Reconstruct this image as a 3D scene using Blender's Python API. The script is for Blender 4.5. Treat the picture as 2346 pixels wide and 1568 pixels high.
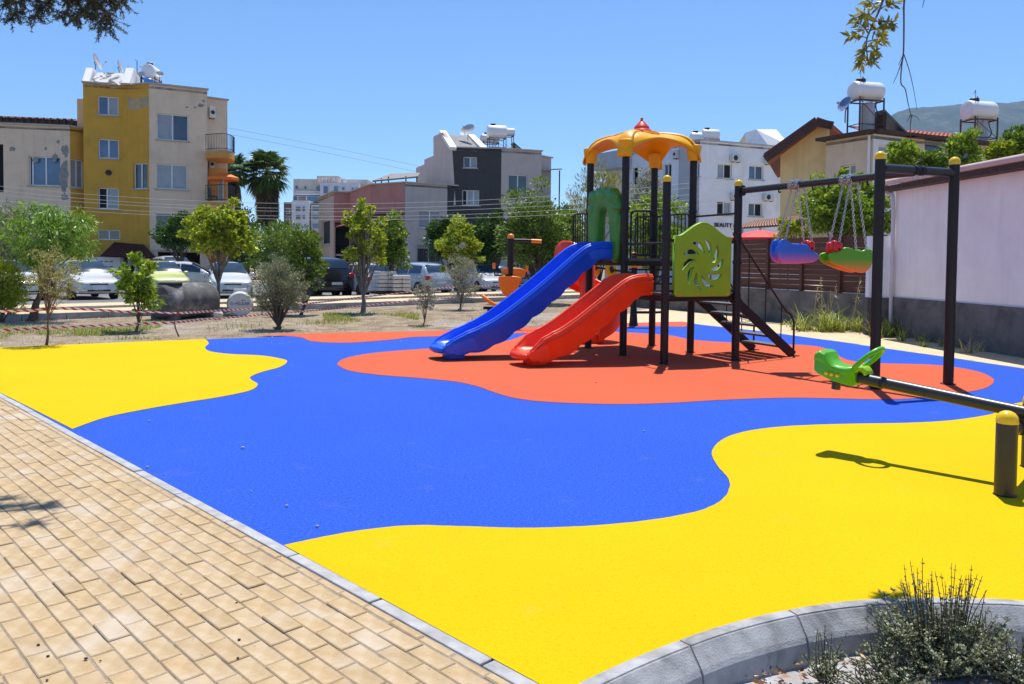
import bpy, bmesh, math, random
import numpy as np
from mathutils import Vector, Matrix, noise as mnoise
random.seed(7); RNG = np.random.default_rng(11)
scene = bpy.context.scene
for o in list(bpy.data.objects): bpy.data.objects.remove(o)
R = math.radians

# ------------------------------------------------------------------ camera, world, sun, exposure
PW, PH = 2346.0, 1568.0                      # picture units the site survey below is written in
FOC, PITCH, ROLL, HZ, EYE = 1805.0, R(2.0), R(0.6), 600.0, 1.55
PCX, PCY = PW/2, HZ + FOC*math.tan(PITCH)
cam = bpy.data.cameras.new('camera'); camo = bpy.data.objects.new('camera', cam)
scene.collection.objects.link(camo); scene.camera = camo
cam.sensor_fit = 'HORIZONTAL'; cam.sensor_width = 36.0; cam.lens = FOC/PW*36.0
cam.shift_y = -(PH/2-PCY)/PW
cam.clip_start = 0.05; cam.clip_end = 20000
camo.matrix_world = Matrix.Translation((0, 0, EYE)) @ Matrix.Rotation(R(90)-PITCH, 4, 'X') @ Matrix.Rotation(ROLL, 4, 'Z')

SUN_EL, SUN_H = R(69), Vector((0.27, 1.0)).normalized()
SUN_DIR = Vector((SUN_H.x*math.cos(SUN_EL), SUN_H.y*math.cos(SUN_EL), math.sin(SUN_EL)))
world = bpy.data.worlds.new('World'); scene.world = world; world.use_nodes = True
wn = world.node_tree.nodes; wn.clear()
sky = wn.new('ShaderNodeTexSky'); sky.sky_type = 'NISHITA'; sky.sun_disc = False
sky.sun_elevation = SUN_EL; sky.sun_rotation = math.atan2(SUN_H.x, SUN_H.y)
sky.altitude = 50; sky.air_density = 0.88; sky.dust_density = 0.0; sky.ozone_density = 10.0
bg = wn.new('ShaderNodeBackground'); bg.inputs['Strength'].default_value = 0.128
wo = wn.new('ShaderNodeOutputWorld')
world.node_tree.links.new(sky.outputs[0], bg.inputs['Color']); world.node_tree.links.new(bg.outputs[0], wo.inputs['Surface'])
sl = bpy.data.lights.new('sun', 'SUN'); sl.energy = 4.8; sl.angle = R(0.53); sl.color = (1.0, 0.96, 0.9)
so = bpy.data.objects.new('sun', sl); scene.collection.objects.link(so)
so.rotation_euler = (-SUN_DIR).to_track_quat('-Z', 'Y').to_euler()
scene.view_settings.view_transform = 'Standard'; scene.view_settings.look = 'None'
scene.view_settings.exposure = 0.42; scene.view_settings.gamma = 1.0; scene.view_settings.use_curve_mapping = False
scene.render.engine = 'CYCLES'
scene.cycles.max_bounces = 8; scene.cycles.transparent_max_bounces = 8

# ------------------------------------------------------------------ survey helpers: picture point -> place
def ray(x, y):
    u = (x-PCX)/FOC; v = -(y-PCY)/FOC
    c, s = math.cos(ROLL), math.sin(ROLL); u, v = u*c-v*s, u*s+v*c
    cp, sp = math.cos(PITCH), math.sin(PITCH)
    return Vector((u, cp+v*sp, v*cp-sp))
def G(x, y, z=0.0):
    d = ray(x, y); t = (z-EYE)/d.z; return Vector((d.x*t, d.y*t, z))
def V(x, y, Y):
    d = ray(x, y); t = Y/d.y; return Vector((d.x*t, Y, EYE+d.z*t))
def hor(x): return HZ + (x-PCX)*math.tan(ROLL)
def lerp(a, b, t): return a+(b-a)*t

# ------------------------------------------------------------------ object helpers
COL = scene.collection
def tag(o, label=None, cat=None, group=None, kind=None):
    if label: o['label'] = label
    if cat: o['category'] = cat
    if group: o['group'] = group
    if kind: o['kind'] = kind
    return o
def thing(name, label, cat, loc=(0, 0, 0), rz=0.0, group=None):
    o = bpy.data.objects.new(name, None); COL.objects.link(o)
    o.location = loc; o.rotation_euler = (0, 0, rz); o.empty_display_size = 0.2
    return tag(o, label, cat, group)
def copy_tree(o, parent=None):
    c = o.copy(); COL.objects.link(c); c.parent = parent
    for ch in o.children: copy_tree(ch, c)
    return c

class MB:
    def __init__(s): s.v = []; s.f = []; s.m = []; s.uv = None
    def add(s, vs, fs, mi=0):
        k = len(s.v); s.v += [tuple(v) for v in vs]; s.f += [tuple(i+k for i in f) for f in fs]; s.m += [mi]*len(fs); return s
    def box(s, c, size, rot=None, mi=0):
        x, y, z = [a/2 for a in size]; c = Vector(c)
        if rot is None: M = Matrix.Identity(3)
        elif isinstance(rot, (int, float)): M = Matrix.Rotation(rot, 3, 'Z')
        else: M = rot
        vs = [c+M@Vector((i*x, j*y, k*z)) for k in (-1, 1) for j in (-1, 1) for i in (-1, 1)]
        return s.add(vs, [(0, 2, 3, 1), (4, 5, 7, 6), (0, 1, 5, 4), (2, 6, 7, 3), (0, 4, 6, 2), (1, 3, 7, 5)], mi)
    def bar(s, a, b, w, h, mi=0):                       # box from a to b, w sideways, h up
        a = Vector(a); b = Vector(b); d = (b-a); L = d.length; d = d/L
        up = Vector((0, 0, 1)) if abs(d.z) < 0.95 else Vector((0, 1, 0))
        sd = d.cross(up).normalized(); up = sd.cross(d)
        return s.box((a+b)/2, (L, w, h), Matrix((d, sd, up)).transposed(), mi)
    def tube(s, pts, r, n=8, caps=True, mi=0, flat=1.0):
        pts = [Vector(p) for p in pts]; m = len(pts)
        rs = r if isinstance(r, (list, tuple)) else [r]*m
        vs = []; pu = None
        for i, p in enumerate(pts):
            t = (pts[min(i+1, m-1)]-pts[max(i-1, 0)]).normalized()
            if pu is None:
                u = t.orthogonal().normalized() if abs(t.z) > 0.99 else t.cross(Vector((0, 0, 1))).normalized()
            else: u = (pu-t*pu.dot(t)).normalized()
            pu = u; w = t.cross(u)
            for k in range(n):
                a = 2*math.pi*k/n; vs.append(p+(u*math.cos(a)+w*math.sin(a)*flat)*rs[i])
        fs = [(i*n+k, i*n+(k+1) % n, (i+1)*n+(k+1) % n, (i+1)*n+k) for i in range(m-1) for k in range(n)]
        if caps: fs += [tuple(range(n-1, -1, -1)), tuple((m-1)*n+k for k in range(n))]
        return s.add(vs, fs, mi)
    def lathe(s, prof, n=24, c=(0, 0, 0), M=None, mi=0):    # prof: (radius, height) pairs
        c = Vector(c); M = M or Matrix.Identity(3); vs = []
        for r, z in prof:
            for k in range(n):
                a = 2*math.pi*k/n; vs.append(c+M@Vector((r*math.cos(a), r*math.sin(a), z)))
        m = len(prof)
        fs = [(i*n+k, i*n+(k+1) % n, (i+1)*n+(k+1) % n, (i+1)*n+k) for i in range(m-1) for k in range(n)]
        fs += [tuple(range(n-1, -1, -1)), tuple((m-1)*n+k for k in range(n))]
        return s.add(vs, fs, mi)
    def prism(s, poly, z0, z1, M=None, mi=0):               # polygon (x, y) extruded z0..z1
        M = M or Matrix.Identity(4); n = len(poly)
        vs = [M@Vector((p[0], p[1], z0)) for p in poly]+[M@Vector((p[0], p[1], z1)) for p in poly]
        fs = [tuple(range(n-1, -1, -1)), tuple(range(n, 2*n))]+[(i, (i+1) % n, n+(i+1) % n, n+i) for i in range(n)]
        return s.add(vs, fs, mi)
    def grid(s, rows, closed=False, mi=0, caps=False):
        n = len(rows[0]); m = len(rows); vs = [v for r in rows for v in r]
        kk = n if closed else n-1
        fs = [(i*n+k, i*n+(k+1) % n, (i+1)*n+(k+1) % n, (i+1)*n+k) for i in range(m-1) for k in range(kk)]
        if caps: fs += [tuple(range(n-1, -1, -1)), tuple((m-1)*n+k for k in range(n))]
        return s.add(vs, fs, mi)
    def build(s, name, mat, parent=None, smooth=None, bevel=0.0, local=False, recalc=True, subsurf=0, seg=2):
        me = bpy.data.meshes.new(name)
        off = Vector((0, 0, 0))
        vs = s.v
        if parent is not None and not local:
            off = world_loc(parent); vs = [(a[0]-off.x, a[1]-off.y, a[2]-off.z) for a in s.v]
        me.from_pydata(vs, [], s.f)
        mats = mat if isinstance(mat, (list, tuple)) else [mat]
        for m_ in mats: me.materials.append(m_)
        if len(mats) > 1: me.polygons.foreach_set('material_index', s.m)
        if recalc:
            bm = bmesh.new(); bm.from_mesh(me); bmesh.ops.recalc_face_normals(bm, faces=bm.faces); bm.to_mesh(me); bm.free()
        if smooth is not None:
            me.polygons.foreach_set('use_smooth', [True]*len(me.polygons))
            if smooth < 180: me.set_sharp_from_angle(angle=R(smooth))
        o = bpy.data.objects.new(name, me); COL.objects.link(o)
        if parent is not None: o.parent = parent
        if bevel:
            b = o.modifiers.new('bevel', 'BEVEL'); b.width = bevel; b.segments = seg; b.limit_method = 'ANGLE'; b.angle_limit = R(35)
        if subsurf:
            b = o.modifiers.new('sub', 'SUBSURF'); b.levels = subsurf; b.render_levels = subsurf
        return o
def world_loc(o):
    v = Vector(o.location); p = o.parent
    while p is not None: v = v+Vector(p.location); p = p.parent
    return v
def mesh_raw(name, verts, faces4, mat, parent=None, local=False, smooth=False):   # numpy quads
    me = bpy.data.meshes.new(name); nv = len(verts); nf = len(faces4); k = faces4.shape[1]
    if parent is not None and not local: verts = verts-np.array(world_loc(parent))
    me.vertices.add(nv); me.vertices.foreach_set('co', np.asarray(verts, dtype=np.float32).ravel())
    me.loops.add(nf*k); me.loops.foreach_set('vertex_index', np.asarray(faces4, dtype=np.int32).ravel())
    me.polygons.add(nf); me.polygons.foreach_set('loop_start', np.arange(0, nf*k, k, dtype=np.int32))
    if smooth: me.polygons.foreach_set('use_smooth', np.ones(nf, dtype=bool))
    me.materials.append(mat); me.update(calc_edges=True); me.validate()
    o = bpy.data.objects.new(name, me); COL.objects.link(o)
    if parent is not None: o.parent = parent
    return o
def curve_mesh(name, loops, depth, bevel, mat, parent, M, res=2):
    """flat outline with holes, extruded, rounded edges; M maps (x, y, z) to the parent's space"""
    cu = bpy.data.curves.new('tmp', 'CURVE'); cu.dimensions = '2D'; cu.fill_mode = 'BOTH'
    cu.extrude = depth/2-bevel; cu.bevel_depth = bevel; cu.bevel_resolution = res; cu.offset = -bevel
    for lp in loops:
        sp = cu.splines.new('POLY'); sp.points.add(len(lp)-1); sp.use_cyclic_u = True
        for p, q in zip(sp.points, lp): p.co = (q[0], q[1], 0, 1)
    return curve_to(name, cu, mat, parent, M)
def curve_to(name, cu, mat, parent, M):
    t = bpy.data.objects.new('tmp', cu); COL.objects.link(t)
    dg = bpy.context.evaluated_depsgraph_get(); dg.update()
    me = bpy.data.meshes.new_from_object(t.evaluated_get(dg)); me.name = name
    bpy.data.objects.remove(t); bpy.data.curves.remove(cu)
    me.transform(M); me.materials.clear(); me.materials.append(mat)
    o = bpy.data.objects.new(name, me); COL.objects.link(o); o.parent = parent
    return o
def text_mesh(name, body, size, depth, mat, parent, M):
    cu = bpy.data.curves.new('tmp', 'FONT'); cu.body = body; cu.size = size; cu.extrude = depth; cu.align_x = 'CENTER'
    return curve_to(name, cu, mat, parent, M)
def smooth_loop(pts, k=6, closed=False):
    pts = [Vector(p) for p in pts]; n = len(pts); out = []
    rng = range(n if closed else n-1)
    for i in rng:
        if closed: a, b, c, d = pts[i-1], pts[i], pts[(i+1) % n], pts[(i+2) % n]
        else: a, b, c, d = pts[max(i-1, 0)], pts[i], pts[i+1], pts[min(i+2, n-1)]
        for j in range(k):
            t = j/k
            out.append(0.5*((2*b)+(c-a)*t+(2*a-5*b+4*c-d)*t*t+(3*b-a-3*c+d)*t**3))
    if not closed: out.append(pts[-1])
    return out

# ------------------------------------------------------------------ materials
MATS = {}
def nodemat(name):
    m = bpy.data.materials.new(name); m.use_nodes = True; nt = m.node_tree
    return m, nt, nt.nodes['Principled BSDF'], nt.nodes['Material Output']
def lk(nt, a, b): nt.links.new(a, b)
def noise_node(nt, scale, detail=4, rough=0.55, coord='Object', stretch=None, dist=0.0):
    tc = nt.nodes.new('ShaderNodeTexCoord'); n = nt.nodes.new('ShaderNodeTexNoise')
    n.inputs['Scale'].default_value = scale; n.inputs['Detail'].default_value = detail; n.inputs['Roughness'].default_value = rough
    n.inputs['Distortion'].default_value = dist
    src = tc.outputs[coord]
    if stretch:
        mp = nt.nodes.new('ShaderNodeMapping'); mp.inputs['Scale'].default_value = stretch; lk(nt, src, mp.inputs[0]); src = mp.outputs[0]
    lk(nt, src, n.inputs['Vector']); return n
def ramp(nt, fac, stops):
    r = nt.nodes.new('ShaderNodeValToRGB'); e = r.color_ramp.elements
    while len(e) > 1: e.remove(e[-1])
    e[0].position = stops[0][0]; e[0].color = (*stops[0][1], 1)
    for p, c in stops[1:]:
        q = e.new(p); q.color = (*c, 1)
    lk(nt, fac, r.inputs[0]); return r
def mixc(nt, fac, a, b, mode='MIX'):
    m = nt.nodes.new('ShaderNodeMix'); m.data_type = 'RGBA'; m.blend_type = mode
    for sock, val in ((m.inputs[0], fac), (m.inputs[6], a), (m.inputs[7], b)):
        if hasattr(val, 'links') or hasattr(val, 'is_linked'): lk(nt, val, sock)
        elif isinstance(val, (int, float)): sock.default_value = val
        else: sock.default_value = (*val, 1)
    return m.outputs[2]
def bump(nt, h, strength, dist, bsdf):
    b = nt.nodes.new('ShaderNodeBump'); b.inputs['Strength'].default_value = strength; b.inputs['Distance'].default_value = dist
    lk(nt, h, b.inputs['Height']); lk(nt, b.outputs[0], bsdf.inputs['Normal'])
def sc(c, k): return tuple(min(1.0, a*k) for a in c)
def M(name, col, rough=0.6, var=0.12, scale=3.0, bs=0.0, bscale=60.0, bdist=0.003, metal=0.0, spec=0.5, coat=0.0, dirt=None, dscale=1.2, dlo=0.55, dhi=0.72, streak=None):
    """painted / plastic / plaster / metal surface with tone variation, fine relief and optional stains"""
    if name in MATS: return MATS[name]
    m, nt, b, out = nodemat(name)
    n = noise_node(nt, scale, 6)
    r = ramp(nt, n.outputs[0], [(0.3, sc(col, 1-var)), (0.7, sc(col, 1+var*0.6))])
    c = r.outputs[0]
    if dirt is not None:
        n2 = noise_node(nt, dscale, 8, 0.65, dist=0.6)
        f = ramp(nt, n2.outputs[0], [(dlo, (0, 0, 0)), (dhi, (1, 1, 1))])
        c = mixc(nt, f.outputs[0], c, dirt)
    if streak is not None:
        n4 = noise_node(nt, 2.2, 7, 0.7, stretch=(1, 1, 0.09)); f4 = ramp(nt, n4.outputs[0], [(0.52, (0, 0, 0)), (0.75, (0.55,)*3)]); c = mixc(nt, f4.outputs[0], c, streak)
    lk(nt, c, b.inputs['Base Color'])
    b.inputs['Roughness'].default_value = rough; b.inputs['Metallic'].default_value = metal
    b.inputs['Specular IOR Level'].default_value = spec; b.inputs['Coat Weight'].default_value = coat; b.inputs['Coat Roughness'].default_value = 0.08
    if bs:
        n3 = noise_node(nt, bscale, 3); bump(nt, n3.outputs[0], bs, bdist, b)
    MATS[name] = m; return m
def rubber(name, col, spk_lo, spk_hi):
    m, nt, b, out = nodemat(name)
    g = noise_node(nt, 230, 2, 0.6); g2 = noise_node(nt, 520, 2, 0.7)
    big = noise_node(nt, 0.6, 5)
    f1 = ramp(nt, g.outputs[0], [(0.36, sc(col, spk_lo)), (0.5, col), (0.68, tuple(min(1, a*spk_hi+0.01) for a in col))])
    f2 = ramp(nt, big.outputs[0], [(0.3, (0.93,)*3), (0.7, (1.0,)*3)])
    c = mixc(nt, 1.0, f1.outputs[0], f2.outputs[0], 'MULTIPLY')
    md = noise_node(nt, 48, 5, 0.85); f4 = ramp(nt, md.outputs[0], [(0.34, (spk_lo,)*3), (0.5, (1.0,)*3), (0.66, (min(1.0, spk_hi),)*3)])
    c = mixc(nt, 0.8, c, f4.outputs[0], 'MULTIPLY')
    lt = ramp(nt, md.outputs[0], [(0.58, (0, 0, 0)), (0.70, (min(0.15, (spk_hi-1)*0.22),)*3)]); c = mixc(nt, lt.outputs[0], c, (0.9, 0.9, 0.95))
    smudge = noise_node(nt, 2.3, 8, 0.7, dist=0.4); f3 = ramp(nt, smudge.outputs[0], [(0.60, (0, 0, 0)), (0.80, (0.14,)*3)])
    c = mixc(nt, f3.outputs[0], c, (0.42, 0.34, 0.25))
    lk(nt, c, b.inputs['Base Color']); b.inputs['Roughness'].default_value = 0.85; b.inputs['Specular IOR Level'].default_value = 0.08
    bump(nt, g2.outputs[0], 0.5, 0.004, b); return m
RUB_Y = rubber('rubber yellow', (0.68, 0.455, 0.0), 0.80, 1.12)
RUB_B = rubber('rubber blue', (0.024, 0.090, 0.50), 0.5, 1.9)
RUB_R = rubber('rubber red', (0.58, 0.115, 0.052), 0.78, 1.25)

def paver_mat(name, tint=True):
    m, nt, b, out = nodemat(name)
    n = noise_node(nt, 9, 7, 0.65); c = ramp(nt, n.outputs[0], [(0.28, (0.37, 0.265, 0.14)), (0.5, (0.465, 0.35, 0.205)), (0.72, (0.55, 0.44, 0.295))]).outputs[0]
    if tint:
        oi = nt.nodes.new('ShaderNodeObjectInfo')
        t = ramp(nt, oi.outputs['Random'], [(0.0, (0.86, 0.82, 0.78)), (0.2, (0.98, 0.92, 0.84)), (0.55, (0.94, 0.91, 0.87)), (0.85, (1.0, 0.97, 0.94)), (1.0, (1.0, 0.98, 1.0))])
        c = mixc(nt, 1.0, c, t.outputs[0], 'MULTIPLY')
    else:
        gp = nt.nodes.new('ShaderNodeNewGeometry')
        t = ramp(nt, gp.outputs['Random Per Island'], [(0.0, (0.86, 0.82, 0.78)), (0.2, (0.98, 0.92, 0.84)), (0.55, (0.94, 0.91, 0.87)), (0.85, (1.0, 0.97, 0.94)), (1.0, (1.0, 0.98, 1.0))])
        c = mixc(nt, 1.0, c, t.outputs[0], 'MULTIPLY')
    tcw = nt.nodes.new('ShaderNodeNewGeometry'); wn_ = nt.nodes.new('ShaderNodeTexNoise'); wn_.inputs['Scale'].default_value = 2.6; wn_.inputs['Detail'].default_value = 7
    lk(nt, tcw.outputs['Position'], wn_.inputs['Vector'])
    c = mixc(nt, ramp(nt, wn_.outputs[0], [(0.52, (0, 0, 0)), (0.7, (0.5,)*3)]).outputs[0], c, (0.55, 0.49, 0.42))
    c = mixc(nt, ramp(nt, wn_.outputs[0], [(0.3, (0.4,)*3), (0.42, (0, 0, 0))]).outputs[0], c, (0.42, 0.32, 0.22))
    sp = noise_node(nt, 75, 3, 0.7); f = ramp(nt, sp.outputs[0], [(0.70, (0, 0, 0)), (0.75, (0.75,)*3)])
    c = mixc(nt, f.outputs[0], c, (0.10, 0.085, 0.07))
    cm = noise_node(nt, 6.5, 5, 0.7, stretch=(1, 1.6, 1)); fc = ramp(nt, cm.outputs[0], [(0.60, (0, 0, 0)), (0.76, (0.65,)*3)])
    c = mixc(nt, fc.outputs[0], c, (0.5, 0.5, 0.52))
    lk(nt, c, b.inputs['Base Color']); b.inputs['Roughness'].default_value = 0.85; b.inputs['Specular IOR Level'].default_value = 0.3
    bump(nt, noise_node(nt, 130, 4, 0.7).outputs[0], 0.55, 0.004, b); return m
PAVER = paver_mat('paver sandstone'); PAVER_STUFF = paver_mat('paver sandstone joined', False)

def leafmat(name, dark, mid, light, trans=0.42, gloss=0.45, hue=None):
    dark, mid, light = sc(dark, 1.25), sc(mid, 1.3), sc(light, 1.3)
    m, nt, b, out = nodemat(name)
    gp = nt.nodes.new('ShaderNodeNewGeometry')
    c = ramp(nt, gp.outputs['Random Per Island'], [(0.0, dark), (0.45, mid), (0.85, light), (1.0, sc(light, 1.35))]).outputs[0]
    n = noise_node(nt, 1.6, 3); c = mixc(nt, ramp(nt, n.outputs[0], [(0.35, (0.0,)*3), (0.7, (0.45,)*3)]).outputs[0], c, light)
    lk(nt, c, b.inputs['Base Color']); b.inputs['Roughness'].default_value = gloss; b.inputs['Specular IOR Level'].default_value = 0.4
    t = nt.nodes.new('ShaderNodeBsdfTranslucent'); lk(nt, mixc(nt, 1.0, c, (1.0, 0.95, 0.45), 'MULTIPLY'), t.inputs[0])
    mx = nt.nodes.new('ShaderNodeMixShader'); mx.inputs[0].default_value = trans
    lk(nt, b.outputs[0], mx.inputs[1]); lk(nt, t.outputs[0], mx.inputs[2]); lk(nt, mx.outputs[0], out.inputs['Surface'])
    return m
LEAF = {
 'bright': leafmat('leaf bright green', (0.055, 0.10, 0.012), (0.13, 0.22, 0.02), (0.28, 0.38, 0.04)),
 'lime': leafmat('leaf yellow green', (0.045, 0.085, 0.010), (0.15, 0.23, 0.018), (0.36, 0.41, 0.035)),
 'dark': leafmat('leaf dark green', (0.012, 0.03, 0.006), (0.03, 0.07, 0.012), (0.08, 0.15, 0.02), 0.2, 0.35),
 'mid': leafmat('leaf mid green', (0.022, 0.045, 0.01), (0.06, 0.115, 0.018), (0.19, 0.28, 0.04), 0.35),
 'olive': leafmat('leaf olive grey', (0.06, 0.075, 0.04), (0.14, 0.16, 0.09), (0.30, 0.32, 0.21), 0.2, 0.5),
 'grey': leafmat('leaf silver grey', (0.09, 0.10, 0.075), (0.20, 0.21, 0.16), (0.36, 0.36, 0.30), 0.2, 0.55),
 'sapling': leafmat('leaf dusty sapling', (0.10, 0.11, 0.04), (0.20, 0.21, 0.08), (0.34, 0.33, 0.14), 0.3, 0.5),
 'weep': leafmat('leaf weeping green', (0.05, 0.11, 0.02), (0.11, 0.21, 0.03), (0.24, 0.38, 0.06), 0.35),
 'needle': leafmat('needles dusky', (0.02, 0.026, 0.014), (0.045, 0.055, 0.025), (0.10, 0.10, 0.05), 0.1, 0.6),
 'dryleaf': leafmat('leaf leathery olive', (0.05, 0.06, 0.012), (0.13, 0.14, 0.03), (0.30, 0.27, 0.03), 0.35, 0.3),
 'frond': leafmat('palm frond', (0.02, 0.035, 0.008), (0.05, 0.09, 0.015), (0.12, 0.19, 0.04), 0.2, 0.4),
 'dead': leafmat('palm dead frond', (0.03, 0.022, 0.012), (0.07, 0.05, 0.028), (0.16, 0.115, 0.06), 0.1, 0.8),
 'grass': leafmat('weed grass', (0.06, 0.09, 0.012), (0.16, 0.21, 0.03), (0.36, 0.40, 0.10), 0.35, 0.4),
 'straw': leafmat('dry grass straw', (0.20, 0.14, 0.06), (0.36, 0.28, 0.13), (0.55, 0.46, 0.26), 0.25, 0.6),
 'herb': leafmat('herb shrub leaf', (0.045, 0.055, 0.025), (0.14, 0.16, 0.08), (0.34, 0.36, 0.22), 0.15, 0.5),
}
BARK = M('bark brown', (0.13, 0.095, 0.07), 0.9, 0.35, 14, 0.7, 40, 0.01)
BARK_R = M('bark reddish', (0.17, 0.10, 0.065), 0.9, 0.35, 14, 0.6, 40, 0.01)
BARK_G = M('bark grey', (0.20, 0.18, 0.155), 0.9, 0.3, 14, 0.6, 40, 0.01)
CONC = M('concrete', (0.42, 0.41, 0.40), 0.9, 0.22, 5, 0.5, 90, 0.003, dirt=(0.25, 0.235, 0.215), dscale=3.5)
CONC_D = M('concrete dark wall', (0.155, 0.148, 0.142), 0.9, 0.3, 2.5, 0.5, 60, 0.004, dirt=(0.055, 0.053, 0.05), dscale=1.6, dlo=0.45, dhi=0.72)
STEEL = M('black brown powder coat', (0.014, 0.011, 0.011), 0.45, 0.2, 40, 0.12, 400, 0.001, spec=0.35)
STEEL_G = M('anthracite powder coat', (0.026, 0.026, 0.028), 0.36, 0.15, 40, 0.1, 400, 0.001)
TREADM = M('tread plate grey', (0.11, 0.115, 0.12), 0.5, 0.25, 30, 0.4, 120, 0.002)
PL_BLUE = M('plastic blue', (0.003, 0.105, 0.82), 0.36, 0.08, 2.5, 0.06, 30, 0.002, dirt=(0.02, 0.13, 0.80), dscale=5, dlo=0.55, dhi=0.8)
PL_RED = M('plastic red', (0.86, 0.05, 0.004), 0.40, 0.08, 2.5, 0.06, 30, 0.002, dirt=(0.86, 0.11, 0.03), dscale=5, dlo=0.55, dhi=0.8)
PL_GRN = M('plastic green', (0.09, 0.42, 0.008), 0.32, 0.1, 3, 0.05, 30, 0.002)
PL_LIME = M('plastic lime', (0.25, 0.49, 0.004), 0.38, 0.1, 4, 0.06, 40, 0.002)
PL_DKG = M('plastic forest green', (0.045, 0.25, 0.015), 0.4, 0.25, 4, 0.08, 40, 0.003)
PL_YEL = M('plastic yellow', (1.0, 0.45, 0.0), 0.36, 0.06, 2, 0.05, 30, 0.002, spec=0.35)
def add_translucent(m, k, col):
    nt = m.node_tree; b = nt.nodes['Principled BSDF']; t = nt.nodes.new('ShaderNodeBsdfTranslucent'); t.inputs[0].default_value = (*col, 1); x = nt.nodes.new('ShaderNodeMixShader'); x.inputs[0].default_value = k
    nt.links.new(b.outputs[0], x.inputs[1]); nt.links.new(t.outputs[0], x.inputs[2]); nt.links.new(x.outputs[0], nt.nodes['Material Output'].inputs['Surface'])
add_translucent(PL_YEL, 0.07, (0.95, 0.30, 0.0))
CAPY = M('cap yellow', (0.85, 0.55, 0.006), 0.25, 0.05, 5)
PL_ORG = M('plastic orange', (0.85, 0.26, 0.004), 0.35, 0.06, 4)
FIN_R = M('finial red', (0.66, 0.055, 0.02), 0.35, 0.1, 6)
CHAIN = M('galvanised chain', (0.55, 0.55, 0.54), 0.35, 0.1, 30, metal=0.9)
WHITE = M('white paint', (0.80, 0.79, 0.77), 0.6, 0.06, 4)
UPVC = M('white window frame', (0.80, 0.80, 0.79), 0.4, 0.03, 4)
GLASS = M('window glass dark', (0.035, 0.05, 0.075), 0.06, 0.5, 0.9, spec=0.9)
GLASSB = M('window glass blue', (0.07, 0.13, 0.24), 0.08, 0.35, 0.9, spec=0.9)
CURT = M('curtain behind glass', (0.30, 0.32, 0.345), 0.2, 0.12, 3, spec=0.8, streak=(0.13, 0.145, 0.165))
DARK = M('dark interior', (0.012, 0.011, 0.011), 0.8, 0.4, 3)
SILL = M('stone sill', (0.45, 0.42, 0.38), 0.8, 0.15, 4)
BLACKM = M('black metal', (0.012, 0.012, 0.012), 0.45, 0.2, 20)
# ================================================================== GROUND, RUBBER FLOOR, PAVING
def ground_mat():
    m, nt, b, out = nodemat('dry soil')
    n1 = noise_node(nt, 0.35, 8, 0.6, dist=0.3); n2 = noise_node(nt, 2.2, 8, 0.7); n3 = noise_node(nt, 14, 6, 0.75)
    c = ramp(nt, n2.outputs[0], [(0.3, (0.13, 0.095, 0.06)), (0.48, (0.27, 0.205, 0.135)), (0.7, (0.42, 0.34, 0.235))]).outputs[0]
    c = mixc(nt, ramp(nt, n1.outputs[0], [(0.5, (0, 0, 0)), (0.62, (0.6,)*3)]).outputs[0], c, (0.40, 0.37, 0.335))
    c = mixc(nt, ramp(nt, n3.outputs[0], [(0.35, (0.7,)*3), (0.5, (0, 0, 0))]).outputs[0], c, (0.13, 0.10, 0.07))
    c = mixc(nt, ramp(nt, n3.outputs[0], [(0.62, (0, 0, 0)), (0.72, (0.7,)*3)]).outputs[0], c, (0.58, 0.50, 0.36))
    lk(nt, c, b.inputs['Base Color']); b.inputs['Roughness'].default_value = 0.95; b.inputs['Specular IOR Level'].default_value = 0.15
    bump(nt, n3.outputs[0], 0.9, 0.03, b); return m
SOIL = ground_mat()
ASPH = M('asphalt', (0.15, 0.148, 0.15), 0.9, 0.2, 1.2, 0.5, 200, 0.004, dirt=(0.22, 0.21, 0.2), dscale=0.6)
def sheet(name, pts, z, mat, kind='structure', thick=None):
    mb = MB()
    if thick: mb.prism([(p[0], p[1]) for p in pts], z-thick, z)
    else: mb.add([(p[0], p[1], z) for p in pts], [tuple(range(len(pts)))])
    o = mb.build(name, mat); 
    if not thick:
        me = o.data
        if me.polygons[0].normal.z < 0:
            bm = bmesh.new(); bm.from_mesh(me); bmesh.ops.reverse_faces(bm, faces=bm.faces); bm.to_mesh(me); bm.free()
    return tag(o, kind=kind)
# ground: one undulating sheet (flat and low under the playground), out to the horizon
def ground():
    xs = sorted(set([-3400, -1500, -600, -250, -120]+list(np.arange(-60, 61, 1.0))+[120, 250, 600, 1500, 6400]))
    ys = sorted(set([-700, -300, -60]+list(np.arange(-20, 81, 1.0))+[120, 250, 600, 1500, 4000]))
    rows = []
    for y in ys:
        row = []
        for x in xs:
            z = -0.24
            if abs(x) < 60 and -20 < y < 80:
                z = -0.24+0.0
            row.append(Vector((x, y, z)))
        rows.append(row)
    mb = MB(); mb.grid(rows); o = mb.build('ground', SOIL, smooth=180); tag(o, kind='structure'); return o
ground()
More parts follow.
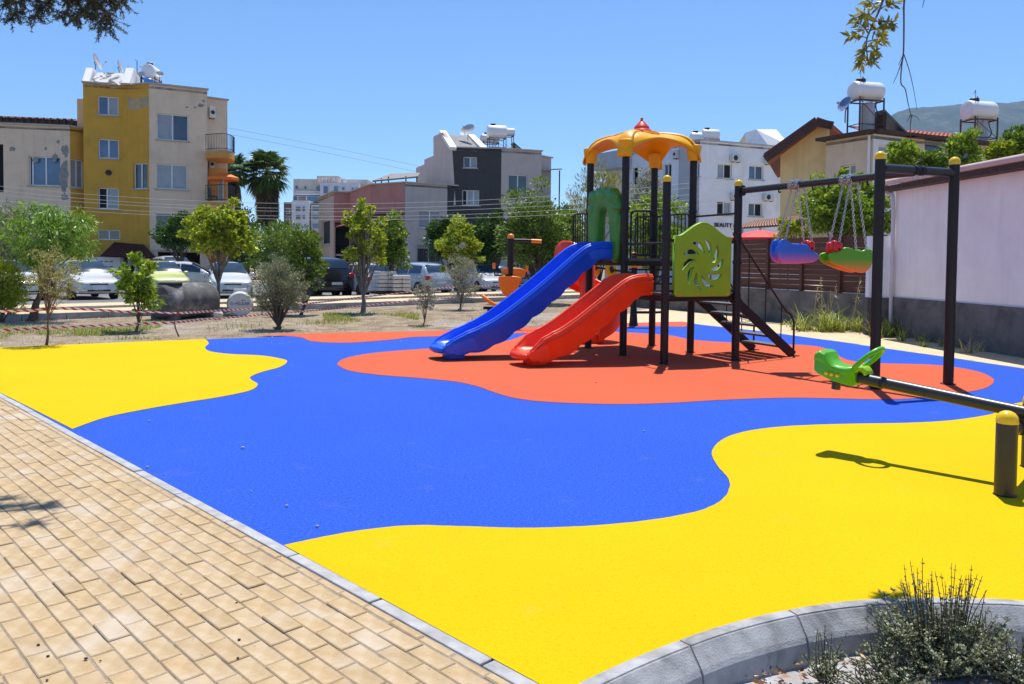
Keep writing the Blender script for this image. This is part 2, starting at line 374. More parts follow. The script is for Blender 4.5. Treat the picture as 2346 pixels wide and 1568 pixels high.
# survey of the rubber floor
KA, KB = G(0, 900), G(1235, 1568)                              # kerb line between paving and rubber
KD = (KB-KA).normalized(); KN = Vector((-KD.y, KD.x, 0))       # KN points to the rubber side (right/away)
if KN.y < 0: KN = -KN
def kerb_at(s): return KA+KD*s
FA, FB = G(0, 797), G(1560, 737)
FDv = (FB-FA).normalized()
def isect(p, d, q, e):
    k = d.x*e.y-d.y*e.x; t = ((q.x-p.x)*e.y-(q.y-p.y)*e.x)/k; return p+d*t
CORN = isect(KA, KD, FA, FDv)
RE = [G(1560, 737), G(1607, 745), G(1741, 759), G(1900, 780.5), G(2120, 812), G(2346, 845)]
RE2 = RE[-1]+(RE[-1]-RE[-2]).normalized()*9.0
PLC = [G(1300, 1590), G(1340, 1568), G(1480, 1505), G(1640, 1446), G(1800, 1406), G(1950, 1384), G(2100, 1377), G(2230, 1379), G(2346, 1384)]
PLC += [Vector((3.1, 3.42, 0)), Vector((3.9, 3.1, 0)), Vector((4.6, 2.5, 0)), Vector((5.0, 1.6, 0)), Vector((5.1, 0.4, 0))]
PLS = smooth_loop(PLC, 5)
base = [CORN, G(470, 778), G(1000, 757.5)]+RE+[RE2, Vector((RE2.x, 0.4, 0))]+PLS[::-1]+[KB+KD*0.12, KA]
sheet('rubber_floor', base, 0.0, RUB_B, thick=0.2)
def ragged(pts, amp=0.004):
    out = []
    for a, b in zip(pts[:-1], pts[1:]):
        n = max(1, int((b-a).length/0.03)) if a.y < 9 else 2
        for i in range(n):
            p = a.lerp(b, i/n); out.append(p+Vector((mnoise.noise((p.x*23, p.y*23, 0.5))+0.6*mnoise.noise((p.x*70, p.y*70, 2)), mnoise.noise((p.x*23, p.y*23, 9.5))+0.6*mnoise.noise((p.x*70, p.y*70, 4)), 0))*amp)
    return out+[pts[-1]]
def patch(name, px, extra, mat, k=6):
    pts = ragged(smooth_loop([G(*p) for p in px], k))+list(extra)
    o = sheet(name, pts, 0.004, mat); return o
yl = [(470, 777.5), (478, 787), (470, 797), (482, 806), (530, 812), (600, 815.5), (650, 824), (657, 831), (640, 842), (600, 853), (574, 864), (577, 872), (590, 880), (584, 890), (560, 899), (500, 911), (430, 922), (330, 939), (240, 958), (166, 984)]
patch('rubber_patch', yl, [KA-KN*0.002, CORN+KD*0.01], RUB_Y)
red = [(772, 836), (785, 824), (830, 813), (900, 805), (971, 800), (1060, 795), (1121, 790), (1171, 779), (1200, 768), (1207, 764), (1155, 765.5), (1080, 768), (1009, 771), (946, 773), (905, 778), (850, 783), (796, 786), (741, 785), (708, 781), (690, 774), (650, 770), (585, 767)]
red_edge = [G(1000, 758.2), G(1560, 737.8), G(1590, 743)]
red2 = [(1567, 749.5), (1500, 748), (1440, 750), (1408, 757), (1412, 761), (1468, 764), (1534, 769), (1586, 779), (1668, 785), (1785, 790), (1840, 791), (1880, 796), (1911, 806), (1925, 818), (1945, 826), (1985, 832), (2050, 834), (2128, 836), (2192, 842.6), (2244, 853), (2272, 866), (2277, 874), (2270, 883), (2244, 894), (2154, 908), (2089, 914), (1999, 916), (1896, 913.5), (1793, 912.6), (1660, 917), (1540, 924), (1430, 927), (1320, 925), (1230, 920), (1170, 911), (1130, 899), (1090, 885), (1040, 875), (960, 867), (870, 860), (800, 850)]
pr = smooth_loop([G(*p) for p in red], 6)+red_edge+smooth_loop([G(*p) for p in red2]+[G(*red[0])], 6)[:-1]
sheet('rubber_patch', ragged(pr), 0.004, RUB_R)
yr = [(2700, 880), (2450, 908), (2346, 922), (2310, 929), (2296, 936), (2284, 945), (2262, 952), (2180, 964), (2076, 970), (1948, 972), (1819, 976.5), (1741, 984), (1690, 994), (1655, 1008), (1634, 1028), (1632, 1048), (1648, 1073), (1667, 1095), (1672, 1115), (1660, 1140), (1630, 1161), (1580, 1177), (1480, 1194), (1350, 1206), (1200, 1211), (1050, 1207), (950, 1205), (860, 1212), (780, 1224), (700, 1240), (650, 1251)]
patch('rubber_patch', yr, [KB+KD*0.1-KN*0.002]+[p+Vector((0, 0.0, 0)) for p in PLS if p.x < 4.4]+[Vector((5.6, 3.0, 0)), Vector((7.0, 4.5, 0))], RUB_Y)

# flush concrete kerb between paving and rubber
def lay(name, a, d, n, L0, L1, w, ztop, mat, parent, seg, h=0.12):
    s = L0; i = 0
    while s < L1:
        p = a+d*s; q = a+d*(s+seg-0.012)
        mb = MB(); c = (p+q)/2+n*(w/2); dz = random.uniform(-0.004, 0.002)
        mb.box((c.x, c.y, ztop+dz-h/2), ((q-p).length, w, h), math.atan2(d.y, d.x))
        mb.build('kerb_stone', mat, parent, bevel=0.006); s += seg; i += 1
KERBC = M('kerb concrete pale', (0.40, 0.395, 0.39), 0.85, 0.3, 8, 0.8, 140, 0.003, dirt=(0.32, 0.31, 0.3), dscale=5)
kr = sheet('kerb', [kerb_at(-7)-KN*0.085, kerb_at(-7)-KN*0.001, kerb_at(9)-KN*0.001, kerb_at(9)-KN*0.085], -0.03, CONC, thick=0.1)
lay('kerb', KA-KN*0.068, KD, KN, -6.0, 9.0, 0.066, 0.006, KERBC, kr, 0.75)
# block paving: 20 x 10 cm pavers laid in running bond along the kerb
SAND = M('jointing sand', (0.30, 0.25, 0.19), 0.95, 0.4, 12, 0.6, 120, 0.006, dirt=(0.10, 0.085, 0.07), dscale=4)
bed = sheet('paved_path', [kerb_at(-9)-KN*0.07, kerb_at(9)-KN*0.07, kerb_at(9)-KN*7, kerb_at(-9)-KN*7], -0.0015, SAND, thick=0.15)
def brick_mesh(L, W, H, bv):
    mb = MB(); x, y = L/2, W/2; b = bv
    mb.add([(-x+b, -y+b, 0), (x-b, -y+b, 0), (x-b, y-b, 0), (-x+b, y-b, 0), (-x, -y, -b), (x, -y, -b), (x, y, -b), (-x, y, -b), (-x, -y, -H), (x, -y, -H), (x, y, -H), (-x, y, -H)],
           [(0, 1, 2, 3)]+[(i, 4+i, 4+(i+1) % 4, (i+1) % 4) for i in range(4)]+[(4+i, 8+i, 8+(i+1) % 4, 4+(i+1) % 4) for i in range(4)])
    return mb
PIT_L, PIT_W = 0.201, 0.1
b_full = brick_mesh(0.1955, 0.0862, 0.05, 0.004).build('paver', PAVER); me_full = b_full.data; bpy.data.objects.remove(b_full)
b_edge = brick_mesh(0.1945, 0.042, 0.05, 0.006).build('paver', PAVER); me_edge = b_edge.data; bpy.data.objects.remove(b_edge)
ang = math.atan2(KD.y, KD.x); spots = []
for r in range(0, 70):
    off = 0.073+0.024 if r == 0 else 0.073+0.05+0.092*(r-1)+0.046
    s0 = -8.5+(r % 2)*PIT_L/2+random.uniform(-0.03, 0.03)
    for k in range(85):
        c = kerb_at(s0+k*PIT_L+random.uniform(-0.002, 0.002))-KN*(off+random.uniform(-0.0015, 0.0015))
        if c.y < 1.2 or c.y > 14: continue
        px = PCX+FOC*c.x/c.y
        if px < -260 or px > 2400: continue
        yy = HZ+FOC*EYE/c.y
        vis = -30 < px < 1300 and yy < 1610
        spots.append((0 if vis else 1, (c-Vector((0, 0, EYE))).length, r == 0, c))
spots.sort(key=lambda t: (t[0], t[1]))
joined = MB()
for i, (vis, d, edge, c) in enumerate(spots):
    rz = ang+random.gauss(0, 0.006); tz = random.gauss(0.004, 0.0018)
    rx, ry = random.gauss(0, 0.006), random.gauss(0, 0.005)
    if i < 300:
        o = bpy.data.objects.new('paver', me_edge if edge else me_full); COL.objects.link(o); o.parent = bed
        o.location = (c.x, c.y, tz); o.rotation_euler = (rx, ry, rz)
    else:
        src = me_edge if edge else me_full
        Mx = Matrix.Translation((c.x, c.y, tz)) @ Matrix.Rotation(rz, 4, 'Z') @ Matrix.Rotation(rx, 4, 'X')
        joined.add([Mx@v.co for v in src.vertices], [tuple(p.vertices) for p in src.polygons])
o = joined.build('pavers', PAVER_STUFF, bed, recalc=False); tag(o, kind='stuff')

# paved walk along the right side of the rubber floor (too far to tell single pavers apart)
def walk_mat():
    m, nt, b, out = nodemat('walk pavers')
    tc = nt.nodes.new('ShaderNodeTexCoord'); mp = nt.nodes.new('ShaderNodeMapping'); mp.inputs['Rotation'].default_value = (0, 0, R(15)); lk(nt, tc.outputs['Object'], mp.inputs[0])
    br = nt.nodes.new('ShaderNodeTexBrick'); br.inputs['Scale'].default_value = 1.0; br.inputs['Brick Width'].default_value = 0.2; br.inputs['Row Height'].default_value = 0.1; br.inputs['Mortar Size'].default_value = 0.004
    br.inputs['Color1'].default_value = (0.60, 0.44, 0.25, 1); br.inputs['Color2'].default_value = (0.68, 0.53, 0.34, 1); br.inputs['Mortar'].default_value = (0.36, 0.27, 0.17, 1)
    lk(nt, mp.outputs[0], br.inputs['Vector'])
    n = noise_node(nt, 1.5, 6, 0.7); c = mixc(nt, ramp(nt, n.outputs[0], [(0.5, (0, 0, 0)), (0.75, (0.5,)*3)]).outputs[0], br.outputs[0], (0.5, 0.38, 0.24))
    lk(nt, c, b.inputs['Base Color']); b.inputs['Roughness'].default_value = 0.9
    bump(nt, br.outputs['Fac'], -0.4, 0.003, b); return m
WALK = walk_mat()
wl = [(1405, 741), (1425, 725), (1462, 711), (1530, 701.5), (1590, 704), (1640, 715), (1700, 732), (1741, 739.5), (1870, 751), (1999, 765.5), (2170, 787), (2346, 812)]
wpts = [G(*p) for p in wl]; wend = wpts[-1]+(wpts[-1]-wpts[-2]).normalized()*9
sheet('paved_walk', [p for p in wpts]+[wend, RE2]+RE[::-1], -0.004, WALK, thick=0.1)
wk = sheet('kerb', [wpts[6], wpts[6]], 0, CONC) if False else None
def kerb_run(pts, w, h, z, mat, seg=0.9, label=None):
    """row of kerb stones along a polyline, parented to a setting strip"""
    root = bpy.data.objects.new('kerb', None); COL.objects.link(root); tag(root, kind='structure')
    for a, b in zip(pts[:-1], pts[1:]):
        L = (b-a).length; n = max(1, round(L/seg)); d = (b-a)/L
        for i in range(n):
            p = a+d*(L*i/n); q = a+d*(L*(i+1)/n-0.012); mb = MB(); c = (p+q)/2
            mb.box((c.x, c.y, z-h/2+random.uniform(-0.004, 0.003)), ((q-p).length, w, h), math.atan2(d.y, d.x)+random.gauss(0, 0.003)); mb.build('kerb_stone', mat, root, bevel=0.006)
    return root
WKERB = M('kerb pale sand', (0.52, 0.46, 0.36), 0.9, 0.2, 6, 0.4, 90, 0.003)
kerb_run([p+Vector((0.05, 0.02, 0)) for p in wpts[5:]]+[wend], 0.09, 0.16, 0.012, WKERB)
kerb_run([p+Vector((0.035, 0.02, 0)) for p in RE]+[RE2], 0.06, 0.16, 0.006, WKERB)
# round bed with a kerb ring behind the stairs
rb = [G(1690, 728), G(1640, 712), G(1600, 703.5), (G(1570, 699)), G(1600, 693), G(1650, 690)]

# planter with a curved concrete edging of chamfered kerb stones
PKERB = M('planter kerb concrete', (0.38, 0.375, 0.37), 0.9, 0.3, 9, 0.9, 120, 0.003, dirt=(0.15, 0.145, 0.14), dscale=4, dlo=0.5)
pk = thing('planter_kerb', 'curved grey concrete kerb of chamfered stones edging the shrub bed', 'kerb', (2.0, 3.4, 0))
def seg_kerb(p, q, np_, nq_):
    # inner side of the bed lies towards n; section: flat top 7 cm, chamfer, face
    sec = [(0.0, -0.15), (0.0, 0.018), (0.07, 0.018), (0.135, -0.045), (0.15, -0.12), (0.155, -0.30), (0.0, -0.30)]
    rows = []
    for pt, n in ((p, np_), (q, nq_)): rows.append([Vector((pt.x+n.x*a, pt.y+n.y*a, z)) for a, z in sec])
    mb = MB(); mb.grid(rows, closed=True, caps=True); return mb
fine = smooth_loop(PLC, 24); cum = [0.0]
for a, b in zip(fine[:-1], fine[1:]): cum.append(cum[-1]+(b-a).length)
def on_curve(s):
    for i in range(len(cum)-1):
        if cum[i+1] >= s: break
    t = (s-cum[i])/max(1e-6, cum[i+1]-cum[i]); p = fine[i].lerp(fine[i+1], t); d = (fine[i+1]-fine[i]).normalized(); return p, Vector((d.y, -d.x, 0))
s = 0.0; JM = M('mortar rough', (0.30, 0.295, 0.29), 0.95, 0.3, 40, 0.9, 200, 0.006)
while s < cum[-1]-0.5:
    ln = 0.62; n = 6; rows = []
    sec = [(0.0, 0.016), (0.058, 0.018), (0.060, 0.011), (0.064, 0.010), (0.118, -0.055), (0.130, -0.075), (0.142, -0.15), (0.155, -0.34), (0.0, -0.34)]
    for k in range(n+1):
        p, nn = on_curve(s+(ln-0.011)*k/n); rows.append([Vector((p.x+nn.x*a, p.y+nn.y*a, z)) for a, z in sec])
    mb = MB(); mb.grid(rows, closed=True, caps=True); mb.build('kerb_stone', PKERB, pk, bevel=0.003)
    p, nn = on_curve(s+ln-0.008); p2, n2 = on_curve(s+ln-0.001)
    mb = MB(); rows = [[Vector((pp.x+n3.x*a, pp.y+n3.y*a, z-0.0015)) for a, z in [(0.003, 0.014), (0.056, 0.015), (0.115, -0.058), (0.139, -0.15), (0.15, -0.33), (0.003, -0.33)]] for pp, n3 in ((on_curve(s+ln-0.012)[0], nn), (p2, n2))]
    mb.grid(rows, closed=True, caps=True); mb.build('mortar_joint', JM, pk)
    s += ln
# soil in the bed: pale, lumpy
def bed_mat():
    m, nt, b, out = nodemat('bed soil pale')
    n = noise_node(nt, 16, 8, 0.75); n2 = noise_node(nt, 4, 6, 0.6)
    c = ramp(nt, n.outputs[0], [(0.3, (0.18, 0.165, 0.155)), (0.48, (0.48, 0.46, 0.45)), (0.7, (0.70, 0.69, 0.68))]).outputs[0]
    c = mixc(nt, ramp(nt, n2.outputs[0], [(0.5, (0, 0, 0)), (0.66, (0.5,)*3)]).outputs[0], c, (0.2, 0.16, 0.13))
    lk(nt, c, b.inputs['Base Color']); b.inputs['Roughness'].default_value = 0.95; bump(nt, n.outputs[0], 1.0, 0.02, b); return m
rows = []
for j in range(60):
    y = -1.5+j*0.085
    row = []
    for i in range(80):
        x = -0.3+i*0.07; z = -0.16+0.03*mnoise.noise((x*3, y*3, 0))+0.015*mnoise.noise((x*9, y*9, 3))
        row.append(Vector((x, y, z)))
    rows.append(row)
mb = MB(); 
# keep only the cells inside the planter curve
inside = [(p.x, p.y) for p in PLS]+[(5.1, -2), (0.2, -2)]
def pip(x, y, poly):
    c = False; n = len(poly); j = n-1
    for i in range(n):
        xi, yi = poly[i]; xj, yj = poly[j]
        if (yi > y) != (yj > y) and x < (xj-xi)*(y-yi)/(yj-yi)+xi: c = not c
        j = i
    return c
idx = {}; vs = []; fs = []
for j in range(59):
    for i in range(79):
        cx_, cy_ = rows[j][i].x+0.035, rows[j][i].y+0.04
        if pip(cx_, cy_, inside):
            q = []
            for jj, ii in ((j, i), (j, i+1), (j+1, i+1), (j+1, i)):
                if (jj, ii) not in idx: idx[(jj, ii)] = len(vs); vs.append(rows[jj][ii])
                q.append(idx[(jj, ii)])
            fs.append(tuple(q))
mb.add(vs, fs); o = mb.build('bed_soil', bed_mat(), smooth=180); tag(o, kind='structure')
# ================================================================== PLAY TOWER
TB = G(1427, 815); TA = R(24)
tw = thing('play_tower', 'play tower with yellow canopy, two decks, blue and red slides and black posts', 'play tower', TB, TA)
SX, SY = 1.37, 1.18
D1, D2 = 1.63, 1.09                                   # deck heights
def P(x, y, z): return Vector((x, y, z))
PR = 0.062
def post(x, y, h, capped):
    mb = MB(); mb.lathe([(PR, 0.0), (PR, h)], 20, (x, y, 0)); o = mb.build('post', STEEL, tw, smooth=40, local=True)
    mb = MB(); mb.lathe([(PR+0.03, 0.004), (PR+0.03, 0.012), (PR+0.004, 0.016)], 20, (x, y, 0)); mb.build('foot_flange', STEEL, o, smooth=40, local=True)
    for z in ((D1-0.05, D2-0.05, 1.95) if capped else (D1-0.05, 2.0, 2.45)):
        mb = MB(); mb.lathe([(PR+0.007, z-0.03), (PR+0.011, z-0.022), (PR+0.011, z+0.022), (PR+0.007, z+0.03)], 20, (x, y, 0)); mb.build('clamp', STEEL, o, smooth=40, local=True)
    if capped:
        mb = MB(); mb.lathe([(PR+0.006, h-0.03), (PR+0.006, h+0.01), (PR*0.98, h+0.035), (PR*0.75, h+0.058), (PR*0.4, h+0.07), (0.004, h+0.073)], 20, (x, y, 0)); mb.build('cap', CAPY, o, smooth=40, local=True)
    return o
for x, y in ((0, SY), (0, 0), (SX, SY), (SX, 0)): post(x, y, 3.36, False)
post(0, -SY, 2.82, True); post(SX, -SY, 2.82, True)
# decks
def deck(x0, x1, y0, y1, z, name='deck'):
    mb = MB(); mb.box(((x0+x1)/2, (y0+y1)/2, z-0.02), (x1-x0, y1-y0, 0.04)); o = mb.build(name, TREADM, tw, local=True, bevel=0.004)
    mb = MB()
    for (a, b) in (((x0, y0), (x1, y0)), ((x1, y0), (x1, y1)), ((x1, y1), (x0, y1)), ((x0, y1), (x0, y0))):
        mb.bar((a[0], a[1], z-0.085), (b[0], b[1], z-0.085), 0.035, 0.085)
    mb.build('deck_frame', STEEL, tw, local=True)
deck(0.03, SX-0.03, 0.03, SY+0.62, D1); deck(0.03, SX-0.03, -SY+0.03, -0.03, D2)
# canopy: shallow dome whose four corners run down to the posts
def canopy():
    cx, cy = SX/2, SY/2; hx, hy = SX/2, SY/2
    ztop = 3.815; n = 128; m = 26; rows = []
    ca = math.atan2(hy, hx)
    for j in range(m+1):
        t = j/m; row = []
        for k in range(n):
            a = 2*math.pi*k/n; q = abs((a % math.pi)); q = min(q, math.pi-q)
            e = (q/ca) if q < ca else (math.pi/2-q)/(math.pi/2-ca); e = max(0.0, min(1.0, e))
            w = e**2.2; Rs = min(hx/max(1e-3, abs(math.cos(a))), hy/max(1e-3, abs(math.sin(a)))); Rc = math.hypot(hx, hy)+0.10
            Rb = lerp(Rs*1.04, Rc, w)+0.02
            dmid = 0.145*t**2.4; dcor = 0.47*(0.42*t**2.8+0.58*t**11)
            z = ztop-lerp(dmid, dcor, w)
            row.append(Vector((cx+Rb*t*math.cos(a), cy+Rb*t*math.sin(a), z)))
        rows.append(row)
    mb = MB(); mb.grid(rows, closed=True); o = mb.build('canopy', PL_YEL, tw, smooth=60, local=True)
    s = o.modifiers.new('thick', 'SOLIDIFY'); s.thickness = 0.03; s.offset = -1
    L = math.hypot(hx, hy)
    for sx in (-1, 1):
        for sy in (-1, 1):
            d = Vector((sx*hx, sy*hy, 0)).normalized(); sd_ = Vector((-d.y, d.x, 0)); rows = []
            for t in list(np.linspace(0.2, 0.995, 20))+[1.0]:
                r = t*(L+0.115); z = ztop-0.47*(0.42*t**2.8+0.58*t**11); w = lerp(0.055, 0.115, min(1, t*1.1)); hgt = lerp(0.018, 0.04, t)
                row = []
                for q in range(9): u = -1+2*q/8; row.append(Vector((cx, cy, 0))+d*r+sd_*(u*w)+Vector((0, 0, z+hgt*(1-u*u)**0.7-0.006)))
                rows.append(row)
            rows.append([p+Vector((0, 0, 3.30-p.z))+d*(-0.005) for p in rows[-1]])
            mb = MB(); mb.grid(rows); r_ = mb.build('rib', PL_YEL, o, smooth=60, local=True); q_ = r_.modifiers.new('t', 'SOLIDIFY'); q_.thickness = 0.02; q_.offset = 0
            c0 = Vector((cx, cy, 0))+d*L
            mb = MB(); mb.lathe([(0.09, 3.32), (0.10, 3.325), (0.105, 3.36), (0.112, 3.44), (0.125, 3.52), (0.13, 3.58), (0.08, 3.60)], 20, c0); mb.build('sleeve', PL_YEL, o, smooth=50, local=True)
    for a in (R(-95), R(175)):
        mb = MB(); c = Vector((cx+0.40*math.cos(a), cy+0.36*math.sin(a), 3.79)); up = Vector((math.cos(a)*0.30, math.sin(a)*0.30, 1)).normalized(); Mq = up.to_track_quat('Z', 'Y').to_matrix()
        ring = [c+Mq@Vector((0.13*math.cos(2*math.pi*k/24), 0.13*math.sin(2*math.pi*k/24), 0.006)) for k in range(25)]
        mb.tube(ring, 0.014, 6, caps=False); mb.build('ornament', PL_YEL, o, smooth=60, local=True)
    mb = MB(); mb.lathe([(0.215, 3.855), (0.205, 3.895), (0.17, 3.945), (0.13, 3.98), (0.128, 3.987), (0.136, 3.995), (0.12, 4.02), (0.078, 4.06), (0.042, 4.10), (0.02, 4.125), (0.027, 4.14), (0.023, 4.158), (0.004, 4.168)], 28, (cx, cy, -0.06))
    mb.build('finial', FIN_R, o, smooth=35, local=True)
canopy()
# slides
def slide(name, mat, y0, path, side, width=0.5, scal=True):
    """path: (x, z of floor) from the deck outwards; side: wall height along the path"""
    pts = smooth_loop([Vector((p[0], 0, p[1])) for p in path], 9); m = len(pts); rows = []
    sd = np.interp(np.linspace(0, 1, m), np.linspace(0, 1, len(side)), side); hw = width/2; L = 0.0
    for i, p in enumerate(pts):
        t = (pts[min(i+1, m-1)]-pts[max(i-1, 0)]).normalized(); nrm = Vector((-t.z, 0, t.x))
        if nrm.z < 0: nrm = -nrm
        if i: L += (p-pts[i-1]).length
        h = sd[i]; f = i/(m-1)
        low = lerp(0.07, 0.12, min(1, f/0.55))+(0.035*abs(math.sin(L*8.2)) if scal and 0.16 < f < 0.86 else 0.0)
        e = max(0.0, (f-0.9)/0.1); low = lerp(low, 0.05, e)
        fl = [(-hw-0.055, -low), (-hw-0.075, -low+0.03), (-hw-0.060, h*0.50), (-hw-0.076, h*0.56), (-hw-0.078, h*0.62), (-hw-0.052, h*0.69), (-hw-0.050, h*0.78), (-hw-0.068, h*0.86), (-hw-0.062, h*0.95), (-hw-0.03, h), (-hw+0.0, h*0.98), (-hw+0.014, h*0.90), (-hw+0.03, h*0.5), (-hw+0.07, 0.03), (-hw+0.14, 0.0)]
        sec = fl+[(-a, b) for a, b in fl[::-1]]+[(hw+0.02, -low+0.01), (hw-0.03, -0.03), (-hw+0.03, -0.03), (-hw-0.02, -low+0.01)]
        rows.append([p+nrm*b+Vector((0, y0+a, 0)) for a, b in sec])
    mb = MB(); mb.grid(rows, closed=True, caps=True)
    for s_ in (-1, 1):
        for off_, hh_, rr_ in ((0.022, 0.985, 0.026), (0.060, 0.60, 0.016)):
            tp_ = []
            for i, p in enumerate(pts[:int(m*0.93)]):
                t = (pts[min(i+1, m-1)]-pts[max(i-1, 0)]).normalized(); nrm = Vector((-t.z, 0, t.x)); nrm = nrm if nrm.z > 0 else -nrm
                tp_.append(p+nrm*(sd[i]*hh_)+Vector((0, y0+s_*(hw+off_), 0)))
            mb.tube(tp_, rr_, 8)
    o = mb.build(name, mat, tw, smooth=55, local=True)
    return o, pts
bp = [(-0.03, D1+0.05), (-0.34, D1+0.045), (-0.58, D1-0.07), (-1.10, 1.14), (-1.70, 0.70), (-2.22, 0.375), (-2.58, 0.255), (-2.95, 0.215), (-3.08, 0.185)]
sb, pb = slide('slide', PL_BLUE, SY/2-0.05, bp, [0.20, 0.20, 0.22, 0.23, 0.23, 0.23, 0.24, 0.20, 0.07, 0.015])
tag(sb, 'long blue plastic slide from the upper deck')
rp = [(-0.03, D2+0.03), (-0.26, D2+0.025), (-0.46, D2-0.06), (-0.88, 0.74), (-1.28, 0.47), (-1.60, 0.295), (-1.86, 0.225), (-2.05, 0.205), (-2.17, 0.175)]
sr, pr_ = slide('slide', PL_RED, -SY/2, rp, [0.24, 0.24, 0.25, 0.25, 0.25, 0.25, 0.25, 0.20, 0.07, 0.015])
tag(sr, 'short red plastic slide from the lower deck')
for par, mat, xx, yy, h in ((sb, PL_BLUE, -2.80, SY/2-0.05, 0.20), (sr, PL_RED, -1.90, -SY/2, 0.19)):
    mb = MB(); poly = [(-0.14, 0), (0.11, 0), (0.16, h), (-0.18, h)]
    Mx = Matrix.Translation((xx, yy, 0)) @ Matrix.Rotation(R(90), 4, 'X'); mb.prism(poly, -0.17, 0.17, Mx); mb.build('slide_foot', mat, par, bevel=0.025, local=True, smooth=30)
    # broad rounded exit nose
    pth = bp if par is sb else rp; ex, ez = pth[-1]
    mb = MB(); mb.tube([(ex+0.02, yy-0.27, ez-0.02), (ex-0.015, yy-0.22, ez-0.022), (ex-0.035, yy, ez-0.022), (ex-0.015, yy+0.22, ez-0.022), (ex+0.02, yy+0.27, ez-0.02)], [0.03, 0.05, 0.056, 0.05, 0.03], 12); mb.build('slide_lip', mat, par, smooth=60, local=True)
    for s_ in (-1, 1):
        mb = MB(); mb.lathe([(0.018, 0), (0.018, 0.008), (0.008, 0.016)], 10, (-0.07, yy+s_*0.328, (D1 if par is sb else D2)-0.0), Matrix.Rotation(-s_*R(90), 3, 'X')); mb.build('bolt', PL_ORG, par, smooth=40, local=True)
# spiral slide behind the upper deck
def spiral():
    c = Vector((0.62, SY+1.15, 0)); mb = MB(); n = 72; rows = []
    a0, a1 = R(232), R(232-330); rad = 0.40
    for i in range(n+1):
        t = i/n; a = lerp(a0, a1, t); u = max(0.0, (t-0.14)/0.86); z = lerp(1.60, 0.22, u**1.05)
        hi = 0.36*math.sqrt(min(1.0, 0.55+t*6)) if t < 0.08 else 0.36
        hi = lerp(hi, 0.28, min(1, max(0, (t-0.25)/0.3))); hi = lerp(hi, 0.12, max(0, (t-0.9)/0.1)); d = Vector((math.cos(a), math.sin(a), 0)); lo = 0.16
        sec = [(-0.24, -lo), (-0.27, -lo+0.02), (-0.255, 0.14), (-0.235, 0.17), (-0.21, 0.14), (-0.18, 0.03), (-0.10, 0.0), (0.10, 0.0), (0.18, 0.05), (0.20, hi*0.6), (0.20, hi*0.95), (0.225, hi), (0.25, hi*0.95), (0.262, hi*0.6), (0.275, 0.0), (0.26, -lo), (0.215, -lo), (0.18, -0.04), (-0.18, -0.04), (-0.20, -lo)]
        rows.append([c+d*(rad+s_)+Vector((0, 0, z+b)) for s_, b in sec])
    mb.grid(rows, closed=True, caps=True); o = mb.build('spiral_slide', PL_RED, tw, smooth=50, local=True); tag(o, 'red spiral slide behind the upper deck')
    mb = MB(); mb.lathe([(0.15, 0.0), (0.15, 1.68), (0.12, 1.72), (0.01, 1.74)], 20, c); mb.build('column', PL_RED, o, smooth=40, local=True)
    e = c+Vector((math.cos(a1), math.sin(a1), 0))*rad
    mb = MB(); Mx = Matrix.Translation(e) @ Matrix.Rotation(a1+R(90), 4, 'Z') @ Matrix.Rotation(R(90), 4, 'X')
    mb.prism([(-0.1, 0), (0.12, 0), (0.2, 0.2), (-0.16, 0.2)], -0.17, 0.17, Mx); mb.build('slide_foot', PL_RED, o, bevel=0.03, local=True)
spiral()
# green palm-tree arch at the blue slide (faces -x)
def arch():
    out = [(-0.47, -0.06), (-0.28, -0.06), (-0.235, 0.30), (-0.20, 0.72), (-0.16, 0.98), (-0.07, 1.12), (0.04, 1.12), (0.13, 1.0), (0.18, 0.72), (0.21, 0.30), (0.22, -0.06), (0.49, -0.06), (0.52, 0.5), (0.53, 1.0), (0.525, 1.36), (0.50, 1.52), (0.40, 1.565), (0.30, 1.53), (0.20, 1.60), (0.08, 1.575), (-0.02, 1.605), (-0.14, 1.55), (-0.25, 1.56), (-0.34, 1.46), (-0.44, 1.40), (-0.52, 1.27), (-0.55, 1.10), (-0.50, 1.0), (-0.545, 0.9), (-0.52, 0.5)]
    lp = smooth_loop([Vector((p[0], p[1]*0.765, 0)) for p in out], 3, True)
    Mx = Matrix(((0, 0, 1, 0.0), (1, 0, 0, SY/2), (0, 1, 0, D1), (0, 0, 0, 1)))
    o = curve_mesh('arch_panel', [[(p.x, p.y) for p in lp]], 0.20, 0.07, PL_DKG, tw, Mx, 4)
    o.data.polygons.foreach_set('use_smooth', [True]*len(o.data.polygons)); o.data.set_sharp_from_angle(angle=R(50))
    tag(o, 'dark green tree shaped entrance arch')
    for (yy, zz, sy_, sz_) in ((-0.28, 1.33, 0.26, 0.15), (0.06, 1.40, 0.28, 0.16), (0.34, 1.36, 0.22, 0.17), (-0.40, 1.12, 0.16, 0.13), (0.40, 1.12, 0.17, 0.14)):
        mb = MB(); rows = []
        for j in range(9):
            t = math.pi*j/8; rows.append([Vector((-0.075+(-0.045)*math.sin(t)*math.sin(2*math.pi*k/16), SY/2+yy+sy_*0.8*math.sin(t)*math.cos(2*math.pi*k/16), D1+zz*0.765+sz_*0.7*math.cos(t))) for k in range(16)])
        mb.grid(rows, closed=True, caps=True); mb.build('leaf_lobe', PL_DKG, o, smooth=60, local=True)
arch()
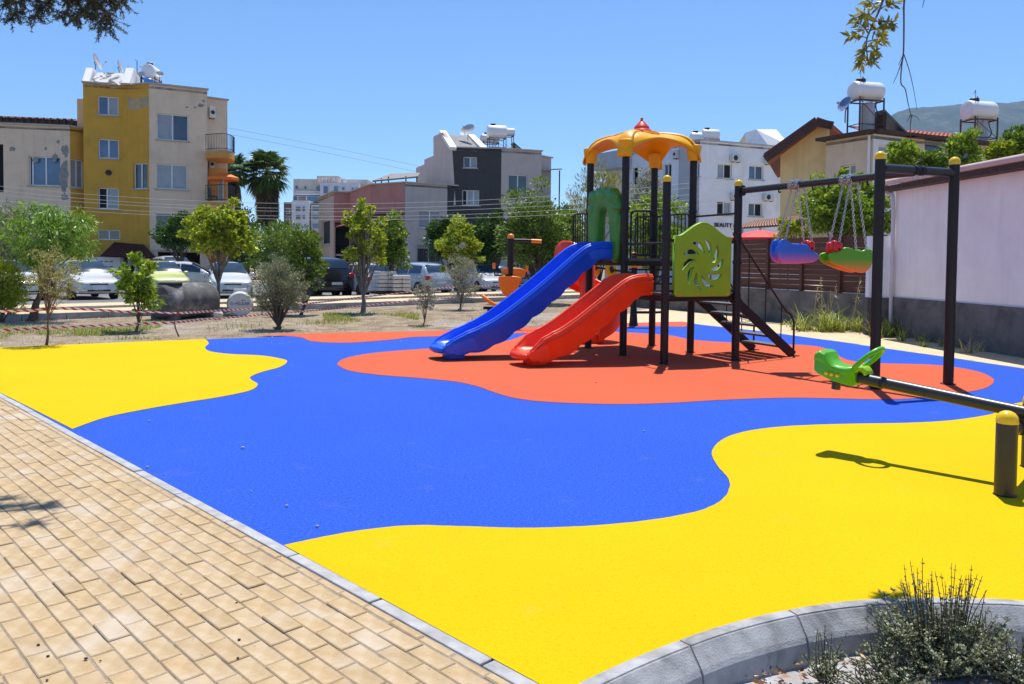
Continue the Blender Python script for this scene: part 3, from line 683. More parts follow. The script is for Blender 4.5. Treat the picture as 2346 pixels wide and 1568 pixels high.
# lime panel with a ring of curved cut-outs, on the long side of the lower deck
def sunpanel():
    x0, x1 = 0.145, SX-0.145; zs, zt, zb = 1.98, 2.20, 1.035; w = x1-x0; cx = (x0+x1)/2
    top = []
    for i in range(25):
        t = i/24; x = lerp(x1, x0, t); u = abs(t-0.5)*2
        e = 1-u; e = e*e*(3-2*e); z = zs+(zt-zs)*max(0.0, (e-0.06)/0.94)
        top.append((x, z))
    def rc(cx_, cz_, a0, r=0.06): return [(cx_+r*math.cos(a0+k*R(90)/4), cz_+r*math.sin(a0+k*R(90)/4)) for k in range(5)]
    outer = rc(x0+0.06, zb+0.06, R(180))+rc(x1-0.06, zb+0.06, R(270))+top
    holes = []; hc = (cx-0.0, zb+0.50); n = 10
    for k in range(n):
        a0 = 2*math.pi*k/n+0.2; ou = []; inn = []
        for j in range(9):
            t = j/8; r = lerp(0.175, 0.395, t); a = a0+0.66*t**1.25; wd = 0.088*math.sin(math.pi*min(1, t*0.9+0.06))**0.75*(0.55+0.6*t)
            px, pz = hc[0]+r*math.cos(a), hc[1]+r*math.sin(a)
            tx = (math.cos(a)*0.2-math.sin(a)*r*0.62, math.sin(a)*0.2+math.cos(a)*r*0.62); l = math.hypot(*tx); nx, nz = -tx[1]/l, tx[0]/l
            ou.append((px+nx*wd*0.5, pz+nz*wd*0.5)); inn.append((px-nx*wd*0.5, pz-nz*wd*0.5))
        holes.append(ou+inn[::-1])
    Mx = Matrix(((1, 0, 0, 0), (0, 0, 1, -SY), (0, 1, 0, 0), (0, 0, 0, 1)))
    o = curve_mesh('panel', [outer]+holes, 0.075, 0.012, PL_LIME, tw, Mx, 3); tag(o, 'lime green panel with pinwheel cut-outs')
    for x in (x0+0.09, x0+0.42, x1-0.42+0.05, x1-0.09):
        mb = MB(); mb.lathe([(0.021, 0), (0.021, 0.008), (0.009, 0.016)], 12, (x, -SY-0.038, zb+0.045), Matrix.Rotation(R(90), 3, 'X')); mb.build('bolt', PL_ORG, o, smooth=40, local=True)
    for x in (0.04, SX-0.04):
        for z in (1.12, 1.9):
            mb = MB(); mb.box((x+(0.04 if x < 0.5 else -0.04), -SY, z), (0.12, 0.03, 0.05)); mb.build('bracket', STEEL, o, local=True)
sunpanel()
# guard rails
def rail(a, b, z0, z1, n=7, curl=False):
    a = Vector(a); b = Vector(b); d = (b-a); L = d.length; d /= L; mb = MB(); h = (a+b)/2
    o = None
    pts = [P(a.x, a.y, z0), P(a.x, a.y, z1-0.1), P(a.x, a.y, z1-0.04)+d*0.02, P(a.x, a.y, z1)+d*0.08, P(b.x, b.y, z1)-d*0.08, P(b.x, b.y, z1-0.04)-d*0.02, P(b.x, b.y, z1-0.1), P(b.x, b.y, z0)]
    mb.tube(smooth_loop(pts, 4), 0.016, 8); o = mb.build('guard_rail', STEEL, tw, smooth=60, local=True)
    mb = MB(); mb.tube([P(a.x, a.y, z0+0.06), P(b.x, b.y, z0+0.06)], 0.014, 8); mb.build('rail_bar', STEEL, o, smooth=60, local=True)
    for i in range(1, n):
        p = a+(b-a)*(i/n); mb = MB(); mb.tube([P(p.x, p.y, z0+0.06), P(p.x, p.y, z1)], 0.010, 6); mb.build('baluster', STEEL, o, smooth=60, local=True)
rail((0, SY+0.09, 0), (0, SY+0.62, 0), D1, 2.44, 6)
rail((SX, SY+0.09, 0), (SX, SY+0.62, 0), D1, 2.44, 6)
rail((SX, 0.10, 0), (SX, SY-0.10, 0), D1, 2.42, 9)
rail((0.12, 0.0, 0), (0.62, 0.0, 0), D1, 2.42, 4)
for z, y in ((1.86, 0),):
    mb = MB(); mb.tube([(0.0, -0.03, z), (0.0, -SY+0.03, z)], 0.017, 8); mb.build('hand_bar', STEEL, tw, smooth=60, local=True)
    mb = MB(); mb.tube([(SX, -0.03, z+0.5), (SX, -SY+0.03, z+0.5)], 0.017, 8); mb.build('hand_bar', STEEL, tw, smooth=60, local=True)
mb = MB(); mb.tube([(0.02, -SY+0.02, D2-0.1), (SX-0.02, -SY+0.02, D2-0.1)], 0.02, 8); mb.build('deck_bar', STEEL, tw, smooth=60, local=True)
# step bars between the two decks
mb = MB()
for z in (1.2, 1.32, 1.44): mb.bar((0.1, 0, z), (SX-0.1, 0, z), 0.02, 0.03)
mb.build('riser', STEEL, tw, local=True)
# stairs at the lower deck, +x side
ya, yb_ = -1.06, -0.08; xf = 2.70
for y in (ya, yb_):
    mb = MB(); mb.bar((SX+0.02, y, D2-0.09), (xf, y, 0.02), 0.04, 0.15); mb.build('stringer', STEEL, tw, local=True, bevel=0.004)
    mb = MB(); mb.box((xf+0.02, y, 0.012), (0.16, 0.1, 0.008)); mb.build('foot_plate', STEEL, tw, local=True)
for i in range(5):
    z = 0.175+0.178*i; t = (z-0.02)/(D2-0.11); x = lerp(xf, SX+0.02, t)+0.02
    mb = MB(); mb.box((x, (ya+yb_)/2, z), (0.24, yb_-ya-0.05, 0.035)); mb.build('tread', TREADM, tw, local=True, bevel=0.004)
for y in (ya, yb_):
    top = [P(SX+0.03, y, 2.0), P(SX+0.12, y, 1.97), P(xf-0.28, y, 0.88), P(xf-0.12, y, 0.74), P(xf-0.02, y, 0.62), P(xf, y, 0.48), P(xf, y, 0.03)]
    mb = MB(); mb.tube(smooth_loop(top, 4), 0.017, 8); o = mb.build('handrail', STEEL, tw, smooth=60, local=True)
    for x in (1.72, 2.08, 2.42):
        zt = np.interp(x, [SX+0.12, xf-0.28], [1.97, 0.88]); zb = np.interp(x, [SX, xf], [D2-0.05, 0.05])
        mb = MB(); mb.tube([(x, y, zb), (x, y, zt)], 0.011, 6); mb.build('baluster', STEEL, o, smooth=60, local=True)

# ================================================================== SWINGS
Fp = TB+Matrix.Rotation(TA, 3, 'Z')@Vector((SX, -SY, 0))
W1, W2 = G(2003, 891), G(2172, 881)
Mid = (W1+W2)/2; BZ = 2.735
sw = thing('swing_set', 'black steel swing stand with two capped posts and a beam to the tower', 'swing set', Mid)
for w in (W1, W2):
    mb = MB(); mb.lathe([(0.063, 0.0), (0.063, 2.90)], 22, (w.x, w.y, 0)); o = mb.build('post', STEEL, sw, smooth=40)
    h = 2.90; mb = MB(); mb.lathe([(0.069, h-0.03), (0.069, h+0.01), (0.062, h+0.035), (0.046, h+0.058), (0.025, h+0.07), (0.004, h+0.073)], 22, (w.x, w.y, 0)); mb.build('cap', CAPY, o, smooth=40)
    mb = MB(); mb.lathe([(0.095, 0.004), (0.095, 0.012), (0.067, 0.016)], 20, (w.x, w.y, 0)); mb.build('foot_flange', STEEL, o, smooth=40)
dcr = (W2-W1).normalized()
mb = MB(); mb.tube([W1+Vector((0, 0, BZ+0.03))+dcr*0.05, W2+Vector((0, 0, BZ+0.03))-dcr*0.05], 0.055, 18); mb.build('crossbar', STEEL_G, sw, smooth=40)
db = (Mid-Fp).normalized()
mb = MB(); mb.tube([Fp+Vector((0, 0, BZ-0.02))+db*0.09, Mid+Vector((0, 0, BZ+0.01))-db*0.05], 0.050, 18); mb.build('beam', STEEL_G, sw, smooth=40)
mb = MB(); Mq = db.to_track_quat('Z', 'Y').to_matrix(); mb.lathe([(0.085, -0.01), (0.085, 0.01)], 18, Fp+Vector((0, 0, BZ-0.02))+db*0.085, Mq); mb.build('flange', STEEL, sw, smooth=40)
Mq = dcr.to_track_quat('Z', 'Y').to_matrix()
for k in (-1, 1):
    mb = MB(); mb.lathe([(0.064, -0.035), (0.064, 0.035)], 18, Mid+Vector((0, 0, BZ+0.03))+dcr*0.05*k, Mq); mb.build('clamp', STEEL, sw, smooth=40)
    mb = MB(); mb.lathe([(0.012, 0), (0.012, 0.03)], 8, Mid+Vector((0, 0, BZ-0.07))+dcr*0.045*k); mb.build('bolt', CHAIN, sw)
def chain_mesh(pts, link=0.05, r=0.0055):
    pts = [Vector(p) for p in pts]; L = [0]
    for a, b in zip(pts[:-1], pts[1:]): L.append(L[-1]+(b-a).length)
    n = max(2, int(L[-1]/(link*0.74))); mb = MB()
    for i in range(n):
        s_ = (i+0.5)*L[-1]/n
        k = max(j for j in range(len(L)) if L[j] <= s_); k = min(k, len(pts)-2)
        t = (s_-L[k])/max(1e-6, L[k+1]-L[k]); c = pts[k].lerp(pts[k+1], t); d = (pts[k+1]-pts[k]).normalized()
        u = d.orthogonal().normalized(); w = d.cross(u)
        if i % 2: u, w = w, u
        ring = []
        for q in range(8):
            a = 2*math.pi*q/8; ctr = c+d*(math.cos(a)*link*0.5)+u*(math.sin(a)*link*0.3); rad = (d*math.cos(a)*0.6+u*math.sin(a)).normalized()
            ring.append([ctr+rad*r*math.cos(2*math.pi*e/4)+w*r*math.sin(2*math.pi*e/4) for e in range(4)])
        ring.append(ring[0]); mb.grid(ring, closed=True)
    return mb
def swing_colour(name, top, low, z0, z1):
    m, nt, b, out = nodemat(name); tc = nt.nodes.new('ShaderNodeTexCoord'); sx = nt.nodes.new('ShaderNodeSeparateXYZ'); lk(nt, tc.outputs['Object'], sx.inputs[0])
    mr = nt.nodes.new('ShaderNodeMapRange'); mr.inputs['From Min'].default_value = z0; mr.inputs['From Max'].default_value = z1; lk(nt, sx.outputs['Z'], mr.inputs[0])
    n = noise_node(nt, 5, 3); ad = nt.nodes.new('ShaderNodeMath'); ad.operation = 'MULTIPLY_ADD'; ad.inputs[1].default_value = 0.3; lk(nt, n.outputs[0], ad.inputs[0]); lk(nt, mr.outputs[0], ad.inputs[2])
    c = ramp(nt, ad.outputs[0], [(0.15, low), (0.65, lerp3(low, top, 0.75)), (0.95, top)]); lk(nt, c.outputs[0], b.inputs['Base Color']); b.inputs['Roughness'].default_value = 0.38; return m
def lerp3(a, b, t): return tuple(x+(y-x)*t for x, y in zip(a, b))
PL_SRED = M('plastic bright red', (0.70, 0.012, 0.012), 0.35, 0.06, 5)
def swing(t, zc, name_label, mat, tilt, flip):
    c = Fp.lerp(Mid, t); bm_ = Vector((c.x, c.y, BZ)); ad = math.atan2(db.y, db.x)
    root = thing('toddler_swing', name_label, 'swing', (c.x, c.y, zc), 0, 'toddler swings hanging from the swing beam')
    Rz = Matrix.Rotation(R(6 if flip else 4), 4, 'Z') @ Matrix.Rotation(tilt, 4, 'Y')
    # side outline of the cradle (x along, z up)
    o_ = [(-0.30, 0.10), (-0.26, 0.165), (-0.19, 0.165), (-0.13, 0.125), (-0.05, 0.118), (0.06, 0.125), (0.13, 0.11), (0.20, 0.04), (0.29, 0.0), (0.315, -0.05), (0.29, -0.10), (0.22, -0.135), (0.05, -0.165), (-0.10, -0.175), (-0.22, -0.165), (-0.285, -0.10), (-0.31, 0.0)]
    if flip: o_ = [(-x, z) for x, z in o_][::-1]
    lp = smooth_loop([Vector((p[0], p[1], 0)) for p in o_], 4, True)
    for sy_ in (-0.135, 0.135):
        Mx = Rz @ Matrix(((1, 0, 0, 0), (0, 0, -1, sy_), (0, 1, 0, 0), (0, 0, 0, 1)))
        o = curve_mesh('side_panel', [[(p.x, p.y) for p in lp]], 0.055, 0.02, mat, root, Mx, 3); o.data.polygons.foreach_set('use_smooth', [True]*len(o.data.polygons)); o.data.set_sharp_from_angle(angle=R(40))
    k = -1 if flip else 1
    seat = [(-0.25, 0.06), (-0.27, -0.05), (-0.22, -0.13), (0.0, -0.14), (0.22, -0.11), (0.24, -0.08), (0.0, -0.10), (-0.17, -0.09), (-0.2, -0.03), (-0.19, 0.07)]
    seat = [(x*k, z) for x, z in seat]
    mb = MB(); mb.prism(seat, -0.12, 0.12, Rz @ Matrix(((1, 0, 0, 0), (0, 0, -1, 0), (0, 1, 0, 0), (0, 0, 0, 1)))); mb.build('seat', mat, root, local=True, bevel=0.01)
    # red bow-shaped safety bar at the front
    for yy, zz, rr in ((-0.11, 0.10, 0.055), (0.0, 0.12, 0.062), (0.11, 0.10, 0.055)):
        mb = MB(); mb.box((k*0.20, yy, zz), (0.10, 0.095, 0.15)); mb.v = [tuple(Rz@Vector(v)) for v in mb.v]; mb.build('safety_bar', PL_SRED, root, local=True, bevel=0.035, seg=3, smooth=50)
    mb = MB(); mb.tube([Rz@Vector((k*0.2, -0.16, 0.07)), Rz@Vector((k*0.2, 0.16, 0.07))], 0.02, 8); mb.build('rod', STEEL, root, local=True)
    # chains: wound round the beam then down to the four corners
    loc = Vector((c.x, c.y, zc)); ti = 0
    for sx_ in (-1, 1):
        for sy_ in (-1, 1):
            wnd = []; base = bm_-loc+db*(sx_*0.10+sy_*0.02)
            perp = db.cross(Vector((0, 0, 1))).normalized()
            for q in range(22):
                a = q/21*2*math.pi*1.75; wnd.append(base+db*(sx_*(-0.05)+(q/21)*0.07*(-sy_))+perp*math.sin(a)*0.062+Vector((0, 0, math.cos(a)*0.062)))
            anchor = Rz@Vector((sx_*0.21, sy_*0.135, 0.12))
            o = chain_mesh(wnd+[lerp(wnd[-1], anchor, 0.5), anchor]).build('chain', CHAIN, root, smooth=60, local=True)
    # small hook under the beam beside the chains
    for sx_ in (-1, 1):
        p = bm_-loc+db*sx_*0.30; mb = MB(); mb.tube([p+Vector((0, 0, -0.045)), p+Vector((0, 0, -0.09)), p+db*0.02+Vector((0, 0, -0.105)), p+db*0.035+Vector((0, 0, -0.085))], 0.011, 6); mb.build('hook', STEEL, root, local=True, smooth=60)
swing(0.367, 1.735, 'blue and pink toddler swing seat with red safety bar', swing_colour('swing blue pink', (0.03, 0.16, 0.70), (0.75, 0.16, 0.42), -0.17, 0.06), R(4), False)
swing(0.66, 1.655, 'green and orange toddler swing seat with red safety bar', swing_colour('swing green orange', (0.11, 0.38, 0.01), (0.90, 0.28, 0.04), -0.17, 0.02), R(12), True)

# ================================================================== SEESAW
Q1 = G(2302, 1136); Q2 = Vector((4.03, 6.05, 0)); bd = Vector((0.667, -0.745, 0)).normalized(); piv = Q1.lerp(Q2, 0.5); piv = Vector((3.64, 5.60, 0))
ss = thing('seesaw', 'anthracite seesaw with a green moulded seat and yellow capped support posts', 'seesaw', piv)
for q in (Q1, Q2):
    h = 0.50; mb = MB(); mb.lathe([(0.066, 0.0), (0.066, h)], 24, (q.x, q.y, 0)); o = mb.build('post', STEEL_G, ss, smooth=40)
    mb = MB(); mb.lathe([(0.068, h-0.005), (0.068, h+0.02), (0.062, h+0.045), (0.045, h+0.066), (0.022, h+0.078), (0.003, h+0.08)], 24, (q.x, q.y, 0)); mb.build('cap', CAPY, o, smooth=40)
    mb = MB(); mb.lathe([(0.0685, 0.002), (0.072, 0.006), (0.067, 0.012)], 24, (q.x, q.y, 0)); mb.build('foot_ring', STEEL, o, smooth=40)
mb = MB(); mb.tube([Q1+Vector((0, 0, 0.41)), Q2+Vector((0, 0, 0.41))], 0.045, 16); mb.build('crossbar', STEEL_G, ss, smooth=40)
e1 = Vector((2.79, 6.54, 0.635)); e2 = piv+(piv-Vector((2.79, 6.54, 0)))+Vector((0, 0, 0.40)); bdir = (e2-e1).normalized()
mb = MB(); mb.tube([e1+bdir*0.05, e2], 0.046, 20); mb.build('beam', STEEL_G, ss, smooth=40)
mb = MB(); mb.bar(piv+Vector((-0.09, 0.05, 0.43)), piv+Vector((0.09, -0.05, 0.43)), 0.05, 0.16); mb.build('pivot_bracket', STEEL, ss, bevel=0.01)
mb = MB(); mb.tube([piv+Vector((-0.17, -0.13, 0.44)), piv+Vector((-0.10, -0.05, 0.44))], 0.014, 10); mb.build('bolt', CAPY, ss, smooth=40)
mb = MB(); Mq = bdir.to_track_quat('Z', 'Y').to_matrix(); mb.lathe([(0.0485, -0.012), (0.0485, 0.012)], 20, e1+bdir*0.30, Mq); mb.build('collar', STEEL, ss, smooth=40)
def seesaw_seat(e, d, far=False):
    d = d.normalized(); sdv = Vector((0, 0, 1)).cross(d).normalized(); up = d.cross(sdv)
    Mx = Matrix((d, sdv, up)).transposed().to_4x4(); Mx.translation = e-world_loc(ss)
    # long section: x along beam towards the pivot, z up
    rows = []
    st = [(-0.235, 0.03, 0.12, 0.10), (-0.225, 0.0, 0.165, 0.115), (-0.19, -0.02, 0.185, 0.118), (-0.145, -0.035, 0.17, 0.112), (-0.115, -0.045, 0.115, 0.104), (-0.08, -0.055, 0.088, 0.10), (-0.02, -0.06, 0.082, 0.10), (0.04, -0.065, 0.085, 0.098), (0.085, -0.07, 0.095, 0.09), (0.11, -0.06, 0.09, 0.075)]
    for x, lo, hi, w in st:
        rows.append([Mx@Vector((x, a, b)) for a, b in [(-w*0.86, lo), (-w*0.95, lo+0.015), (-w*0.97, lerp(lo, hi, 0.55)), (-w*1.12, lerp(lo, hi, 0.66)), (-w*1.12, hi-0.022), (-w*0.92, hi-0.004), (-w*0.5, hi), (w*0.5, hi), (w*0.92, hi-0.004), (w*1.12, hi-0.022), (w*1.12, lerp(lo, hi, 0.66)), (w*0.97, lerp(lo, hi, 0.55)), (w*0.95, lo+0.015), (w*0.86, lo)]])
    mb = MB(); mb.grid(rows, closed=True, caps=True); o = mb.build('seat', PL_GRN, ss, smooth=38, local=True, bevel=0.006)
    lp = []
    for k in range(29):
        a = -math.pi/2+2*math.pi*k/28; u = math.cos(a)*0.125; q = (math.sin(a)+1)/2; lp.append(Mx@Vector((0.075+0.185*q, u, 0.055+0.215*q)))
    mb = MB(); mb.tube(lp, 0.021, 10, caps=False); mb.build('handle', PL_GRN, o, smooth=60, local=True)
    mb = MB(); rows = []
    for j in range(7):
        t = j/6; rows.append([Mx@Vector((lerp(0.09, 0.20, t), w*lerp(0.085, 0.06, t), 0.07+0.06*math.sin(t*2.6)-0.05*t)) for w in (-1, -0.5, 0, 0.5, 1)])
    mb.grid(rows); g = mb.build('knee_pad', PL_LIME, o, smooth=60, local=True); s_ = g.modifiers.new('t', 'SOLIDIFY'); s_.thickness = 0.03
    for k_, x in enumerate((-0.12, -0.075, -0.025)):
        mb = MB(); mb.lathe([(0.016, 0), (0.016, 0.014), (0.007, 0.022)], 12, Mx@Vector((x, -0.094, 0.0)), Mx.to_3x3() @ Matrix.Rotation(R(90), 3, 'X')); mb.build('bolt', CAPY, o, smooth=40, local=True)
    mb = MB(); mb.tube([Mx@Vector((-0.07, 0, -0.02)), Mx@Vector((-0.07, 0, -0.135))], 0.036, 14); mb.build('bumper', STEEL_G, ss, smooth=40, local=True)
seesaw_seat(e1, bdir); seesaw_seat(e2, -bdir, True)
# ================================================================== BUILDINGS
def plaster(name, col, **k): 
    k.setdefault('dirt', sc(col, 0.78)); k.setdefault('streak', sc(col, 0.66)); return M(name, col, 0.9, 0.07, 1.5, 0.5, 35, 0.012, spec=0.2, dscale=0.7, dlo=0.52, dhi=0.8, **k)
P_YEL = plaster('plaster ochre', (0.66, 0.36, 0.055)); P_BEI = plaster('plaster beige', (0.80, 0.61, 0.43))
P_ORG = plaster('plaster orange', (0.70, 0.33, 0.09)); P_PEACH = plaster('plaster peach', (0.75, 0.45, 0.25))
P_GREY = plaster('plaster warm grey', (0.56, 0.475, 0.42)); P_DARK = plaster('plaster anthracite', (0.075, 0.07, 0.07)); P_PINK = plaster('plaster dusty pink', (0.52, 0.25, 0.22))
P_ROSE = plaster('plaster rose beige', (0.66, 0.53, 0.47)); P_WHT = plaster('plaster white', (0.86, 0.87, 0.89)); P_LG = plaster('plaster light grey', (0.52, 0.525, 0.54))
P_CREAM = plaster('plaster cream yellow', (0.82, 0.62, 0.30)); P_CRM2 = plaster('plaster cream', (0.76, 0.62, 0.44)); P_WALLP = plaster('plaster pinkish white', (0.95, 0.91, 0.80), dirt=(0.88, 0.84, 0.74), streak=(0.76, 0.72, 0.64))
P_PATCH = M('bare cement patch', (0.30, 0.28, 0.26), 0.95, 0.25, 6, 0.5, 60, 0.004)
TILE_D = M('roof tile maroon', (0.17, 0.045, 0.035), 0.8, 0.35, 8, 0.3, 50, 0.006); TILE_R = M('roof tile red', (0.48, 0.10, 0.055), 0.8, 0.3, 8, 0.3, 50, 0.006)
TILE_B = M('roof tile faded', (0.46, 0.29, 0.22), 0.85, 0.35, 8, 0.3, 50, 0.006)
WOOD_D = M('timber dark', (0.075, 0.04, 0.028), 0.8, 0.4, 10, 0.3, 30, 0.004); WOOD_R = M('timber red brown', (0.32, 0.085, 0.04), 0.7, 0.25, 6)
GREYR = M('grey roof sheet', (0.24, 0.235, 0.23), 0.85, 0.25, 4, 0.3, 30, 0.005, dirt=(0.13, 0.125, 0.12))
FLAKE = M('flaking whitewash', (0.70, 0.69, 0.67), 0.9, 0.1, 3, 0.3, 60, 0.004, dirt=(0.13, 0.12, 0.11), dscale=1.6, dlo=0.5, dhi=0.56)
TANKW = M('water tank white', (0.78, 0.77, 0.77), 0.4, 0.06, 3); TANKG = M('water tank grey', (0.42, 0.43, 0.46), 0.5, 0.15, 5); RUST = M('rusty frame steel', (0.10, 0.055, 0.04), 0.8, 0.4, 12)
PANELM = M('solar collector', (0.10, 0.105, 0.12), 0.25, 0.3, 5, spec=0.6); DISHM = M('dish grey', (0.48, 0.47, 0.46), 0.6, 0.1, 5); ACM = M('air conditioner casing', (0.66, 0.65, 0.62), 0.55, 0.06, 5)
BLUEP = M('blue plastic barrel', (0.03, 0.17, 0.55), 0.4, 0.1, 5); REDC = M('red canvas', (0.75, 0.03, 0.03), 0.7, 0.08, 4); ORGC = M('orange canvas', (0.85, 0.20, 0.015), 0.7, 0.08, 4)

def hit(p0, p1, px, py):
    d = ray(px, py); e = (p1-p0); L = math.hypot(e.x, e.y); ex, ey = e.x/L, e.y/L
    k = d.x*(-ey)+d.y*ex
    t = (p0.x*(-ey)+p0.y*ex)/k
    x, y = d.x*t, d.y*t
    return (x-p0.x)*ex+(y-p0.y)*ey, EYE+d.z*t
class Wall:
    def __init__(s, root, p0, p1, z0, z1, mat, name='wall', depth=0.16):
        s.root = root; s.p0 = Vector((p0.x, p0.y, 0)); s.p1 = Vector((p1.x, p1.y, 0)); s.z0 = z0; s.z1 = z1; s.mat = mat; s.name = name; s.depth = depth
        e = s.p1-s.p0; s.L = e.length; s.e = e/s.L; s.n = Vector((s.e.y, -s.e.x, 0))
        if s.n.dot(-s.p0) < 0: s.n = -s.n
        s.op = []
    def at(s, u, z, out=0.0): return s.p0+s.e*u+s.n*out+Vector((0, 0, z))
    def rect(s, x0, y0, x1, y1):
        ym, xm = (y0+y1)/2, (x0+x1)/2
        u0, _ = hit(s.p0, s.p1, x0, ym); u1, _ = hit(s.p0, s.p1, x1, ym); _, za = hit(s.p0, s.p1, xm, y0); _, zb = hit(s.p0, s.p1, xm, y1)
        return max(0.05, min(u0, u1)), min(s.L-0.05, max(u0, u1)), zb, za
    def window(s, x0, y0, x1, y1, panes=('g', 'c'), frame=UPVC, sill=True, split=None, bars=False):
        u0, u1, zb, za = s.rect(x0, y0, x1, y1); s.op.append((u0, u1, zb, za, dict(panes=panes, frame=frame, sill=sill, split=split, bars=bars)))
    def hole(s, x0, y0, x1, y1): u0, u1, zb, za = s.rect(x0, y0, x1, y1); s.op.append((u0, u1, zb, za, None))
    def build(s, cap=None):
        us = sorted(set([0.0, s.L]+[v for o in s.op for v in o[:2]])); zs = sorted(set([s.z0, s.z1]+[v for o in s.op for v in o[2:4]]))
        zs = [z for z in zs if s.z0 <= z <= s.z1]
        mb = MB()
        for i in range(len(us)-1):
            for j in range(len(zs)-1):
                uc, zc = (us[i]+us[i+1])/2, (zs[j]+zs[j+1])/2
                if any(o[0] < uc < o[1] and o[2] < zc < o[3] for o in s.op): continue
                mb.add([s.at(us[i], zs[j]), s.at(us[i+1], zs[j]), s.at(us[i+1], zs[j+1]), s.at(us[i], zs[j+1])], [(0, 1, 2, 3)])
        for u0, u1, zb, za, k in s.op:
            D = -(s.depth+0.05)
            q = [(u0, zb), (u1, zb), (u1, za), (u0, za)]
            for (a, b) in zip(q, q[1:]+q[:1]): mb.add([s.at(*a), s.at(*b), s.at(*b, D), s.at(*a, D)], [(0, 1, 2, 3)])
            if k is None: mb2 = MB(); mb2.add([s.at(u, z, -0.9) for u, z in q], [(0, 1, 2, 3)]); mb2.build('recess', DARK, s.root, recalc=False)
        mb.build(s.name, s.mat, s.root, recalc=False)
        for u0, u1, zb, za, k in s.op:
            if k: make_window(s, u0, u1, zb, za, **k)
        if cap:
            mb = MB(); mb.bar(s.at(-0.06, s.z1+0.04), s.at(s.L+0.06, s.z1+0.04), 0.34, 0.09); mb.build('coping', cap, s.root)
        return s
PANE = {'g': GLASS, 'b': GLASSB, 'c': CURT, 'd': DARK}
def make_window(w, u0, u1, zb, za, panes, frame, sill, split, bars):
    fw = 0.06; D = -w.depth; n = len(panes); mb = MB()
    def bar(a, b, c, d, out=D): mb.box(w.at((a+b)/2, (c+d)/2, out), (b-a, 0.06, d-c), math.atan2(w.e.y, w.e.x))
    bar(u0, u1, za-fw, za); bar(u0, u1, zb, zb+fw); bar(u0, u0+fw, zb+fw, za-fw); bar(u1-fw, u1, zb+fw, za-fw)
    cuts = [u0]+[lerp(u0, u1, (split[i] if split else (i+1)/n)) for i in range(n-1)]+[u1]
    for c in cuts[1:-1]: bar(c-fw*0.6, c+fw*0.6, zb+fw, za-fw)
    o = mb.build('window', frame, w.root)
    for i, p in enumerate(panes):
        m2 = MB(); a, b = cuts[i]+fw*0.5, cuts[i+1]-fw*0.5
        m2.box(w.at((a+b)/2, (za+zb)/2, D-0.02-0.012*(i % 2)), (b-a, 0.012, za-zb-fw), math.atan2(w.e.y, w.e.x)); m2.build('pane', PANE[p], o)
    if sill:
        m2 = MB(); m2.box(w.at((u0+u1)/2, zb-0.04, 0.0), (u1-u0+0.2, 0.2, 0.07), math.atan2(w.e.y, w.e.x)); m2.build('sill', SILL, o)
    if bars:
        m2 = MB(); nb = int((u1-u0)/0.14)
        for k in range(nb+1): m2.bar(w.at(lerp(u0, u1, k/nb), zb-0.05, 0.10), w.at(lerp(u0, u1, k/nb), za+0.2, 0.10), 0.02, 0.02)
        for z in (zb, (za+zb)/2, za+0.1): m2.bar(w.at(u0, z, 0.10), w.at(u1, z, 0.10), 0.02, 0.02)
        m2.build('window_grille', BLACKM, o)
def block(root, corners, z0, z1, mats, roofmat, depth=9.0, cap=None, setup=None, sidemat=None):
    """facade walls along corners (left to right), plain side and back walls, roof slab"""
    ws = []
    for i in range(len(corners)-1):
        w = Wall(root, corners[i], corners[i+1], z0[i] if isinstance(z0, (list, tuple)) else z0, z1, mats[i]); ws.append(w)
    if setup: setup(ws)
    for w in ws: w.build(cap)
    a, b = corners[0], corners[-1]; d0 = Vector((a.x, a.y, 0)).normalized()*depth; d1 = Vector((b.x, b.y, 0)).normalized()*depth
    d0 = d1 = (d0+d1)/2
    ba, bb = a+d0, b+d1; zz = z0[0] if isinstance(z0, (list, tuple)) else z0
    mb = MB()
    for p, q in ((a, ba), (ba, bb), (bb, b)): mb.add([(p.x, p.y, zz), (q.x, q.y, zz), (q.x, q.y, z1), (p.x, p.y, z1)], [(0, 1, 2, 3)])
    mb.build('side_wall', sidemat or mats[0], root, recalc=False)
    mb = MB(); mb.prism([(c.x, c.y) for c in corners]+[(bb.x, bb.y), (ba.x, ba.y)], z1-0.25, z1-0.12); mb.build('roof', roofmat, root)
    return ws
def poly_wall(root, p0, p1, pxs, mat, name='wall', thick=0.25):
    e = (p1-p0); e = Vector((e.x, e.y, 0)).normalized(); n = Vector((-e.y, e.x, 0))
    if n.dot(p0) < 0: n = -n
    P_ = [hit(p0, p1, *p) for p in pxs]; vs = [Vector((p0.x, p0.y, 0))+e*u+Vector((0, 0, z)) for u, z in P_]; m = len(vs)
    mb = MB(); mb.add(vs+[v+n*thick for v in vs], [tuple(range(m)), tuple(range(2*m-1, m-1, -1))]+[(i, (i+1) % m, m+(i+1) % m, m+i) for i in range(m)])
    return mb.build(name, mat, root)
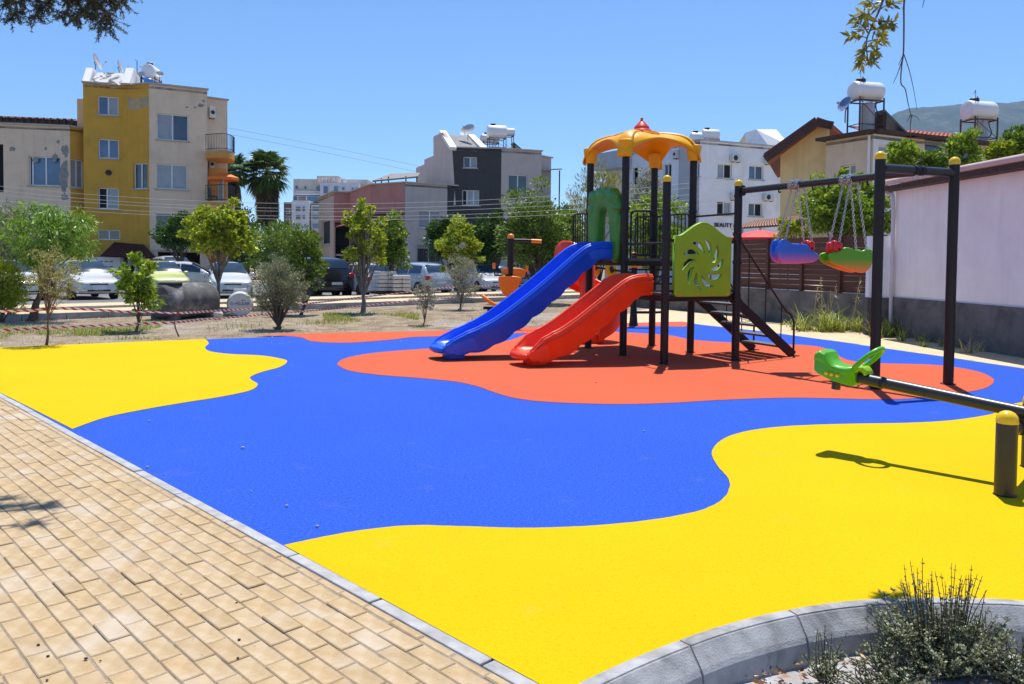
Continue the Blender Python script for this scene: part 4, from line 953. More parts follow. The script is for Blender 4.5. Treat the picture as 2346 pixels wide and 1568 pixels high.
# --- roof furniture (each a thing of its own)
def dish(c, az, el, r, label, mat=DISHM, stand=0.5):
    root = thing('satellite_dish', label, 'satellite dish', c, 0, 'satellite dishes on the roofs')
    d = Vector((math.sin(az)*math.cos(el), -math.cos(az)*math.cos(el), math.sin(el))); Mq = d.to_track_quat('Z', 'Y').to_matrix(); h = Vector((0, 0, stand))
    mb = MB(); prof = [(0.02, 0.0), (r*0.4, r*0.03), (r*0.75, r*0.12), (r, r*0.24), (r, r*0.24-0.015), (r*0.75, r*0.12-0.02), (r*0.4, r*0.03-0.02), (0.02, -0.025)]
    mb.lathe(prof, 20, h, Mq); o = mb.build('reflector', mat, root, smooth=40, local=True)
    mb = MB(); mb.tube([h-d*0.02, h-d*0.1, Vector((0, 0, stand*0.6)), Vector((0, 0, 0))], 0.025, 6); mb.build('mast', RUST, root, local=True)
    low = h+Mq@Vector((0, -r*0.9, r*0.2)); f = h+d*r*1.1+Mq@Vector((0, -r*0.35, 0)); mb = MB(); mb.tube([low, f], 0.015, 5); mb.box(f, (0.09, 0.09, 0.09)); mb.build('feed_arm', DISHM, root, local=True)
    return root
def tank(c, az, label, L=1.35, r=0.40, legs=1.3, grey=True, panel=True, group='rooftop water tanks'):
    root = thing('water_tank', label, 'water tank', c, az, group); z = legs+r+0.03
    Mx = Matrix.Rotation(R(90), 3, 'Y'); mb = MB(); mb.lathe([(0.02, -L/2-0.02), (r*0.6, -L/2-0.005), (r*0.92, -L/2+0.04), (r, -L/2+0.12), (r, L/2-0.12), (r*0.92, L/2-0.04), (r*0.6, L/2+0.005), (0.02, L/2+0.02)], 24, (0, 0, z), Mx); t = mb.build('tank', TANKW, root, smooth=40, local=True)
    mb = MB(); mb.lathe([(0.2, 0), (0.2, 0.12), (0.18, 0.14), (0.01, 0.15)], 16, (-L*0.2, 0, z+r-0.03)); mb.build('lid', BLACKM, t, smooth=40, local=True)
    for x in (-L*0.42, L*0.42):
        for y in (-r*0.95, r*0.95):
            mb = MB(); mb.box((x, y, (legs+0.12)/2), (0.05, 0.05, legs+0.12)); mb.build('leg', RUST, root, local=True)
    mb = MB()
    for y in (-r*0.95, r*0.95): mb.bar((-L*0.42, y, legs), (L*0.42, y, legs), 0.05, 0.05); mb.bar((-L*0.42, y, legs*0.3), (L*0.42, y, legs*0.3), 0.03, 0.03)
    for x in (-L*0.42, L*0.42): mb.bar((x, -r*0.95, legs), (x, r*0.95, legs), 0.05, 0.05); mb.bar((x, -r*0.95, legs*0.3), (x, r*0.95, legs*0.3), 0.03, 0.03)
    mb.bar((-L*0.42, -r*0.95, legs), (L*0.42, -r*0.95, legs*0.3), 0.02, 0.02)
    mb.build('frame', RUST, root, local=True)
    if grey:
        mb = MB(); mb.lathe([(0.26, 0.15*legs), (0.28, 0.18*legs), (0.28, legs*0.92), (0.2, legs*0.97)], 20, (L*0.08, 0, 0)); mb.build('boiler', TANKG, root, smooth=40, local=True)
        for k in range(2):
            x = -L*0.36+k*0.13; mb = MB(); mb.tube(smooth_loop([Vector((x, -r*0.7, 0.1)), Vector((x, -r*0.7, legs+2*r+0.25-k*0.25)), Vector((x-0.05, -r*0.7, legs+2*r+0.34-k*0.25)), Vector((x-0.10, -r*0.7, legs+2*r+0.27-k*0.25))], 4), 0.012, 5); mb.build('vent_pipe', RUST, root, local=True)
        mb = MB(); mb.tube(smooth_loop([Vector((L*0.3, -0.1, legs)), Vector((L*0.22, -0.25, legs*0.8)), Vector((L*0.34, -0.2, legs*0.5)), Vector((L*0.2, -0.1, legs*0.25))], 4), 0.025, 6); mb.build('hose', BLACKM, root, local=True)
    if panel:
        mb = MB(); Rm = Matrix.Rotation(R(38), 3, 'Y'); mb.box((L*0.42+0.62, 0, legs*0.36), (1.7, 0.95, 0.08), Rm); mb.build('collector', PANELM, root, local=True, bevel=0.01)
        mb = MB(); mb.box((L*0.42+0.1, 0, legs*0.3), (0.05, 0.8, legs*0.6)); mb.build('collector_stand', RUST, root, local=True)
    return root
def aircon(w, x0, y0, x1, y1, label):
    u0, u1, zb, za = w.rect(x0, y0, x1, y1); c = w.at((u0+u1)/2, zb, 0.0); W_, H_ = (u1-u0), za-zb
    root = thing('air_conditioner', label, 'air conditioner', c, math.atan2(w.e.y, w.e.x), 'air conditioners on the walls')
    s_ = -1 if w.n.dot(Vector((-w.e.y, w.e.x, 0))) < 0 else 1
    mb = MB(); mb.box((0, s_*0.2, H_/2), (W_, 0.32, H_)); mb.build('casing', ACM, root, local=True, bevel=0.02)
    mb = MB(); fr_ = min(H_, W_)*0.36; mb.lathe([(fr_, 0), (fr_, 0.012), (fr_*0.8, 0.014)], 20, (-W_*0.14 if W_ > H_ else 0, s_*0.36, H_/2), Matrix.Rotation(-s_*R(90), 3, 'X')); mb.build('fan_grille', BLACKM, root, local=True)
    for k in (-0.3, 0.3): mb = MB(); mb.box((k*W_, s_*0.18, -0.03), (0.04, 0.36, 0.04)); mb.build('bracket', RUST, root, local=True)
def railing(root, pts, z0, z1, step=0.13, mat=BLACKM):
    pts = [Vector(p) for p in pts]; mb = MB()
    for z in (z0+0.08, z1): mb.tube([p+Vector((0, 0, z)) for p in pts], 0.022, 6)
    L = [0]
    for a, b in zip(pts[:-1], pts[1:]): L.append(L[-1]+(b-a).length)
    o = mb.build('railing', mat, root); n = int(L[-1]/step); m2 = MB()
    for i in range(n+1):
        s_ = L[-1]*i/n; k = max(j for j in range(len(L)) if L[j] <= s_+1e-6); k = min(k, len(pts)-2); p = pts[k].lerp(pts[k+1], (s_-L[k])/max(1e-6, L[k+1]-L[k])); m2.bar(p+Vector((0, 0, z0)), p+Vector((0, 0, z1)), 0.018, 0.018)
    m2.build('balusters', mat, o)
GZ = -0.2
# ---------------------------------------------------------------- ochre and beige apartment house
Zr = 12.2; C = [G(190, 190, Zr), G(291, 197, Zr), G(341, 193, Zr), G(475, 207, Zr)]
h1 = thing('apartment_house', 'ochre and beige apartment house with curved balconies and peeling plaster', 'house', (C[1].x, C[1].y, GZ))
def su(ws):
    a, b, c = ws
    a.window(224, 221, 271, 264, ('b', 'c')); a.window(225, 319, 272, 363, ('b', 'b')); a.window(225, 431, 272, 479, ('d', 'c'), split=[0.42]); a.window(224, 527, 275, 550, ('g', 'g'), sill=False)
    b.window(305, 374, 338, 433, ('g', 'g'))
    c.window(359, 262, 432, 322, ('c', 'g')); c.window(358, 377, 430, 434, ('c', 'c')); c.window(356, 489, 428, 545, ('g', 'c'))
ws = block(h1, C, [GZ, GZ, 1.95], Zr, [P_YEL, P_YEL, P_BEI], FLAKE, 10, SILL, su, P_BEI)
wA, wB, wC = ws
mb = MB(); mb.bar(wC.at(0.2, 0, 0), wC.at(0.2, 2, 0), 0.4, 0.4); mb.build('pillar', P_BEI, h1)
# carport under the beige wing
mb = MB(); mb.box(wC.at(wC.L/2, 0.9, -4.5), (wC.L+2.5, 0.2, 2.4), math.atan2(wC.e.y, wC.e.x)); mb.build('back_wall', M('carport back wall', (0.16, 0.10, 0.08), 0.9), h1)
mb = MB(); mb.box(wC.at(wC.L/2, 1.98, -2.3), (wC.L, 4.6, 0.1), math.atan2(wC.e.y, wC.e.x)); mb.build('carport_ceiling', P_BEI, h1)
mb = MB(); p = V(471, 640, 49.6); mb.box((p.x, p.y, 0.95), (0.5, 0.5, 2.2)); mb.build('pillar', P_BEI, h1)
mb = MB(); p = V(498, 640, 50.5); mb.box((p.x, p.y, 0.95), (0.95, 0.4, 2.2)); mb.build('pillar', P_ORG, h1)
mb = MB(); p = V(500, 580, 50.0); mb.box((p.x, p.y, p.z), (1.3, 1.6, 0.35)); mb.build('canopy_slab', P_ORG, h1)
# left lower wing
Zw = 9.5; CW = [G(-70, 283, Zw), G(15, 285, Zw), G(160, 291, Zw), G(203, 299, Zw)]
def su2(ws):
    ws[0].hole(-60, 330, 8, 440); ws[1].window(66, 359, 139, 426, ('d', 'b', 'b'), split=[0.1, 0.52]); ws[2].window(162, 366, 193, 431, ('c', 'c'))
ws2 = block(h1, CW, GZ, Zw, [P_BEI, P_BEI, P_YEL], GREYR, 3.0, SILL, su2, P_BEI)
# bare cement patches where the plaster peeled
def blot(w, px, py, rx, ry, k=9):
    u, z = hit(w.p0, w.p1, px, py); s_ = 48.5/FOC; mb = MB(); pts = []
    for i in range(k*2):
        a = 2*math.pi*i/(k*2); q = random.uniform(0.6, 1.15); pts.append(w.at(u+math.cos(a)*rx*s_*q, z+math.sin(a)*ry*s_*q, 0.004))
    mb.add(pts, [tuple(range(len(pts)))]); mb.build('plaster_patch', P_PATCH, h1, recalc=False)
for px, py, rx, ry in ((147, 400, 10, 45), (150, 345, 9, 16), (126, 362, 6, 12), (82, 368, 7, 6), (133, 325, 4, 5), (28, 342, 7, 6), (105, 340, 3, 5), (148, 453, 10, 8)): blot(ws2[1], px, py, rx, ry)
for px, py, rx, ry in ((460, 242, 8, 5), (447, 247, 4, 2), (428, 246, 4, 2), (466, 232, 4, 3)): blot(wC, px, py, rx, ry)
mb = MB(); u, z = hit(wB.p0, wB.p1, 315, 235); mb.add([wB.at(a, z+b, 0.004) for a, b in ((0.06, -0.35), (0.5, -0.45), (wB.L-0.02, -0.3), (wB.L-0.02, 0.35), (0.6, 0.2), (0.06, 0.4))], [(0, 1, 2, 3, 4, 5)]); mb.build('plaster_patch', M('cement smear', (0.46, 0.36, 0.22), 0.9, 0.2), h1, recalc=False)
u, z = hit(wA.p0, wA.p1, 249, 396); mb = MB(); mb.lathe([(0.18, 0), (0.18, 0.06), (0.10, 0.06), (0.09, 0.02), (0.01, 0.02)], 18, wA.at(u, z, 0.0), wA.n.to_track_quat('Z', 'Y').to_matrix()); mb.build('vent', BLACKM, h1)
# back right wing with balconies
bk = [V(474, 228, 51.2), V(521, 228, 52.0)]; Zb = V(500, 228, 51.6).z; wD = Wall(h1, bk[0], bk[1], GZ, Zb, P_BEI); wD.build(SILL)
mb = MB(); q0 = bk[1]; q1 = bk[1]*1.16+Vector((-0.6, 0, 0)); mb.add([(q0.x, q0.y, GZ), (q1.x, q1.y, GZ), (q1.x, q1.y, Zb), (q0.x, q0.y, Zb)], [(0, 1, 2, 3)]); mb.build('side_wall', P_BEI, h1, recalc=False)
c3 = wC.p1; mb = MB(); mb.add([(c3.x, c3.y, GZ), (bk[0].x, bk[0].y, GZ), (bk[0].x, bk[0].y, Zr), (c3.x, c3.y, Zr)], [(0, 1, 2, 3)]); mb.build('side_wall', P_BEI, h1, recalc=False)
for ys, yt in ((352, 319), (466, 432)):
    zt = V(505, ys, 50.2).z; a = V(471, ys, 49.4); b = V(524, ys, 49.2); e_ = V(537, ys, 50.5); f_ = V(534, ys, 52.0)
    out = smooth_loop([Vector((p.x, p.y, 0)) for p in (a, V(505, ys, 48.9), b, e_, f_)], 6)
    mb = MB(); mb.prism([(p.x, p.y) for p in out]+[(bk[0].x, bk[0].y+0.4)], zt-0.42, zt); mb.build('balcony', P_ORG, h1)
    mb = MB(); mb.prism([(p.x, p.y) for p in out]+[(bk[0].x, bk[0].y+0.4)], zt+0.004, zt+0.07); mb.build('balcony_edge', SILL, h1)
    railing(h1, out, zt+0.07, zt+1.05)
aircon(wD, 477, 247, 490, 272, 'air conditioner high on the beige wall above the balcony'); aircon(wD, 474, 367, 488, 388, 'air conditioner under the upper balcony of the ochre house')
w2 = Wall(h1, V(478, 430, 50.9), V(519, 430, 51.6), 5.3, 7.4, P_ORG); w2.window(500, 405, 512, 462, ('c',), sill=False); w2.build()
# porch: small tiled roof over a white entrance front
e0, e1_ = V(196, 600, 46.6), V(338, 600, 46.6); we = Wall(h1, e0, e1_, GZ-0.05, V(260, 590, 46.6).z, WHITE)
for i in range(3):
    for k in range(2): we.hole(228+i*11, 601+k*12-3, 236+i*11, 601+k*12+0)
we.window(279, 588, 292, 640, ('g',), sill=False, bars=True); we.window(295, 588, 320, 640, ('g', 'g'), sill=False, bars=True); we.build()
def tile_roof(root, a, b, c, d, mat, rows=9, colsn=16, name='roof'):
    """courses of tiles on the quad a-b (eave) d-c (ridge)"""
    base = MB(); base.add([a, b, c, d], [(0, 1, 2, 3)]); o = base.build(name, mat, root, recalc=False); n = (b-a).cross(d-a).normalized()
    if n.z < 0: n = -n
    mb = MB()
    for j in range(rows):
        t0, t1 = j/rows, (j+1.12)/rows
        for i in range(colsn):
            s0, s1 = i/colsn, (i+0.93)/colsn; q = []
            for t, lift in ((t0, 0.06), (min(1, t1), 0.015)):
                l, r_ = a.lerp(d, t), b.lerp(c, t); L_, R_ = l.lerp(r_, s0), l.lerp(r_, s1); m_ = (L_+R_)/2+n*(lift+0.05); q.append((L_+n*lift, m_, R_+n*lift))
            mb.add([q[0][0], q[0][1], q[0][2], q[1][0], q[1][1], q[1][2]], [(0, 1, 4, 3), (1, 2, 5, 4)])
    t = mb.build('roof_tiles', mat, o, recalc=False); tag(t, kind='stuff'); return o
tile_roof(h1, V(228, 588, 45.6), V(362, 594, 46.6), V(330, 562, 48.3), V(262, 556, 48.3), TILE_D, 7, 18)
# stair head on the roof
for xa, xb in ((187, 204), (279, 298)):
    p0, p1 = V(xa, 195, 48.4), V(xb, 195, 48.5); w_ = (p1-p0).length; zt = V(xa, 155, 49.4).z
    mb = MB(); pr = [(0, Zr), (1.05, zt), (1.6, zt), (4.5, Zr)]
    e_ = (p1-p0).normalized(); nn = Vector((-e_.y, e_.x, 0)); Mx = Matrix(((nn.x, 0, e_.x, p0.x), (nn.y, 0, e_.y, p0.y), (0, 1, 0, 0), (0, 0, 0, 1))); mb.prism(pr, 0, w_*0.95, Mx); mb.build('stair_parapet', WHITE, h1)
p0, p1 = V(203, 197, 48.6), V(282, 199, 48.8); mb = MB(); r0, r1 = p0+Vector((0, 1.1, 0)), p1+Vector((0, 1.1, 0)); zt = V(240, 167, 49.8).z; mb.add([(p0.x, p0.y, Zr-0.05), (p1.x, p1.y, Zr-0.05), (r1.x, r1.y, zt), (r0.x, r0.y, zt), (r0.x, r0.y+2, Zr), (r1.x, r1.y+2, Zr)], [(0, 1, 2, 3), (3, 2, 5, 4)]); mb.build('stair_roof', FLAKE, h1)
# dark timber roof behind the low wing
a, b = V(-60, 288, 50.5), V(182, 290, 51.5); mb = MB(); zt = V(60, 263, 52).z; mb.add([(a.x, a.y, Zw), (b.x, b.y, Zw), (b.x, b.y, Zw+0.9), (a.x, a.y, Zw+0.9)], [(0, 1, 2, 3)]); o = mb.build('terrace_screen', WOOD_D, h1)
for k in range(16):
    p = a.lerp(b, k/15); mb = MB(); mb.box((p.x, p.y-0.08, Zw+0.5), (0.10, 0.12, 1.0)); mb.build('screen_post', WOOD_D, o)
tile_roof(h1, Vector((a.x, a.y-0.2, Zw+0.85)), Vector((V(160, 262, 51.5).x, b.y-0.2, Zw+0.85)), Vector((V(160, 262, 53).x, b.y+2.5, Zw+1.35)), Vector((a.x, a.y+2.5, Zw+1.35)), TILE_D, 4, 30)
mb = MB(); p0, p1 = V(176, 290, 49.2), V(188, 290, 49.2); mb.box(((p0.x+p1.x)/2, 50.4, Zw+0.8), (0.5, 2.0, 2.2)); mb.build('side_wall', P_PEACH, h1)
dish(V(219, 160, 50.8), R(100), R(20), 0.55, 'tall satellite dish on the stair head of the ochre house'); dish(V(273, 172, 50.8), R(105), R(20), 0.46, 'shorter satellite dish on the stair head of the ochre house')
p = V(347, 193, 51.0); tank((p.x, p.y, Zr), R(95), 'round ended white tank on a black frame above the ochre house', 1.4, 0.44, 0.75, False, False)
p = V(341, 192, 50.0); o = thing('blue_barrel', 'blue plastic barrel under the roof tank of the ochre house', 'barrel', (p.x, p.y, Zr)); mb = MB(); mb.lathe([(0.27, 0), (0.29, 0.05), (0.29, 0.55), (0.22, 0.62), (0.01, 0.62)], 18); mb.build('body', BLUEP, o, smooth=40, local=True); mb = MB(); mb.lathe([(0.295, 0.2), (0.31, 0.22), (0.295, 0.24)], 18); mb.build('hoop', BLUEP, o, smooth=40, local=True)
dish(V(322, 190, 50.2), R(-10), R(30), 0.22, 'small dish between the aerials and the roof tank of the ochre house'); dish(V(366, 190, 50.2), R(20), R(30), 0.24, 'small dish on the balcony side of the roof tank of the ochre house')
for x, y in ((314, 140), (325, 155)):
    mb = MB(); p = V(x, 192, 50.5); t = V(x, y, 50.5); mb.tube([(p.x, p.y, Zr-0.1), (t.x, t.y, t.z), (t.x-0.12, t.y, t.z+0.06)], 0.025, 5); mb.build('aerial', RUST, h1)
# parasol and chair on the lower balcony
p = V(512, 466, 49.9); um = thing('parasol', 'orange parasol open on the balcony of the ochre house', 'parasol', p); hh = V(512, 396, 49.9).z-p.z
mb = MB(); rows = [[Vector((r*math.cos(2*math.pi*k/8), r*math.sin(2*math.pi*k/8), z)) for k in range(8)] for r, z in ((1.0, hh-0.5), (0.98, hh-0.32), (0.5, hh-0.12), (0.02, hh))]; mb.grid(rows, closed=True); mb.build('canopy', ORGC, um, local=True)
mb = MB(); mb.tube([(0, 0, 0), (0, 0, hh)], 0.025, 6); mb.build('pole', WHITE, um, local=True)
p = V(488, 466, 49.8); ch = thing('balcony_chair', 'black chair on the balcony under the orange parasol', 'chair', p)
mb = MB(); mb.box((0, 0, 0.42), (0.45, 0.45, 0.05)); mb.build('seat', BLACKM, ch, local=True); mb = MB(); mb.box((-0.2, 0, 0.72), (0.05, 0.45, 0.55), Matrix.Rotation(R(-10), 3, 'Y')); mb.build('backrest', BLACKM, ch, local=True)
for i in (-1, 1):
    for j in (-1, 1): mb = MB(); mb.tube([(i*0.2, j*0.2, 0), (i*0.18, j*0.18, 0.42)], 0.018, 5); mb.build('leg', BLACKM, ch, local=True)
# ---------------------------------------------------------------- grey, anthracite and pink house
Zu = 9.9; CU = [G(1036, 339, Zu), G(1149, 342, Zu), G(1241, 347.5, Zu)]
h2 = thing('stepped_house', 'stepped grey house with an anthracite corner and pink upper walls', 'house', (CU[1].x, CU[1].y, GZ))
def su3(ws):
    ws[0].window(1062, 360, 1093, 385, ('g', 'c')); ws[0].window(1059, 436, 1098, 471, ('d', 'c', 'c'), split=[0.28, 0.66]); ws[1].window(1165, 401, 1209, 441, ('g', 'g'))
    ws[1].window(1180, 560, 1225, 600, ('g', 'g'), bars=True)
wsU = block(h2, CU, GZ, Zu, [P_DARK, P_GREY], GREYR, 9, P_GREY, su3, P_GREY)
b0, b1 = V(1240, 360, 61.5), V(1263, 360, 62.5); Zc = V(1252, 361, 62).z; Wall(h2, b0, b1, GZ, Zc, P_GREY).build(P_GREY)
mb = MB(); q = b1*1.13; mb.add([(b1.x, b1.y, GZ), (q.x, q.y, GZ), (q.x, q.y, Zc), (b1.x, b1.y, Zc)], [(0, 1, 2, 3)]); mb.build('side_wall', P_GREY, h2, recalc=False)
a, b = V(1242, 391, 60.0), V(1288, 389, 60.8); mb = MB(); mb.add([a+Vector((0, 0, 0.0)), b, b+Vector((0, 2, 0.25)), a+Vector((0, 2, 0.25))], [(0, 1, 2, 3)]); o = mb.build('awning', GREYR, h2); s_ = o.modifiers.new('t', 'SOLIDIFY'); s_.thickness = 0.08
mb = MB(); p = V(1282, 391, 60.6); mb.tube([(p.x, p.y, 3.0), (p.x, p.y, p.z)], 0.05, 6); mb.build('awning_post', BLACKM, h2)
# rose stair-head side with its slanting white copings
s0 = CU[0]; s1 = V(950, 420, 66.5)
poly_wall(h2, s1, s0, [(953, 470), (953, 385), (972, 377), (972, 366), (993, 357), (993, 313), (1014, 303), (1036, 339), (1036, 470)], P_ROSE, thick=0.3)
for xa, ya_, xb, yb2, dd in ((1014, 303, 1038, 341, 0.0), (1079, 312, 1108, 341, 1.2)):
    p = V(xa, ya_, 61.5+dd); q = V(xb, yb2, 57.7+dd); mb = MB(); mb.bar(p, q, 0.5, 0.25); mb.build('coping', WHITE, h2)
a, b, c, d = V(1036, 340, 58.2), V(1104, 341, 59.2), V(1080, 313, 62.5), V(1018, 309, 62.0); mb = MB(); mb.add([a, b, c, d], [(0, 1, 2, 3)]); mb.build('stair_roof', GREYR, h2, recalc=False)
# lower left wing
Zl = 7.1; CL = [G(x, y, Zl) for x, y in ((730, 456), (764.5, 441), (802, 442), (852, 424), (928.5, 419), (1025, 425), (1054, 427.5))]
def su4(ws):
    ws[1].hole(768, 520, 800, 600); ws[2].hole(806, 520, 848, 600); ws[3].hole(856, 505, 924, 560); ws[4].window(960, 483, 1011, 523, ('c', 'c')); ws[4].window(956, 568, 1011, 602, ('g', 'g'), bars=True); ws[3].window(866, 568, 915, 602, ('c', 'g'), bars=True)
    ws[0].window(737, 505, 756, 560, ('d',))
wsL = block(h2, CL, GZ, Zl, [P_GREY, P_GREY, P_GREY, P_GREY, P_GREY, P_DARK], GREYR, 4, P_GREY, su4, P_GREY)
for w_, yb_ in ((wsL[1], 512), (wsL[2], 508), (wsL[3], 497)):
    zs_ = hit(w_.p0, w_.p1, PCX+FOC*(w_.p0.x+w_.p1.x)/(w_.p0.y+w_.p1.y), yb_)[1]; mb = MB(); mb.bar(w_.at(0.01, (zs_+Zl)/2, 0.02), w_.at(w_.L-0.01, (zs_+Zl)/2, 0.02), 0.05, Zl-zs_); mb.build('painted_band', P_PINK, h2)
for w, (x0, y0, x1) in ((wsL[3], (858, 499, 926)), (wsL[1], (770, 517, 800)), (wsL[2], (804, 515, 842))):
    u0, z = hit(w.p0, w.p1, x0, y0); u1, _ = hit(w.p0, w.p1, x1, y0)
    mb = MB(); nrib = 14; rows = []
    for k in range(nrib*2+1): u = lerp(u0-0.1, u1+0.1, k/(nrib*2)); l = 0.05*(k % 2); rows.append([w.at(u, z+0.25+l, 0.0), w.at(u, z-0.25+l, 1.3)])
    mb.grid(rows); o = mb.build('awning', TILE_D, h2, recalc=False); s_ = o.modifiers.new('t', 'SOLIDIFY'); s_.thickness = 0.03
    # lower storeys in grey, balcony parapet with railing
    zf = hit(w.p0, w.p1, (x0+x1)/2, 600)[1]; mb = MB(); mb.box(w.at((u0+u1)/2, zf+0.55, 0.05), (u1-u0, 0.14, 0.16), math.atan2(w.e.y, w.e.x)); mb.build('balcony_rail', P_GREY, h2)
    railing(h2, [w.at(u0, 0, 0.06), w.at(u1, 0, 0.06)], hit(w.p0, w.p1, x0, 560)[1]-0.1, hit(w.p0, w.p1, x0, 560)[1]+0.9, 0.16)
# roof pergola
a, b, c, d = V(853, 414, 59), V(895, 398, 62), V(962, 396, 63), V(958, 404, 59.5); mb = MB(); mb.add([a, d, c, b], [(0, 1, 2, 3)]); o = mb.build('pergola', GREYR, h2, recalc=False); s_ = o.modifiers.new('t', 'SOLIDIFY'); s_.thickness = 0.12
for x, y in ((860, 412), (874, 409), (890, 405), (930, 404), (955, 404)):
    p = V(x, y, 59.6); mb = MB(); mb.tube([(p.x, p.y, Zl-0.1), p], 0.05, 6); mb.build('pergola_post', BLACKM, h2)
dish(V(1072, 322, 60.8), R(-30), R(38), 0.62, 'grey satellite dish on the stair head of the anthracite house', DISHM, 0.7)
for x, y, az, lab, L, r in ((1138, 339, 12, 'white water tank on thin legs above the anthracite corner', 1.5, 0.5), (1152, 336, 14, 'white boiler cylinder behind the tank of the anthracite house', 1.9, 0.32), (1122, 337, 20, 'half hidden white tank at the stair head of the anthracite house', 1.5, 0.36)):
    p = V(x, y, 60.5 if 'thin' in lab else 63.0); tank((p.x, p.y, Zu), R(az), lab, L, r, 1.0 if r > 0.34 else 1.6, False, r < 0.34)
# ---------------------------------------------------------------- distant apartment block
dB = 150.0
h3 = thing('distant_apartment_block', 'distant white and beige apartment block with a rooftop sign', 'apartment block', V(740, 600, dB))
def slab(x0, y0, x1, y1, d, mat, dep=6, name='wall'):
    a, b = V(x0, y1, d), V(x1, y0, d); mb = MB(); mb.box(((a.x+b.x)/2, d+dep/2, (a.z+b.z)/2), (b.x-a.x, dep, b.z-a.z)); return mb.build(name, mat, h3)
CREAMF = plaster('far cream', (0.60, 0.56, 0.50)); WHF = plaster('far white', (0.66, 0.67, 0.72)); BRF = plaster('far brown', (0.16, 0.11, 0.10))
slab(672, 412, 842, 640, dB+6, CREAMF, 12); slab(733, 420, 822, 640, dB+4, WHF); slab(668, 460, 708, 640, dB, WHF, 8); slab(650, 464, 668, 640, dB+1, BRF, 8); slab(708, 466, 740, 640, dB+1, BRF, 8); slab(712, 470, 740, 640, dB+0.5, CREAMF, 8)
slab(726, 404, 776, 424, dB+5, P_ROSE, 5, 'sign_block'); slab(786, 410, 792, 420, dB+5, WHF, 3, 'chimney'); slab(672, 438, 735, 444, dB+4.5, CREAMF, 3, 'terrace_wall'); slab(672, 444, 735, 447, dB+4.2, WHF, 4, 'slab_edge')
for x0, y0, x1, y1 in ((677, 426, 683, 434), (698, 427, 702, 434), (724, 428, 734, 436), (741, 426, 752, 445), (765, 427, 775, 440), (784, 429, 790, 437), (806, 430, 810, 436), (815, 431, 822, 437), (672, 450, 682, 460), (702, 450, 732, 462), (678, 474, 689, 486), (694, 474, 699, 486), (678, 493, 689, 505), (694, 493, 699, 504), (678, 512, 689, 524), (715, 474, 735, 485), (715, 493, 735, 504), (715, 512, 735, 524), (656, 478, 664, 490), (656, 498, 664, 510)):
    a, b = V(x0, y1, dB), V(x1, y0, dB); dd = (dB+3.9) if (y0 < 446 and x0 > 733) else (dB+5.9 if y0 < 440 else (dB+4.1 if y0 < 462 else (dB-0.1 if x0 < 702 else dB+0.4)))
    a, b = V(x0, y1, dd), V(x1, y0, dd); mb = MB(); mb.box(((a.x+b.x)/2, dd, (a.z+b.z)/2), (b.x-a.x, 0.3, b.z-a.z)); o = mb.build('window', WHF, h3)
    mb = MB(); mb.box(((a.x+b.x)/2, dd-0.16, (a.z+b.z)/2), ((b.x-a.x)*0.88, 0.06, (b.z-a.z)*0.88)); mb.build('pane', GLASSB if x0 > 700 else GLASS, o)
p = V(756, 415, dB+4.8); MW = Matrix.Translation(p-world_loc(h3)+Vector((0, -0.25, -0.3))) @ Matrix.Rotation(R(90), 4, 'X')
o = text_mesh('sign_lettering', 'EMTAN', 1.35, 0.08, WHITE, h3, MW)
# ---------------------------------------------------------------- white three-storey building on the right
Zv = 10.45; K = G(1604, 322, Zv); KL = G(1389, 359, Zv); KR = G(1800, 339, Zv)
h4 = thing('white_apartment_building', 'white and grey three storey building with wall air conditioners', 'building', (K.x, K.y, GZ))
def onl(t): return K.lerp(KL, t)
t1 = 0.20; t2 = 0.36; t3 = 0.62
CLf = [KL, onl(t3), onl(t2), onl(t1), K, KR]
def su5(ws):
    ws[0].hole(1450, 384, 1474, 422); ws[0].window(1458, 470, 1480, 498, ('g', 'c')); ws[2].window(1518, 376, 1538, 409, ('b', 'd')); ws[3].window(1589, 373, 1603, 405, ('c', 'd')); ws[3].window(1589, 459, 1603, 491, ('c', 'd')); ws[1].window(1486, 380, 1496, 395, ('g',))
    w = ws[4]; w.window(1644, 376, 1677, 409, ('c', 'd')); w.window(1716, 380, 1749, 412, ('b', 'g')); w.window(1643, 462, 1676, 493, ('d', 'c')); w.window(1715, 466, 1747, 496, ('g', 'd'))
ws5 = block(h4, CLf, GZ, Zv, [P_WHT, P_WHT, P_WHT, P_LG, P_WHT], GREYR, 9, P_LG, su5, P_WHT)
aircon(ws5[4], 1671, 355, 1692, 372, 'air conditioner above the upper window next to the grey strip'); aircon(ws5[4], 1749, 361, 1771, 378, 'air conditioner above the upper window farther from the grey strip'); aircon(ws5[4], 1746, 445, 1767, 461, 'air conditioner between the floors of the white building'); aircon(ws5[3], 1529, 347, 1549, 366, 'air conditioner on the grey strip of the white building'); aircon(ws5[4], 1672, 442, 1684, 459, 'air conditioner behind the swing post on the white building')
w = ws5[0]; u0, z1_ = hit(w.p0, w.p1, 1390, 357); u1, z0_ = hit(w.p0, w.p1, 1447, 386); mb = MB(); mb.box(w.at((u0+u1)/2, (z0_+z1_)/2, 0.7), (u1-u0, 1.3, z1_-z0_), math.atan2(w.e.y, w.e.x)); mb.build('bay', P_LG, h4)
w = ws5[4]; u, z = hit(w.p0, w.p1, 1661, 521); p = w.at(u, z, 0.05)-world_loc(h4); Mx = Matrix.Translation(p) @ Matrix(((w.e.x, 0, w.n.x, 0), (w.e.y, 0, w.n.y, 0), (0, 1, 0, 0), (0, 0, 0, 1)))
text_mesh('sign_lettering', 'BEAUTY &', 0.44, 0.03, M('sign letters dark', (0.03, 0.03, 0.05), 0.5), h4, Mx)
